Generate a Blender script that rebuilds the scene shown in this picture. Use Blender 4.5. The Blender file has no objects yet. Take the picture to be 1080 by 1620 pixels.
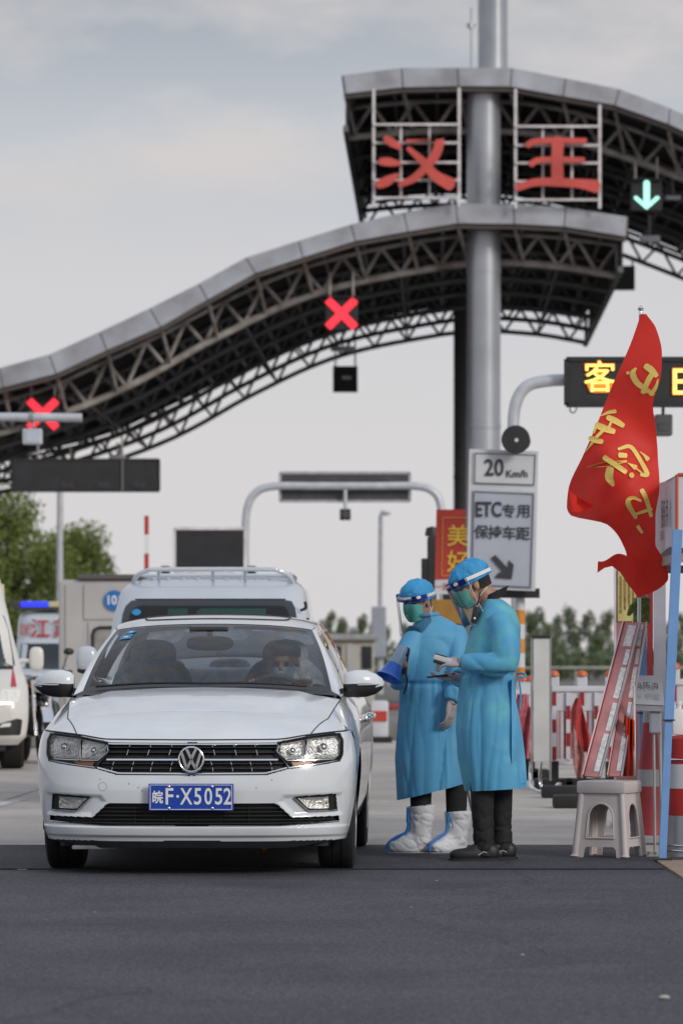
import bpy, bmesh, math, random
import numpy as np
from mathutils import Vector, Matrix, noise, geometry
random.seed(7)
R = math.radians
SC = bpy.context.scene
COL = SC.collection

# ------------------------------------------------------------------ camera
CAM_H = 1.155
FOC = 6530.0          # focal length in photo pixels (1620 px tall frame)
cam_d = bpy.data.cameras.new('camera')
cam = bpy.data.objects.new('camera', cam_d)
COL.objects.link(cam)
cam.location = (0, 0, CAM_H)
cam.rotation_euler = (R(90), 0, 0)
cam_d.sensor_fit = 'AUTO'
cam_d.sensor_width = 36.0
cam_d.lens = FOC / 1620.0 * 36.0
cam_d.shift_y = 230.0 / 1620.0
cam_d.clip_start = 0.5
cam_d.clip_end = 6000
cam_d.dof.use_dof = True
cam_d.dof.focus_distance = 22.6
cam_d.dof.aperture_fstop = 5.0
SC.camera = cam

# ------------------------------------------------------------------ world + sun
SUN_EL, SUN_AZ = 25.0, 138.0       # azimuth measured clockwise from +Y (camera direction)
W = bpy.data.worlds.new('World'); SC.world = W; W.use_nodes = True
nt = W.node_tree; nt.nodes.clear()
def N(tree, kind, **kw):
    n = tree.nodes.new(kind)
    for k, v in kw.items(): setattr(n, k, v)
    return n
wo = N(nt, 'ShaderNodeOutputWorld'); bg = N(nt, 'ShaderNodeBackground')
bg.inputs['Strength'].default_value = 0.1
sky = N(nt, 'ShaderNodeTexSky', sky_type='NISHITA', sun_disc=False)
sky.sun_elevation = R(SUN_EL); sky.sun_rotation = R(SUN_AZ); sky.air_density = 1.5; sky.dust_density = 3.0
tc = N(nt, 'ShaderNodeTexCoord'); sep = N(nt, 'ShaderNodeSeparateXYZ')
nt.links.new(tc.outputs['Generated'], sep.inputs[0])
# overcast deck: bright haze at the horizon, greyer and bluer higher up
ramp = N(nt, 'ShaderNodeValToRGB')
cr = ramp.color_ramp; cr.interpolation = 'EASE'
cr.elements[0].position = 0.0; cr.elements[0].color = (0.675, 0.655, 0.660, 1)
cr.elements[1].position = 1.0; cr.elements[1].color = (0.46, 0.55, 0.70, 1)
for p_, c_ in ((0.045, (0.668, 0.655, 0.664)), (0.085, (0.625, 0.628, 0.660)), (0.118, (0.535, 0.560, 0.610)), (0.16, (0.385, 0.415, 0.470)), (0.22, (0.40, 0.44, 0.50))):
    e = cr.elements.new(p_); e.color = (*c_, 1)
nt.links.new(sep.outputs['Z'], ramp.inputs[0])
mp = N(nt, 'ShaderNodeMapping'); mp.inputs['Scale'].default_value = (7.0, 7.0, 17.0)
mp.inputs['Location'].default_value = (0.9, 0.3, 0.35)
nt.links.new(tc.outputs['Generated'], mp.inputs[0])
cn = N(nt, 'ShaderNodeTexNoise'); cn.inputs['Scale'].default_value = 2.4; cn.inputs['Detail'].default_value = 6
cn.inputs['Roughness'].default_value = 0.52
nt.links.new(mp.outputs[0], cn.inputs['Vector'])
cr2 = N(nt, 'ShaderNodeMapRange'); cr2.inputs['From Min'].default_value = 0.40; cr2.inputs['From Max'].default_value = 0.68
nt.links.new(cn.outputs['Fac'], cr2.inputs['Value'])
elev = N(nt, 'ShaderNodeMapRange'); elev.inputs['From Min'].default_value = 0.05; elev.inputs['From Max'].default_value = 0.13
nt.links.new(sep.outputs['Z'], elev.inputs['Value'])
mul = N(nt, 'ShaderNodeMath', operation='MULTIPLY'); nt.links.new(cr2.outputs[0], mul.inputs[0]); nt.links.new(elev.outputs[0], mul.inputs[1])
mx = N(nt, 'ShaderNodeMixRGB'); mx.inputs['Color2'].default_value = (0.655, 0.615, 0.605, 1)
mul2 = N(nt, 'ShaderNodeMath', operation='MULTIPLY'); mul2.inputs[1].default_value = 0.95
nt.links.new(mul.outputs[0], mul2.inputs[0]); nt.links.new(mul2.outputs[0], mx.inputs['Fac']); nt.links.new(ramp.outputs[0], mx.inputs['Color1'])
sc10 = N(nt, 'ShaderNodeVectorMath', operation='SCALE'); sc10.inputs['Scale'].default_value = 10.0
nt.links.new(mx.outputs[0], sc10.inputs[0])
mx2 = N(nt, 'ShaderNodeMixRGB'); mx2.inputs['Fac'].default_value = 0.95
nt.links.new(sky.outputs[0], mx2.inputs['Color1']); nt.links.new(sc10.outputs[0], mx2.inputs['Color2'])
nt.links.new(mx2.outputs[0], bg.inputs['Color']); nt.links.new(bg.outputs[0], wo.inputs['Surface'])

sun_d = bpy.data.lights.new('sun', 'SUN'); sun = bpy.data.objects.new('sun', sun_d); COL.objects.link(sun)
sun_d.energy = 1.5; sun_d.angle = R(16); sun_d.color = (1.0, 0.95, 0.88)
az, el = R(SUN_AZ), R(SUN_EL)
sdir = Vector((math.sin(az)*math.cos(el), math.cos(az)*math.cos(el), math.sin(el)))
sun.rotation_euler = sdir.to_track_quat('Z', 'Y').to_euler()
sun.location = (0, 0, 30)

SC.view_settings.view_transform = 'Standard'; SC.view_settings.look = 'None'
SC.view_settings.exposure = 0.06; SC.view_settings.gamma = 1.0; SC.view_settings.use_curve_mapping = False
SC.cycles.max_bounces = 10; SC.cycles.transparent_max_bounces = 16
SC.cycles.caustics_reflective = False; SC.cycles.caustics_refractive = False
SC.cycles.use_denoising = True

# ------------------------------------------------------------------ helpers
def P(px, py, D):
    """point at distance D that the photo shows at pixel (px,py)"""
    return Vector(((px-540)*D/FOC, D, CAM_H+(1040-py)*D/FOC))
def gD(py): return FOC*CAM_H/(py-1040)
def GX(px, D): return (px-540)*D/FOC
def ZZ(py, D): return CAM_H+(1040-py)*D/FOC

MATS = {}
def mat(name, col=(.5,.5,.5), rough=.5, metal=0., coat=0., var=.0, vscale=6., bump=0., bscale=60., emit=None, estr=0.,
        spec=None, trans=0., alpha=1., col2=None, dirt=0., subs=0.):
    if name in MATS: return MATS[name]
    m = bpy.data.materials.new(name); m.use_nodes = True; t = m.node_tree
    b = t.nodes['Principled BSDF']
    b.inputs['Base Color'].default_value = (*col, 1); b.inputs['Roughness'].default_value = rough; b.inputs['Metallic'].default_value = metal
    b.inputs['Coat Weight'].default_value = coat; b.inputs['Coat Roughness'].default_value = .04
    if spec is not None: b.inputs['Specular IOR Level'].default_value = spec
    if trans: b.inputs['Transmission Weight'].default_value = trans
    if alpha < 1: b.inputs['Alpha'].default_value = alpha
    if subs: b.inputs['Subsurface Weight'].default_value = subs; b.inputs['Subsurface Radius'].default_value = (.01,.005,.003)
    if emit: b.inputs['Emission Color'].default_value = (*emit, 1); b.inputs['Emission Strength'].default_value = estr
    if var or bump or dirt:
        c = N(t, 'ShaderNodeTexCoord')
    if var:
        n = N(t, 'ShaderNodeTexNoise'); n.inputs['Scale'].default_value = vscale; n.inputs['Detail'].default_value = 5
        t.links.new(c.outputs['Object'], n.inputs['Vector'])
        r = N(t, 'ShaderNodeMapRange'); r.inputs['From Min'].default_value = .3; r.inputs['From Max'].default_value = .7
        t.links.new(n.outputs['Fac'], r.inputs['Value'])
        mxx = N(t, 'ShaderNodeMixRGB')
        c2 = col2 or tuple(x*(1-var) for x in col)
        mxx.inputs['Color1'].default_value = (*c2, 1); mxx.inputs['Color2'].default_value = (*[min(1, x*(1+var*.5)) for x in col], 1)
        t.links.new(r.outputs[0], mxx.inputs['Fac']); t.links.new(mxx.outputs[0], b.inputs['Base Color'])
        rr = N(t, 'ShaderNodeMapRange'); rr.inputs['To Min'].default_value = max(0, rough-.12*min(1,var*3)); rr.inputs['To Max'].default_value = min(1, rough+.12*min(1,var*3))
        t.links.new(n.outputs['Fac'], rr.inputs['Value']); t.links.new(rr.outputs[0], b.inputs['Roughness'])
    if bump:
        n2 = N(t, 'ShaderNodeTexNoise'); n2.inputs['Scale'].default_value = bscale; n2.inputs['Detail'].default_value = 4
        t.links.new(c.outputs['Object'], n2.inputs['Vector'])
        bp = N(t, 'ShaderNodeBump'); bp.inputs['Strength'].default_value = bump; bp.inputs['Distance'].default_value = .02
        t.links.new(n2.outputs['Fac'], bp.inputs['Height']); t.links.new(bp.outputs[0], b.inputs['Normal'])
    MATS[name] = m
    return m

def glassmat(name, tint=(.8,.85,.85), ior=1.5, rough=.0, gain=1.0):
    """thin pane: tinted transparency plus a fresnel reflection"""
    if name in MATS: return MATS[name]
    m = bpy.data.materials.new(name); m.use_nodes = True; t = m.node_tree; t.nodes.clear()
    o = N(t, 'ShaderNodeOutputMaterial'); mixs = N(t, 'ShaderNodeMixShader'); tr = N(t, 'ShaderNodeBsdfTransparent'); gl = N(t, 'ShaderNodeBsdfGlossy')
    fr = N(t, 'ShaderNodeFresnel'); fr.inputs['IOR'].default_value = ior
    mm = N(t, 'ShaderNodeMath', operation='MULTIPLY'); mm.inputs[1].default_value = gain; mm.use_clamp = True
    tr.inputs['Color'].default_value = (*tint, 1); gl.inputs['Roughness'].default_value = rough
    t.links.new(fr.outputs[0], mm.inputs[0]); t.links.new(mm.outputs[0], mixs.inputs[0])
    t.links.new(tr.outputs[0], mixs.inputs[1]); t.links.new(gl.outputs[0], mixs.inputs[2]); t.links.new(mixs.outputs[0], o.inputs['Surface'])
    MATS[name] = m
    return m

def tag(o, label=None, cat=None, group=None, kind=None):
    if label: o['label'] = label
    if cat: o['category'] = cat
    if group: o['group'] = group
    if kind: o['kind'] = kind
    return o
def thing(name, loc, label, cat, group=None, rotz=0.):
    o = bpy.data.objects.new(name, None); COL.objects.link(o)
    o.location = loc; o.rotation_euler = (0, 0, rotz); o.empty_display_size = .2
    return tag(o, label, cat, group)
def root_loc(p):
    v = Vector((0,0,0))
    while p is not None: v += Vector(p.location); p = p.parent
    return v
def link(name, mesh, parent=None, loc=(0,0,0)):
    o = bpy.data.objects.new(name, mesh); COL.objects.link(o); o.parent = parent; o.location = loc
    return o
def copy_tree(o, parent=None):
    c = o.copy(); COL.objects.link(c); c.parent = parent
    for ch in list(o.children): copy_tree(ch, c)
    return c

def resample(pts, n, closed=False):
    pts = [Vector(p) for p in pts]
    if closed: pts = pts+[pts[0]]
    L = [0.]
    for a, b in zip(pts, pts[1:]): L.append(L[-1]+(b-a).length)
    out = []
    m = n if closed else n-1
    j = 0
    for i in range(n):
        s = L[-1]*i/m
        while j < len(L)-2 and L[j+1] < s: j += 1
        d = L[j+1]-L[j]
        out.append(pts[j].lerp(pts[j+1], 0 if d == 0 else (s-L[j])/d))
    return out
def smooth_path(pts, n=8):
    """Catmull-Rom through the points"""
    pts = [Vector(p) for p in pts]; q = [pts[0]*2-pts[1]]+pts+[pts[-1]*2-pts[-2]]
    out = []
    for i in range(1, len(q)-2):
        for k in range(n):
            t = k/n; a, b, c, d = q[i-1], q[i], q[i+1], q[i+2]
            out.append(.5*((2*b)+(c-a)*t+(2*a-5*b+4*c-d)*t*t+(3*b-a-3*c+d)*t**3))
    out.append(pts[-1])
    return out
def pch(xs, ys):
    """monotone cubic interpolation"""
    xs = np.array(xs, float); ys = np.array(ys, float); h = np.diff(xs); d = np.diff(ys)/h
    m = np.zeros(len(xs)); m[0] = d[0]; m[-1] = d[-1]
    for i in range(1, len(xs)-1):
        if d[i-1]*d[i] > 0:
            w1 = 2*h[i]+h[i-1]; w2 = h[i]+2*h[i-1]; m[i] = (w1+w2)/(w1/d[i-1]+w2/d[i])
    def f(x):
        x = min(max(x, xs[0]), xs[-1]); i = int(min(np.searchsorted(xs, x, 'right')-1, len(xs)-2)); i = max(i, 0)
        t = (x-xs[i])/h[i]
        return float(ys[i]*(1+2*t)*(1-t)**2+m[i]*h[i]*t*(1-t)**2+ys[i+1]*t*t*(3-2*t)+m[i+1]*h[i]*t*t*(t-1))
    return f
def sstep(a, b, x):
    t = min(max((x-a)/(b-a), 0), 1); return t*t*(3-2*t)
def inpoly(x, y, poly):
    c = False; j = len(poly)-1
    for i in range(len(poly)):
        xi, yi = poly[i][0], poly[i][1]; xj, yj = poly[j][0], poly[j][1]
        if (yi > y) != (yj > y) and x < (xj-xi)*(y-yi)/(yj-yi)+xi: c = not c
        j = i
    return c
def sdpoly(x, y, poly):
    """signed distance, negative inside"""
    d = 1e9; j = len(poly)-1
    for i in range(len(poly)):
        ax, ay = poly[j][0], poly[j][1]; bx, by = poly[i][0], poly[i][1]
        ex, ey = bx-ax, by-ay; wx, wy = x-ax, y-ay
        L = ex*ex+ey*ey
        t = min(max((wx*ex+wy*ey)/L if L else 0, 0), 1)
        d = min(d, math.hypot(wx-ex*t, wy-ey*t)); j = i
    return -d if inpoly(x, y, poly) else d

class MB:
    """collects shapes, then links them as ONE mesh object"""
    def __init__(s): s.v = []; s.f = []; s.m = []; s.mi = 0
    def add(s, vs, fs):
        o = len(s.v); s.v += [tuple(v) for v in vs]; s.f += [tuple(i+o for i in f) for f in fs]; s.m += [s.mi]*len(fs)
        return s
    def box(s, c, size, M=None, bev=0.):
        hx, hy, hz = size[0]/2, size[1]/2, size[2]/2; c = Vector(c)
        if bev > 0:
            b = min(bev, hx*.49, hy*.49, hz*.49); vs = []; idx = {}
            bm = bmesh.new(); bmesh.ops.create_cube(bm, size=1.)
            for v in bm.verts: v.co = Vector((v.co.x*hx*2, v.co.y*hy*2, v.co.z*hz*2))
            bmesh.ops.bevel(bm, geom=bm.edges[:], offset=b, segments=2, affect='EDGES', profile=.6)
            bm.verts.ensure_lookup_table()
            vs = [v.co.copy() for v in bm.verts]; fs = [tuple(v.index for v in f.verts) for f in bm.faces]; bm.free()
        else:
            vs = [Vector((x*hx, y*hy, z*hz)) for x in (-1,1) for y in (-1,1) for z in (-1,1)]
            fs = [(0,1,3,2),(4,6,7,5),(0,4,5,1),(2,3,7,6),(0,2,6,4),(1,5,7,3)]
        if M is not None: vs = [M @ v for v in vs]
        return s.add([v+c for v in vs], fs)
    def bar(s, a, b, w, h=None, up=(0,0,1)):
        a = Vector(a); b = Vector(b); d = b-a; L = d.length; d.normalize(); up = Vector(up)
        if abs(d.dot(up)) > .98: up = Vector((1,0,0))
        x = d.cross(up).normalized(); z = x.cross(d)
        M = Matrix((x, d, z)).transposed()
        return s.box((a+b)/2, (w, L, h or w), M)
    def tube(s, path, r, seg=10, cap=True, sy=1., closed=False):
        path = [Vector(p) for p in path]; n = len(path)
        rs = r if isinstance(r, (list, tuple)) else [r]*n
        if len(rs) != n:
            k = len(rs); rs = [rs[int(min(i*(k-1)/(n-1), k-1))]*(1-((i*(k-1)/(n-1))%1))+rs[min(int(i*(k-1)/(n-1))+1, k-1)]*((i*(k-1)/(n-1))%1) for i in range(n)]
        vs = []; prev = None
        for i in range(n):
            if closed: t = path[(i+1) % n]-path[i-1]
            else: t = path[min(i+1, n-1)]-path[max(i-1, 0)]
            t.normalize()
            if prev is None:
                u = Vector((0,0,1)) if abs(t.z) < .9 else Vector((1,0,0)); x = t.cross(u).normalized()
            else:
                x = (prev-t*prev.dot(t)).normalized()
            prev = x; y = t.cross(x)
            for k in range(seg):
                a = 2*math.pi*k/seg; vs.append(path[i]+x*math.cos(a)*rs[i]+y*math.sin(a)*rs[i]*sy)
        fs = []
        for i in range(n if closed else n-1):
            for k in range(seg):
                i2 = (i+1) % n
                fs.append((i*seg+k, i*seg+(k+1) % seg, i2*seg+(k+1) % seg, i2*seg+k))
        if cap and not closed: fs += [tuple(range(seg))[::-1], tuple((n-1)*seg+k for k in range(seg))]
        return s.add(vs, fs)
    def lathe(s, prof, c=(0,0,0), axis='Z', seg=24, M=None):
        vs = []; fs = []; n = len(prof); c = Vector(c)
        for r, h in prof:
            for k in range(seg):
                a = 2*math.pi*k/seg; p = Vector((r*math.cos(a), r*math.sin(a), h))
                if axis == 'Y': p = Vector((p.x, p.z, p.y))
                if axis == 'X': p = Vector((p.z, p.x, p.y))
                if M is not None: p = M @ p
                vs.append(p+c)
        for i in range(n-1):
            for k in range(seg): fs.append((i*seg+k, i*seg+(k+1) % seg, (i+1)*seg+(k+1) % seg, (i+1)*seg+k))
        if prof[0][0] > 1e-6: fs.append(tuple(range(seg))[::-1])
        if prof[-1][0] > 1e-6: fs.append(tuple((n-1)*seg+k for k in range(seg)))
        return s.add(vs, fs)
    def ell(s, c, r, M=None, seg=20, rings=12, p=2.):
        vs = []; fs = []; c = Vector(c)
        sg = lambda v, e: math.copysign(abs(v)**e, v)
        e = 2./p
        for i in range(rings+1):
            th = -math.pi/2+math.pi*i/rings
            for k in range(seg):
                a = 2*math.pi*k/seg
                v = Vector((sg(math.cos(th), e)*sg(math.cos(a), e)*r[0], sg(math.cos(th), e)*sg(math.sin(a), e)*r[1], sg(math.sin(th), e)*r[2]))
                if M is not None: v = M @ v
                vs.append(v+c)
        for i in range(rings):
            for k in range(seg): fs.append((i*seg+k, i*seg+(k+1) % seg, (i+1)*seg+(k+1) % seg, (i+1)*seg+k))
        return s.add(vs, fs)
    def prism(s, poly, map0, map1):
        """poly: 2-D outline; map0/map1 turn a 2-D point into the back / front 3-D point"""
        n = len(poly); tri = geometry.tessellate_polygon([[Vector((p[0], p[1], 0)) for p in poly]])
        vs = [map0(*p[:2]) for p in poly]+[map1(*p[:2]) for p in poly]
        fs = [tuple(t) for t in tri]+[tuple(i+n for i in t)[::-1] for t in tri]
        fs += [(i, (i+1) % n, n+(i+1) % n, n+i) for i in range(n)]
        return s.add(vs, fs)
    def grid(s, fn, nu, nv, closeu=False, skip=None):
        vs = [fn(i/(nu if closeu else nu-1), j/(nv-1)) for j in range(nv) for i in range(nu)]
        fs = []
        for j in range(nv-1):
            for i in range(nu if closeu else nu-1):
                f = (j*nu+i, j*nu+(i+1) % nu, (j+1)*nu+(i+1) % nu, (j+1)*nu+i)
                if skip and skip(sum((Vector(vs[q]) for q in f), Vector())/4): continue
                fs.append(f)
        return s.add(vs, fs)
    def mesh(s, name, mats, off=(0,0,0), smooth=False, sharp=None, fixn=True, weld=True):
        me = bpy.data.meshes.new(name)
        ox, oy, oz = off
        me.from_pydata([(a-ox, b-oy, c-oz) for a, b, c in s.v], [], s.f)
        for m in (mats if isinstance(mats, (list, tuple)) else [mats]): me.materials.append(m)
        me.polygons.foreach_set('material_index', s.m)
        if fixn or weld:
            bm = bmesh.new(); bm.from_mesh(me)
            if weld: bmesh.ops.remove_doubles(bm, verts=bm.verts, dist=1e-5)
            if fixn: bmesh.ops.recalc_face_normals(bm, faces=bm.faces)
            bm.to_mesh(me); bm.free()
        if smooth:
            me.polygons.foreach_set('use_smooth', [True]*len(me.polygons))
            me.set_sharp_from_angle(angle=R(sharp if sharp else 35))
        me.update()
        return me
    def build(s, name, mats, parent=None, world=True, smooth=False, sharp=None, origin=None, **kw):
        """world=True: vertices are world points and the parent chain only moves (no rotation)"""
        if parent is not None:
            off = root_loc(parent) if world else (0,0,0)
            return link(name, s.mesh(name, mats, off, smooth, sharp, **kw), parent)
        origin = origin or (0,0,0)
        return link(name, s.mesh(name, mats, origin, smooth, sharp, **kw), None, origin)

def brush(strokes, seg=6):
    """brush strokes [(x,y,w)...] -> list of 2-D outlines with round ends"""
    out = []
    for st in strokes:
        if len(st) == 1:
            x, y, w = st[0]; out.append([(x+w/2*math.cos(2*math.pi*k/10), y+w/2*math.sin(2*math.pi*k/10)) for k in range(10)]); continue
        pts = smooth_path([Vector((x, y, w)) for x, y, w in st], seg) if len(st) > 2 else resample([Vector(p) for p in st], seg)
        Lf, Rt = [], []
        for i, p in enumerate(pts):
            t = pts[min(i+1, len(pts)-1)]-pts[max(i-1, 0)]; t.z = 0; t.normalize(); n = Vector((-t.y, t.x, 0)); w = max(p.z, .5)/2
            if i == 0:
                for k in range(4, 0, -1):
                    a = math.pi/2*k/4; Lf.append((p.x+n.x*w*math.cos(a)-t.x*w*.6*math.sin(a), p.y+n.y*w*math.cos(a)-t.y*w*.6*math.sin(a)))
                    if k < 4: Rt.append((p.x-n.x*w*math.cos(a)-t.x*w*.6*math.sin(a), p.y-n.y*w*math.cos(a)-t.y*w*.6*math.sin(a)))
            Lf.append((p.x+n.x*w, p.y+n.y*w)); Rt.append((p.x-n.x*w, p.y-n.y*w))
            if i == len(pts)-1:
                for k in range(1, 5):
                    a = math.pi/2*k/4; Lf.append((p.x+n.x*w*math.cos(a)+t.x*w*.6*math.sin(a), p.y+n.y*w*math.cos(a)+t.y*w*.6*math.sin(a)))
                    if k < 4: Rt.append((p.x-n.x*w*math.cos(a)+t.x*w*.6*math.sin(a), p.y-n.y*w*math.cos(a)+t.y*w*.6*math.sin(a)))
        out.append(Lf+Rt[::-1])
    return out

_fontcache = {}
def text_mesh(txt, size=1., fat=0., depth=.0, align='CENTER', spacing=1., xs=1.):
    """lettering as flat mesh in XZ, centred, facing -Y"""
    cu = bpy.data.curves.new('lettering', 'FONT'); cu.body = txt; cu.size = size; cu.align_x = align; cu.align_y = 'CENTER'
    cu.extrude = depth; cu.offset = fat; cu.space_character = spacing; cu.resolution_u = 3
    o = bpy.data.objects.new('tmp_lettering', cu); COL.objects.link(o)
    bpy.context.view_layer.update()
    me = bpy.data.meshes.new_from_object(o.evaluated_get(bpy.context.evaluated_depsgraph_get()))
    bpy.data.objects.remove(o); bpy.data.curves.remove(cu)
    me.transform(Matrix(((xs,0,0,0),(0,0,-1,0),(0,1,0,0),(0,0,0,1))))
    return me
def lettering(name, txt, pos, size, m, parent=None, rot=None, world=True, **kw):
    me = text_mesh(txt, size, **kw); me.name = name
    if rot is not None: me.transform(rot.to_4x4())
    off = root_loc(parent) if (parent is not None and world) else Vector((0,0,0))
    me.transform(Matrix.Translation(Vector(pos)-off))
    me.materials.clear(); me.materials.append(m)
    return link(name, me, parent)
# ------------------------------------------------------------------ ground
def asphalt_mat(nm, lo, hi):
    # asphalt: dark, with aggregate, stains and fine cracks
    m = bpy.data.materials.new(nm); m.use_nodes = True; t = m.node_tree; b = t.nodes['Principled BSDF']
    c = N(t, 'ShaderNodeTexCoord')
    n1 = N(t, 'ShaderNodeTexNoise'); n1.inputs['Scale'].default_value = 1.1; n1.inputs['Detail'].default_value = 6; n1.inputs['Roughness'].default_value = .6
    n2 = N(t, 'ShaderNodeTexNoise'); n2.inputs['Scale'].default_value = 70; n2.inputs['Detail'].default_value = 3
    v = N(t, 'ShaderNodeTexVoronoi'); v.inputs['Scale'].default_value = 95
    for q in (n1, n2, v): t.links.new(c.outputs['Object'], q.inputs['Vector'])
    r1 = N(t, 'ShaderNodeMapRange'); r1.inputs['From Min'].default_value = .3; r1.inputs['From Max'].default_value = .7; r1.inputs['To Min'].default_value = lo; r1.inputs['To Max'].default_value = hi
    r2 = N(t, 'ShaderNodeMapRange'); r2.inputs['From Min'].default_value = .35; r2.inputs['From Max'].default_value = .7; r2.inputs['To Min'].default_value = .35; r2.inputs['To Max'].default_value = 1.75
    t.links.new(n1.outputs['Fac'], r1.inputs['Value']); t.links.new(n2.outputs['Fac'], r2.inputs['Value'])
    mu = N(t, 'ShaderNodeMath', operation='MULTIPLY'); t.links.new(r1.outputs[0], mu.inputs[0]); t.links.new(r2.outputs[0], mu.inputs[1])
    cb = N(t, 'ShaderNodeCombineColor')
    s1 = N(t, 'ShaderNodeMath', operation='MULTIPLY'); s1.inputs[1].default_value = 1.20
    # wandering cracks and a few oil stains
    vc = N(t, 'ShaderNodeTexVoronoi', feature='DISTANCE_TO_EDGE'); vc.inputs['Scale'].default_value = .42; nd = N(t, 'ShaderNodeTexNoise'); nd.inputs['Scale'].default_value = 2.5; nd.inputs['Detail'].default_value = 6
    dm = N(t, 'ShaderNodeMixRGB'); dm.inputs['Fac'].default_value = .22; t.links.new(c.outputs['Object'], nd.inputs['Vector']); t.links.new(c.outputs['Object'], dm.inputs['Color1']); t.links.new(nd.outputs['Color'], dm.inputs['Color2']); t.links.new(dm.outputs[0], vc.inputs['Vector'])
    rc = N(t, 'ShaderNodeMapRange'); rc.inputs['From Max'].default_value = .006; rc.inputs['To Min'].default_value = .62; t.links.new(vc.outputs['Distance'], rc.inputs['Value'])
    no = N(t, 'ShaderNodeTexNoise'); no.inputs['Scale'].default_value = .75; no.inputs['Detail'].default_value = 2; t.links.new(c.outputs['Object'], no.inputs['Vector'])
    ro = N(t, 'ShaderNodeMapRange'); ro.inputs['From Min'].default_value = .60; ro.inputs['From Max'].default_value = .70; ro.inputs['To Min'].default_value = 1.; ro.inputs['To Max'].default_value = .72; t.links.new(no.outputs['Fac'], ro.inputs['Value'])
    k1 = N(t, 'ShaderNodeMath', operation='MULTIPLY'); t.links.new(mu.outputs[0], k1.inputs[0]); t.links.new(rc.outputs[0], k1.inputs[1])
    k2 = N(t, 'ShaderNodeMath', operation='MULTIPLY'); t.links.new(k1.outputs[0], k2.inputs[0]); t.links.new(ro.outputs[0], k2.inputs[1]); mu = k2
    t.links.new(mu.outputs[0], s1.inputs[0])
    t.links.new(mu.outputs[0], cb.inputs[0]); t.links.new(mu.outputs[0], cb.inputs[1]); t.links.new(s1.outputs[0], cb.inputs[2])
    t.links.new(cb.outputs[0], b.inputs['Base Color']); b.inputs['Roughness'].default_value = .82
    bp = N(t, 'ShaderNodeBump'); bp.inputs['Strength'].default_value = .9; bp.inputs['Distance'].default_value = .006
    ad = N(t, 'ShaderNodeMath', operation='ADD'); t.links.new(v.outputs['Distance'], ad.inputs[0]); t.links.new(n2.outputs['Fac'], ad.inputs[1])
    t.links.new(ad.outputs[0], bp.inputs['Height']); t.links.new(bp.outputs[0], b.inputs['Normal'])
    MATS[nm] = m
asphalt_mat('asphalt', .054, .086); asphalt_mat('asphalt_old', .040, .064)
def ground_mats():
    # concrete: light warm grey, stained, tyre-darkened lanes
    m = bpy.data.materials.new('concrete'); m.use_nodes = True; t = m.node_tree; b = t.nodes['Principled BSDF']
    c = N(t, 'ShaderNodeTexCoord'); oi = N(t, 'ShaderNodeObjectInfo'); ad = N(t, 'ShaderNodeVectorMath', operation='ADD')
    t.links.new(c.outputs['Object'], ad.inputs[0]); t.links.new(oi.outputs['Location'], ad.inputs[1])
    n1 = N(t, 'ShaderNodeTexNoise'); n1.inputs['Scale'].default_value = .8; n1.inputs['Detail'].default_value = 8; n1.inputs['Roughness'].default_value = .65
    n2 = N(t, 'ShaderNodeTexNoise'); n2.inputs['Scale'].default_value = 18; n2.inputs['Detail'].default_value = 4
    t.links.new(ad.outputs[0], n1.inputs['Vector']); t.links.new(ad.outputs[0], n2.inputs['Vector'])
    rp = N(t, 'ShaderNodeValToRGB'); rp.color_ramp.elements[0].position = .3; rp.color_ramp.elements[0].color = (.38,.345,.315,1)
    rp.color_ramp.elements[1].position = .68; rp.color_ramp.elements[1].color = (.58,.535,.495,1)
    t.links.new(n1.outputs['Fac'], rp.inputs[0])
    mm = N(t, 'ShaderNodeMixRGB', blend_type='MULTIPLY'); mm.inputs['Fac'].default_value = .3
    r3 = N(t, 'ShaderNodeValToRGB'); r3.color_ramp.elements[0].color = (.55,.55,.55,1); r3.color_ramp.elements[0].position = .3; r3.color_ramp.elements[1].position = .6
    t.links.new(n2.outputs['Fac'], r3.inputs[0]); t.links.new(rp.outputs[0], mm.inputs['Color1']); t.links.new(r3.outputs[0], mm.inputs['Color2'])
    mr = N(t, 'ShaderNodeMixRGB', blend_type='MULTIPLY'); mr.inputs['Fac'].default_value = .14
    cbr = N(t, 'ShaderNodeCombineColor'); [t.links.new(oi.outputs['Random'], cbr.inputs[k]) for k in range(3)]
    t.links.new(mm.outputs[0], mr.inputs['Color1']); t.links.new(cbr.outputs[0], mr.inputs['Color2'])
    t.links.new(mr.outputs[0], b.inputs['Base Color']); b.inputs['Roughness'].default_value = .8
    bp = N(t, 'ShaderNodeBump'); bp.inputs['Strength'].default_value = .3; bp.inputs['Distance'].default_value = .01
    t.links.new(n2.outputs['Fac'], bp.inputs['Height']); t.links.new(bp.outputs[0], b.inputs['Normal'])
    MATS['concrete'] = m
ground_mats()
mat('far_ground', (.16,.15,.135), .9, var=.4, vscale=.15)
mat('tar', (.018,.018,.02), .7)
mat('road_paint', (.55,.55,.53), .7, var=.5, vscale=9, bump=.2)
mat('tan_paving', (.36,.26,.19), .85, var=.3, vscale=5, bump=.4)

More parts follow.
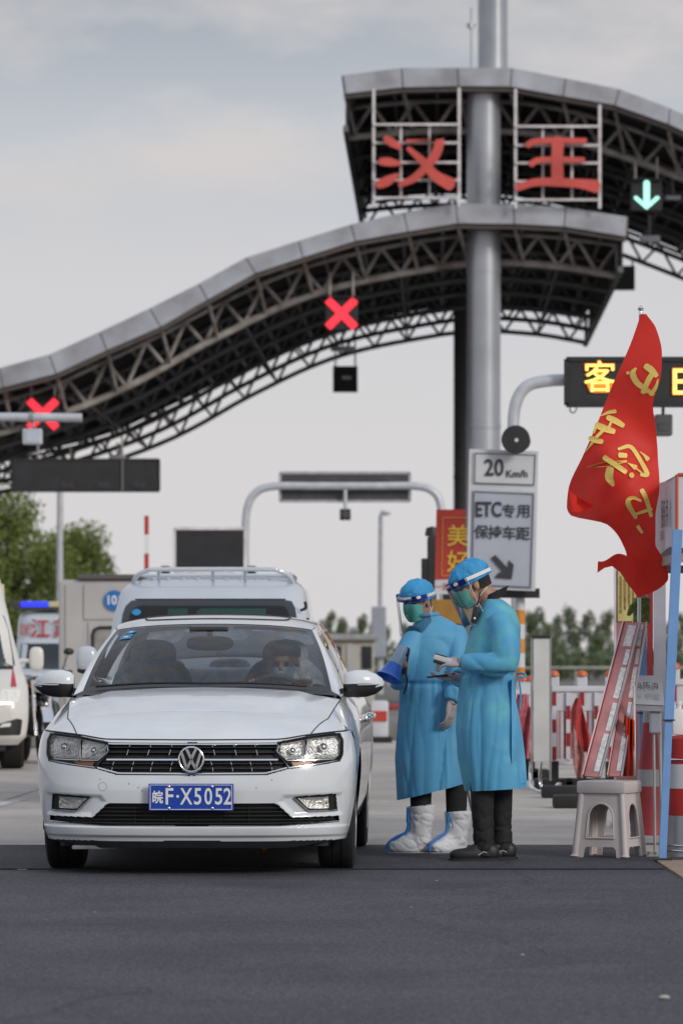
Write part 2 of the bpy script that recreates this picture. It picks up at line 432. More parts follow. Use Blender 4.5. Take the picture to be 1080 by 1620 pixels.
b = MB(); b.add([(-1500,-60,-.06),(1500,-60,-.06),(1500,4000,-.06),(-1500,4000,-.06)], [(0,1,2,3)])
g = b.build('ground', MATS['far_ground']); tag(g, kind='structure', label='wide grey ground reaching to the horizon behind the toll lanes')
b = MB(); b.grid(lambda u, v: Vector((-26+27.76*u, -12+37.3*v, .004)), 28, 38)
ap = b.build('asphalt_road', MATS['asphalt']); tag(ap, kind='structure', label='dark asphalt road surface in the foreground')
b = MB(); b.add([(-26,22.38,.0075),(1.755,22.40,.0075),(1.755,25.29,.0075),(-26,25.29,.0075)], [(0,1,2,3)]); b.build('old_asphalt_strip', MATS['asphalt_old'], ap)
b = MB(); b.box((-4.0, 22.40, .0085), (11.5, .035, .004)); b.build('tar_seam', MATS['tar'], ap)
b = MB()
for x0, x1 in ((-4.6,-2.45), (-2.32,-2.0), (-1.75,-1.70)): b.box(((x0+x1)/2, 22.33, .0075), (x1-x0, .03, .003))
b.build('worn_line', MATS['road_paint'], ap)
b = MB(); b.box((5.0, 10.25, .004), (6.46, 26, .02)); 
tp = b.build('tan_pavement', MATS['tan_paving']); tag(tp, kind='structure', label='strip of tan paving beside the asphalt at the right')

apron = bpy.data.objects.new('concrete_apron', None); COL.objects.link(apron); apron.location = (0, 25.3, 0); apron.rotation_euler = (0, 0, -.023)
tag(apron, kind='structure', label='pale jointed concrete apron before the toll lanes')
sl = {}
for iy in range(14):
    for ix in range(8):
        w, l = 3.75, 4.6
        if 'm' not in sl:
            bb = MB(); bb.box((0, 0, -.1), (w-.02, l-.022, .2), bev=.012); sl['m'] = bb.mesh('concrete_slab', MATS['concrete'])
        x = -17.9+ix*w+w/2; y = iy*l+l/2-.7
        o = link('concrete_slab', sl['m'], apron, (x, y, 0))
b = MB(); b.box((-4, 31, -.035), (34, 66, .01)); b.build('joint_filler', MATS['tar'], apron, world=False)
# painted lane lines on the concrete
for k, (xa, ya, xb, yb, w) in enumerate(((-2.95,28.5,-2.80,33.6,.14), (-2.72,35.4,-2.60,39.4,.14), (-2.5,43,-2.36,48,.14), (1.2,46,1.6,62,.12))):
    b = MB(); b.add([(xa-w/2,ya,.003),(xa+w/2,ya,.003),(xb+w/2,yb,.003),(xb-w/2,yb,.003)], [(0,1,2,3)])
    b.build('lane_line', MATS['road_paint'], apron)
# small litter on the asphalt
mat('pebble', (.45,.44,.42), .8)
for k, (px, py, r) in enumerate(((1050,1583,.02), (826,1513,.008), (650,1437,.006), (690,1395,.006), (150,1445,.005))):
    D = gD(py); b = MB(); c = Vector((GX(px, D), D, r*.35+.004)); b.ell(c, (r, r*.8, r*.4), seg=8, rings=5)
    o = b.build('pebble', MATS['pebble'], ap, smooth=True)

# ------------------------------------------------------------------ toll islands (raised kerbs behind)
mat('kerb', (.22,.215,.21), .8, var=.3, vscale=3, bump=.3)
def island(name, x0, x1, y0, y1, h, label):
    b = MB(); b.box(((x0+x1)/2, (y0+y1)/2, h/2), (x1-x0, y1-y0, h), bev=.05)
    o = b.build(name, MATS['kerb'], smooth=True, origin=((x0+x1)/2, y0, 0)); tag(o, label, 'kerb', kind='structure')
island('toll_island', .15, 2.4, 57.5, 78, .26, 'low grey concrete toll island between the lanes')
island('toll_island', -6.4, -3.9, 52.5, 80, .22, 'low grey concrete toll island under the grey booth')

# ------------------------------------------------------------------ canopies
mat('fascia', (.44,.46,.51), .42, metal=.3, var=.28, vscale=1.2, bump=.05, bscale=3, col2=(.30,.30,.32))
mat('fascia_trim', (.12,.10,.09), .6, var=.3)
mat('deck', (.042,.042,.046), .75, var=.35, vscale=.7)
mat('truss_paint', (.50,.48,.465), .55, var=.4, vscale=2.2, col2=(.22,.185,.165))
mat('truss_shade', (.15,.147,.15), .6, var=.35, vscale=2)  # inner trusses and purlins: shade under the roof put into a darker colour
mat('frame_white', (.76,.76,.79), .5, var=.3, vscale=3, col2=(.52,.45,.42))
ROADX = 150/FOC     # road axis drift per metre

def wave_canopy(label, D0, tops, bots, lower, upper, depths, node_step, endL=None, endR=None):
    base = P(tops[len(tops)//2][0], 1040, D0); base.z = ZZ(bots[len(bots)//2][1], D0)
    th = thing('toll_canopy', base, label, 'canopy', 'wave canopies of the toll station')
    n = len(tops)
    for i in range(n-1):
        t0, t1, b0, b1 = [P(*q, D0) for q in (tops[i], tops[i+1], bots[i], bots[i+1])]
        g = .010
        q = [t0.lerp(t1, g), t1.lerp(t0, g), b1.lerp(b0, g), b0.lerp(b1, g)]
        bk = Vector((0, .18, 0)); top_in = Vector((.05, 1.2, .10))
        m = MB(); m.add(q+[p+bk for p in q], [(0,1,2,3),(7,6,5,4),(0,4,5,1),(1,5,6,2),(2,6,7,3),(3,7,4,0)])
        m.build('fascia_panel', MATS['fascia'], th)
    # joint trims behind the panels and a dark soffit lip under them
    m = MB()
    for t, bo in zip(tops, bots): m.bar(P(*t, D0)+Vector((0,.1,0)), P(*bo, D0)+Vector((0,.1,0)), .06, .06)
    m.build('joint_trim', MATS['fascia_trim'], th)
    m = MB()
    for i in range(n-1): m.bar(P(*bots[i], D0)+Vector((0,.25,-.05)), P(*bots[i+1], D0)+Vector((0,.25,-.05)), .3, .10)
    m.build('soffit_lip', MATS['fascia_trim'], th)
    D1 = depths[0]
    lx = [p[0] for p in lower]; lo = pch(lx, [p[1] for p in lower]); up = pch([p[0] for p in upper], [p[1] for p in upper])
    x0, x1 = lx[0], lx[-1]
    def prof(f, x, D):
        p = P(x, f(x), D1); return Vector((p.x+ROADX*(D-D1), D, p.z))
    xs = [x0+(x1-x0)*i/40 for i in range(41)]
    # roof deck: one slab that follows the upper chords
    zs = .16
    m = MB()
    Da, Db = D0+.3, depths[-1]+.6
    m.grid(lambda u, v: prof(up, x0+(x1-x0)*u, Da+(Db-Da)*v)+Vector((0,0,zs)), 41, 2)
    m.grid(lambda u, v: prof(up, x0+(x1-x0)*u, Da+(Db-Da)*v)+Vector((0,0,zs+.12)), 41, 2)
    for v in (0, 1): m.grid(lambda u, w: prof(up, x0+(x1-x0)*u, Da+(Db-Da)*v)+Vector((0,0,zs+.12*w)), 41, 2)
    for u in (0, 1): m.grid(lambda v, w: prof(up, x0+(x1-x0)*u, Da+(Db-Da)*v)+Vector((0,0,zs+.12*w)), 2, 2)
    m.build('roof_deck', MATS['deck'], th, smooth=True)
    # deck ribs across the canopy
    m = MB(); k = Da+.8
    while k < Db:
        for i in range(40): m.bar(prof(up, xs[i], k)+Vector((0,0,zs-.04)), prof(up, xs[i+1], k)+Vector((0,0,zs-.04)), .05, .09)
        k += 1.0
    m.build('deck_ribs', MATS['deck'], th)
    # purlins along the depth
    x = x0+10
    while x < x1:
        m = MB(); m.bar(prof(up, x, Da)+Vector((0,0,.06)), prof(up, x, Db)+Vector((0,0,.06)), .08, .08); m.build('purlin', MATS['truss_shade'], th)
        x += node_step
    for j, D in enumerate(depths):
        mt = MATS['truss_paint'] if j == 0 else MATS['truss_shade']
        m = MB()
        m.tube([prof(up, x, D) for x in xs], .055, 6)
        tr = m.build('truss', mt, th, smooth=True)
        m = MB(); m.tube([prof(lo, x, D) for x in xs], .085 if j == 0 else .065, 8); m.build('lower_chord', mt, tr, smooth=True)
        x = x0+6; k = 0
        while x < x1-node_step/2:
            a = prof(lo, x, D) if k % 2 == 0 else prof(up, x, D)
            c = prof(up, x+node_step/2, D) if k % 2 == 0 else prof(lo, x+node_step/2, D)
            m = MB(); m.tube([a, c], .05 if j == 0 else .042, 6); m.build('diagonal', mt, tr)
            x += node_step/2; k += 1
        for xe in (x0, x1):
            m = MB(); m.tube([prof(up, xe, D), prof(lo, xe, D)], .05, 6); m.build('end_post', mt, tr)
    # ties between the trusses along the lower chord
    x = x0+6+node_step*2
    while x < x1:
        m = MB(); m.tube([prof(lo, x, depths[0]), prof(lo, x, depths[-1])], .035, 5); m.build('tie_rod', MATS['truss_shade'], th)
        x += node_step*4
    # dark end sheets closing the side of the roof, last bay left open
    for xe, on in ((x0, endL), (x1, endR)):
        if on:
            Dz = depths[-2]+2.4
            m = MB(); q = [prof(up, xe, Da)+Vector((0,0,zs)), prof(up, xe, Dz)+Vector((0,0,zs)), prof(lo, xe, Dz), prof(lo, xe, Da)]
            m.add(q+[p+Vector((.05,0,0)) for p in q], [(0,1,2,3),(7,6,5,4),(0,4,5,1),(1,5,6,2),(2,6,7,3),(3,7,4,0)]); m.build('end_sheet', MATS['deck'], th)
            m = MB(); m.bar(prof(lo, xe, D0+.3), prof(lo, xe, Db), .12, .14); m.build('end_beam', MATS['truss_shade'], th)
    # brackets from the fascia joints back to the first truss
    for i in range(n):
        bx = bots[i][0]
        if x0 < bx+14 < x1:
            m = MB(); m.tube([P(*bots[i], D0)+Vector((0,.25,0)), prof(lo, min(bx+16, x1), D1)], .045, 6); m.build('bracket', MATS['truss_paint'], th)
    return th, prof, lo, up

TL = [(-240,614),(-160,608),(-80,598),(0,582),(78,561),(158,525),(237,487.6),(314.7,448.7),(389,407.5),(472,381),(554.7,355),(638,336),(720,322),(812,323),(894,328),(992,343)]
BL = [(-236,646),(-156,640),(-74,630),(5,613),(89,591),(169,554),(254,517),(328,474),(404,432),(479,407),(562,381),(645,366),(724,353),(813,354),(892,358),(990,374)]
LOW = [(-240,742),(-120,718),(0,686),(119,647),(189,618),(249,587),(307,553),(367,522),(433,490),(497,465),(562,447),(650,430),(738,417),(791,415),(883,421),(976,437)]
UPP = [(-240,676),(-120,660),(0,636),(86,610),(143,583),(207,553),(271,521),(328,491),(392,459),(459,431),(526,410),(595,394),(680,379),(760,371),(850,373),(976,388)]
canopy_lo, prof_lo, lo_lo, lo_up = wave_canopy('lower wave canopy with grey fascia panels rising from the left to the column', 95., TL, BL, LOW, UPP,
    [97., 101., 105., 109., 113., 117.5], 62, endR=True)
TU = [(542,119),(635,107.5),(723,107),(809,107.5),(894,124),(979,141),(1059,171),(1138,207),(1216,245),(1295,278)]
BU = [(546,148),(637,138),(725,136),(807,136.5),(890,152),(972,166),(1056.5,196),(1133,231),(1210,268),(1288,301)]
LOU = [(549,218),(620,211),(700,207),(800,208),(880,217),(955,238),(1080,283),(1180,322),(1285,362)]
UPU = [(549,172),(620,164),(700,160),(800,161),(880,172),(955,190),(1080,236),(1180,276),(1285,316)]
canopy_up, prof_up, up_lo, up_up = wave_canopy('upper wave canopy behind the red station characters, sloping down to the right', 95.4, TU, BU, LOU, UPU,
    [97.4, 101.4, 105.4, 109.4, 113.4, 117.8], 66, endL=True)
m = MB()
e0, e1 = P(544,120,95.5), P(547,150,95.5)
q = [Vector((e0.x-.03, 95.6, e0.z)), Vector((e0.x-.03+ROADX*22.5, 118.2, e0.z)), Vector((e1.x+ROADX*22.5, 118.2, e1.z-.45)), Vector((e1.x, 95.6, e1.z-.02))]
m.add(q+[p+Vector((.12,0,0)) for p in q], [(0,1,2,3),(7,6,5,4),(0,4,5,1),(1,5,6,2),(2,6,7,3),(3,7,4,0)])
m.build('end_panel', MATS['fascia'], canopy_up)

# ------------------------------------------------------------------ columns
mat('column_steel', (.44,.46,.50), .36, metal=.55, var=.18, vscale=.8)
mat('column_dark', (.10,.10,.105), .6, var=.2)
def column(name, cx, D, r, z0, z1, m_, label, bands=()):
    c = Vector((GX(cx, D), D, 0)); b = MB()
    prof = [(r, z0)]
    for zb in sorted(bands): prof += [(r, zb-.05), (r*1.035, zb-.045), (r*1.035, zb+.045), (r, zb+.05)]
    prof += [(r, z1)]
    b.lathe(prof, c, seg=40); o = b.build(name, m_, smooth=True, origin=(c.x, c.y, z0)); tag(o, label, 'column'); return o
column('canopy_column', 764.5, 96.2, .395, 0, ZZ(128,96.2), MATS['column_steel'], 'thick round steel column standing in front under both canopies', (ZZ(429,96.2), ZZ(675,96.2)))
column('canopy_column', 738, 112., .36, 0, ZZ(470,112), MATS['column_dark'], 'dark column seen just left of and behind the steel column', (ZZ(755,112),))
column('roof_mast', 779, 100., .36, ZZ(120,100.), ZZ(-60,100.), MATS['column_steel'], 'steel mast rising above the upper canopy out of the picture')
b = MB(); D = 99.; b.tube([P(745,108,D), P(745,12,D)], .025, 6); b.bar(P(737,40,D), P(752,40,D), .05); b.tube([P(744,45,D), P(744,36,D)], .07, 8)
tag(b.build('roof_antenna', MATS['column_steel'], origin=P(745,108,D)), 'thin antenna rod on the upper canopy left of the mast', 'antenna')

# ------------------------------------------------------------------ red station characters on white grids
mat('red_letter', (.66,.095,.075), .5, var=.25, vscale=1.5)
def station_sign(name, vx, hy, ivx, top, strokes, label):
    D = 94.72
    th = thing(name, P((vx[0]+vx[1])/2, top[2], D), label, 'sign', 'red station characters on white grids')
    m = MB()
    for x, y0 in zip(vx, top[:2]): m.bar(P(x, y0, D), P(x, top[2], D), .065)
    fr = m.build('frame', MATS['frame_white'], th)
    for y in hy: b = MB(); b.bar(P(vx[0], y, D-.06), P(vx[1], y, D-.06), .058, .05); b.build('rail', MATS['frame_white'], fr)
    for x in ivx: b = MB(); b.bar(P(x, hy[0], D+.05), P(x, hy[-1], D+.05), .05); b.build('upright', MATS['frame_white'], fr)
    z = lambda u, v, d: P(520+u/1.929, 80+v/1.929, d)
    m = MB()
    for i, poly in enumerate(brush(strokes)): m.prism(poly, lambda u, v: z(u, v, D-.12-.004*i), lambda u, v: z(u, v, D-.24-.006*i))
    m.build('character', MATS['red_letter'], th)
HAN = [[(172,266,18),(192,280,26),(216,296,14)], [(158,338,22),(185,340,26),(218,345,12)], [(150,410,24),(178,398,30),(210,380,14)],
       [(240,270,20),(290,264,20),(336,264,24),(328,312,30),(300,350,26),(262,388,24),(216,410,16)], [(242,298,14),(284,336,24),(325,382,32),(372,408,40)]]
WANG = [[(606,288,20),(640,275,18),(782,275,16)], [(616,346,20),(648,333,17),(776,333,16)], [(698,272,36),(696,340,36),(697,400,38)],
        [(574,418,22),(630,402,24),(700,402,26),(765,406,28),(815,414,40)]]
station_sign('station_sign', (591,726), (197,226,257,285,313), (634,679), (141,139,326), HAN, 'red character with three dots on its left, on a white grid frame')
station_sign('station_sign', (815,948), (200,230,258,287,316), (858,904), (141,166,330), WANG, 'red character of three crossbars and one upright, right of the steel column')

# ------------------------------------------------------------------ lane signals, fixtures and boards on the canopy
mat('black_box', (.02,.02,.022), .5, var=.3)
mat('board_black', (.022,.023,.026), .55, var=.3, vscale=4)
mat('board_grey', (.07,.072,.08), .55, var=.3, vscale=4)
mat('alu', (.5,.5,.52), .4, metal=.5, var=.2)
mat('rod', (.30,.28,.27), .6)
mat('red_led', (.5,.01,.02), .4, emit=(1.,.035,.06), estr=1.15)
mat('green_led', (.1,.6,.4), .4, emit=(.45,1.,.78), estr=1.3)
mat('yellow_led', (.6,.4,.05), .4, emit=(1.,.80,.16), estr=1.8)
mat('amber_led', (.5,.1,.02), .4, emit=(1.,.22,.02), estr=1.1)
mat('lampglass', (.5,.55,.65), .2, coat=.5)
def lane_signal(cx, cy, w, D, label, glyph, hang):
    th = thing('lane_signal', P(cx, cy+w/2, D), label, 'lane signal', 'lane signals under the canopies')
    h = w*D/FOC
    b = MB(); b.box(P(cx, cy, D)+Vector((0,.12,0)), (h, .2, h), bev=.02); b.build('housing', MATS['black_box'], th)
    b = MB(); b.box(P(cx, cy-w/2-1, D)+Vector((0,.02,0)), (h*.98, .3, .03)); b.build('visor', MATS['black_box'], th)
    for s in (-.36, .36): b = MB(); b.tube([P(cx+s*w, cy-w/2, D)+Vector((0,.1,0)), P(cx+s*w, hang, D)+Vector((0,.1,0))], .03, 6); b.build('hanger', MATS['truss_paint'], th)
    b = MB(); c = P(cx, cy, D-.01); k = h/2*.93
    if glyph == 'X':
        for s in (-1, 1): b.bar(c+Vector((-k*s*.92,-.003*s,-k*.92)), c+Vector((k*s*.92,-.003*s,k*.92)), .02 if False else h*.24, .03, up=(0,1,0))
        b.build('red_cross', MATS['red_led'], th)
    else:
        for q in range(9):       # rows of green lamps: shaft and head
            b.ell(c+Vector((0, 0, k*(.95-q*.2))), (h*.085, .02, h*.05), seg=8, rings=5)
            b.ell(c+Vector((.035, 0, k*(.85-q*.2))), (h*.06, .02, h*.05), seg=8, rings=5)
            b.ell(c+Vector((-.035, 0, k*(.85-q*.2))), (h*.06, .02, h*.05), seg=8, rings=5)
        for s in (-1, 1):
            for q in range(6): b.ell(c+Vector((s*h*.07*q, 0, -k*.85+q*h*.062)), (h*.07, .02, h*.06), seg=8, rings=5)
        b.build('green_arrow', MATS['green_led'], th, smooth=True)
lane_signal(540, 496, 51, 96.3, 'red cross lane signal hanging under the middle of the lower canopy', 'X', 430)
lane_signal(68, 655, 51, 96.3, 'red cross lane signal at the far left behind a horizontal pipe', 'X', 612)
lane_signal(1022, 309, 48, 96.6, 'green down arrow lane signal under the upper canopy', 'A', 248)
def hung_box(name, cx, cy, w, h, D, hang, label, cat, m_, vis=True, rods=(-.4,.4)):
    th = thing(name, P(cx, cy+h/2, D), label, cat); k = D/FOC
    b = MB(); b.box(P(cx, cy, D), (w*k, .22, h*k), bev=.015); b.build('housing', m_, th)
    b = MB(); b.box(P(cx, cy, D)-Vector((0,.125,0)), (w*k*.86, .02, h*k*.86)); b.build('back_plate', MATS['board_black'], th)
    for s in rods: b = MB(); b.tube([P(cx+s*w, cy-h/2, D), P(cx+s*w, hang, D)], .025, 6); b.build('hanger', MATS['rod'], th)
    return th
hs = hung_box('signal_housing', 546, 600, 39, 41, 113., 530, 'small black signal box hanging below the rear edge of the lower canopy', 'signal box', MATS['black_box'])
b = MB(); b.box(P(548,598,113.)-Vector((0,.15,0)), (.25,.03,.09)); b.build('lamp_strip', MATS['alu'], hs)
hung_box('signal_housing', 986, 440, 34, 38, 104., 405, 'dark signal box at the right end of the lower canopy', 'signal box', MATS['black_box'])
def floodlight(cx, cy, w, h, D, hang, label, m_='alu'):
    th = thing('floodlight', P(cx, cy+h/2, D), label, 'floodlight', 'floodlights under the canopies'); k = D/FOC
    b = MB(); b.box(P(cx, cy, D), (w*k, .25, h*k), bev=.03); b.build('housing', MATS[m_], th, smooth=True)
    b = MB(); b.box(P(cx, cy+h*.1, D)-Vector((0,.128,0)), (w*k*.8, .01, h*k*.6)); b.build('lamp_glass', MATS['lampglass'], th)
    b = MB(); b.tube([P(cx, cy-h/2, D), P(cx, hang, D)], .025, 6); b.build('stem', MATS['rod'], th)
floodlight(542, 552, 38, 8, 110., 515, 'pale strip floodlight above the small black signal box')
floodlight(1027, 378, 32, 11, 99., 340, 'pale cylindrical floodlight below the green arrow signal')
floodlight(112, 737, 33, 8, 100., 705, 'pale strip floodlight above the long black board')
floodlight(186, 724, 26, 9, 103., 700, 'grey floodlight above the right end of the long black board')
floodlight(1064, 313, 24, 6, 98., 290, 'slim grey floodlight beside the green arrow signal')

def led_board(name, x0, y0, x1, y1, D, label, m_, split=None, hang=None, edge='alu'):
    th = thing(name, P((x0+x1)/2, y1, D), label, 'board'); k = D/FOC
    b = MB(); b.box(P((x0+x1)/2, (y0+y1)/2, D)+Vector((0,.09,0)), ((x1-x0)*k, .16, (y1-y0)*k), bev=.012); b.build('cabinet', m_, th)
    b = MB(); w = .02
    for (xa, ya, xb, yb) in ((x0,y0,x1,y0),(x0,y1,x1,y1),(x0,y0,x0,y1),(x1,y0,x1,y1)): b.bar(P(xa,ya,D), P(xb,yb,D), w, .05)
    b.build('rim', MATS[edge], th)
    if split:
        for x in split: b = MB(); b.bar(P(x,y0,D-.02), P(x,y1,D-.02), .05, .02); b.build('mullion', MATS['rod'], th)
    if hang:
        for x, y in hang: b = MB(); b.tube([P(x, y0, D)+Vector((0,.1,0)), P(x, y, D)+Vector((0,.1,0))], .03, 6); b.build('hanger', MATS['rod'], th)
    return th
led_board('lane_display', 20, 727, 252, 777, 92., 'long black display board hanging under the left end of the canopy', MATS['board_black'], split=(194,), hang=((60,700),(193,690)), edge='black_box')
mat('dim_print', (.06,.06,.065), .6)
for px in (108,165,222):
    lettering('dim_lettering', '限高', P(px, 768, 91.9), .14, MATS['dim_print'], [o for o in bpy.data.objects if o.name == 'lane_display'][0])

# ------------------------------------------------------------------ gantries with display boards
mat('pipe_grey', (.56,.58,.62), .4, metal=.2, var=.15)
def pipe_gantry(name, path, r, base, label):
    th = thing(name, base, label, 'gantry'); b = MB(); b.tube(smooth_path(path, 8), r, 12); b.build('pipe', MATS['pipe_grey'], th, smooth=True)
    b = MB(); b.lathe([(r*2.6,0),(r*2.6,.03),(r*1.4,.04),(r*1.3,.2)], base, seg=16); b.build('foot_plate', MATS['pipe_grey'], th)
    return th
D = 75.
# square-shouldered hoop over the middle lane
pa = [P(388,1040,D), P(388,920,D), P(388,850,D), P(391,805,D), P(404,780,D), P(432,769.5,D), P(500,769,D), P(590,769,D), P(655,769,D), P(682,776,D), P(696,797,D), P(700,850,D), P(700,940,D), P(700,1040,D)]
pa[0].z = 0; pa[-1].z = 0
gt = pipe_gantry('hoop_gantry', pa, .072, pa[0], 'grey hoop gantry over the middle lane behind the minivan')
lb = led_board('lane_display', 443, 748, 648, 793, D+.12, 'wide dark display board on the hoop gantry over the middle lane', MATS['board_grey'], split=None)
th = thing('lane_camera', P(546,824,D), 'small dark lane camera hanging under the hoop gantry', 'camera')
b = MB(); b.box(P(546,814,D), (.20,.3,.20), bev=.02); b.build('housing', MATS['black_box'], th)
b = MB(); b.lathe([(.07,0),(.07,.03)], P(546,814,D)-Vector((0,.18,0)), axis='Y', seg=14); b.build('lens', MATS['board_grey'], th)
b = MB(); b.tube([P(546,804,D), P(546,772,D)], .035, 8); b.build('stem', MATS['pipe_grey'], th)
bb = led_board('back_of_display', 276, 836, 388, 905, 70., 'large black rectangular board standing behind the minivan roof rack', MATS['board_black'], edge='frame_white')
for px in (262, 398):
    b = MB(); b.box(P(px,902,70.1), (.15,.1,.14), bev=.01); b.build('mount', MATS['black_box'], bb)
b = MB()
for px in (300, 364): q = P(px,905,70.15); b.bar(q, (q.x, q.y, 0), .1)
b.build('post', MATS['pipe_grey'], bb)
# near left: horizontal pipe entering from the left with a lamp
D = 58.
pl = [P(-130,1040,D), P(-130,760,D), P(-128,690,D), P(-110,664,D), P(-70,660,D), P(20,660,D), P(130,661,D)]; pl[0].z = 0
gl_ = pipe_gantry('arm_gantry', pl, .062, pl[0], 'pale horizontal pipe arm entering from the left edge')
b = MB(); b.lathe([(.075,-.03),(.075,.03)], P(50,660,D), axis='X', seg=14); b.build('clamp', MATS['rod'], gl_)
th = thing('arm_lamp', P(52,704,D), 'blue grey square lamp hanging below the pipe arm at the left', 'lamp')
b = MB(); b.box(P(52,691,D), (.27,.2,.22), bev=.02); b.build('housing', MATS['pipe_grey'], th)
b = MB(); b.box(P(53,692,D)-Vector((0,.105,0)), (.19,.01,.15)); b.build('lamp_glass', MATS['lampglass'], th)
b = MB(); b.tube([P(52,678,D), P(52,664,D)], .025, 6); b.build('stem', MATS['rod'], th)
# near right: curved pipe with the yellow text display
D = 45.
pr = [P(818,1040,D), P(817,900,D), P(813,760,D), P(811,690,D), P(815,640,D), P(832,612,D), P(862,603,D), P(905,601,D), P(1000,600,D), P(1190,600,D)]; pr[0].z = 0
gr_ = pipe_gantry('curved_gantry', pr, .066, pr[0], 'pale curved pipe gantry carrying the yellow text display at the right')
ld = led_board('text_display', 895, 568, 1190, 641, D-.2, 'black display with glowing yellow characters behind the red flag', MATS['board_black'], edge='black_box')
for ch, px, py, sz in (('客',948,600,.36), ('车',1010,600,.36), ('E',1074,606,.40), ('T',1112,606,.40), ('C',1150,606,.40)):
    lettering('lettering', ch, P(px, py, D-.23), sz, MATS['yellow_led'], ld)
    lettering('letter_glow', ch, P(px, py, D-.222), sz*1.04, MATS['amber_led'], ld, fat=.003)
th = thing('lane_camera', P(1048,690,D), 'grey boxy camera hanging below the yellow text display', 'camera')
b = MB(); b.box(P(1048,673,D), (.19,.25,.23), bev=.02); b.build('housing', MATS['column_dark'], th)
b = MB(); b.box(P(1048,676,D)-Vector((0,.13,0)), (.12,.01,.09)); b.build('lens_window', MATS['board_grey'], th)
b = MB(); b.tube([P(1048,657,D), P(1048,640,D)], .02, 6); b.build('stem', MATS['rod'], th)
b = MB(); b.tube(smooth_path([P(902,641,D),P(901,650,D),P(907,653,D),P(911,647,D),P(910,641,D)], 5), .008, 6); b.build('lifting_eye', MATS['rod'], ld)

# striped post and road sign in front of the steel column
mat('sign_white', (.60,.61,.64), .4, var=.10, vscale=3)
mat('sign_blue_grey', (.42,.45,.52), .35, var=.10, vscale=2)
mat('sign_ink', (.035,.035,.045), .5)
mat('stripe_orange', (.62,.24,.03), .5, var=.2)
D = 43.
sg = thing('lane_sign', P(812,1040,D)*1, 'white lane sign with a speed panel above a black down right arrow', 'sign'); sg.location.z = 0
def quad_panel(name, pts, D, thick, m_, parent, dy=0):
    b = MB(); q = [P(x, y, D)+Vector((0,dy,0)) for x, y in pts]; b.add(q+[p+Vector((0,thick,0)) for p in q], [(0,1,2,3),(7,6,5,4),(0,4,5,1),(1,5,6,2),(2,6,7,3),(3,7,4,0)])
    return b.build(name, m_, parent)
bp_ = quad_panel('back_panel', [(742,710),(851,714),(846,935),(738,931)], D, .05, MATS['sign_white'], sg)
def rim(pts, D, w, m_, parent, dy):
    b = MB()
    for i in range(4):
        b.bar(P(*pts[i], D)+Vector((0,dy,0)), P(*pts[(i+1) % 4], D)+Vector((0,dy,0)), w, .006)
    b.build('border_line', m_, parent)
quad_panel('speed_panel', [(748,716),(847,719),(845,768),(747,765)], D, .012, MATS['sign_white'], sg, -.015)
rim([(751,717),(846,720),(844,767),(750,764)], D, .014, MATS['sign_ink'], sg, -.02)
quad_panel('message_panel', [(747,775),(845,779),(841,931),(744,927)], D, .012, MATS['sign_blue_grey'], sg, -.015)
rim([(749,778),(843,782),(838,929),(746,925)], D, .014, MATS['sign_ink'], sg, -.02)
lettering('lettering', '20', P(781,741,D-.03), .245, MATS['sign_ink'], sg, fat=.004, xs=.85)
lettering('lettering', 'Km/h', P(817,750,D-.03), .105, MATS['sign_ink'], sg, fat=.002)
lettering('lettering', 'ETC', P(772,807,D-.03), .215, MATS['sign_ink'], sg, fat=.006, xs=.72)
for i, ch in enumerate('专用'): lettering('lettering', ch, P(804+i*24,810,D-.03), .150, MATS['sign_ink'], sg, fat=.0022)
for i, ch in enumerate('保持车距'): lettering('lettering', ch, P(761+i*22,843+i*.9,D-.03), .150, MATS['sign_ink'], sg, fat=.0022)
b = MB()
arrow = [(776,883),(783,878),(803,899),(804,886),(812,893),(809,916),(782,914),(788,906),(795,905)]
b.prism(arrow, lambda x, y: P(x, y, D-.028), lambda x, y: P(x, y, D-.034)); b.build('arrow', MATS['sign_ink'], sg)
b = MB()
pst = P(822,935,D+.3)
for k in range(13):
    z0 = k*.15; b.mi = k % 2
    b.lathe([(.052,z0),(.052,z0+.15)], (pst.x, pst.y, 0), seg=14)
b.build('striped_post', [MATS['stripe_orange'], MATS['sign_white']], sg, smooth=True, fixn=False)
b = MB(); b.box((pst.x-.05, pst.y-.1, ZZ(938,D)), (.5,.08,.1)); b.build('bracket', MATS['black_box'], sg)
th = thing('loudspeaker', P(815,718,D), 'black horn loudspeaker mounted on top of the lane sign', 'loudspeaker')
b = MB(); b.lathe([(.145,-.2),(.15,-.19),(.135,-.17),(.085,-.10),(.05,0),(.045,.12)], P(814,697,D), axis='Y', seg=26); b.build('horn', MATS['black_box'], th, smooth=True)
b = MB(); b.lathe([(.0,-.215),(.020,-.21),(.026,-.17),(.03,-.05)], P(815,698,D), axis='Y', seg=14); b.build('driver_cap', MATS['sign_white'], th, smooth=True)  # white cap stands in for the highlight in the horn mouth
b = MB(); b.lathe([(.05,.0),(.10,.03),(.10,.13),(.06,.15)], P(824,698,D), axis='Y', seg=18); b.build('driver', MATS['column_dark'], th, smooth=True)

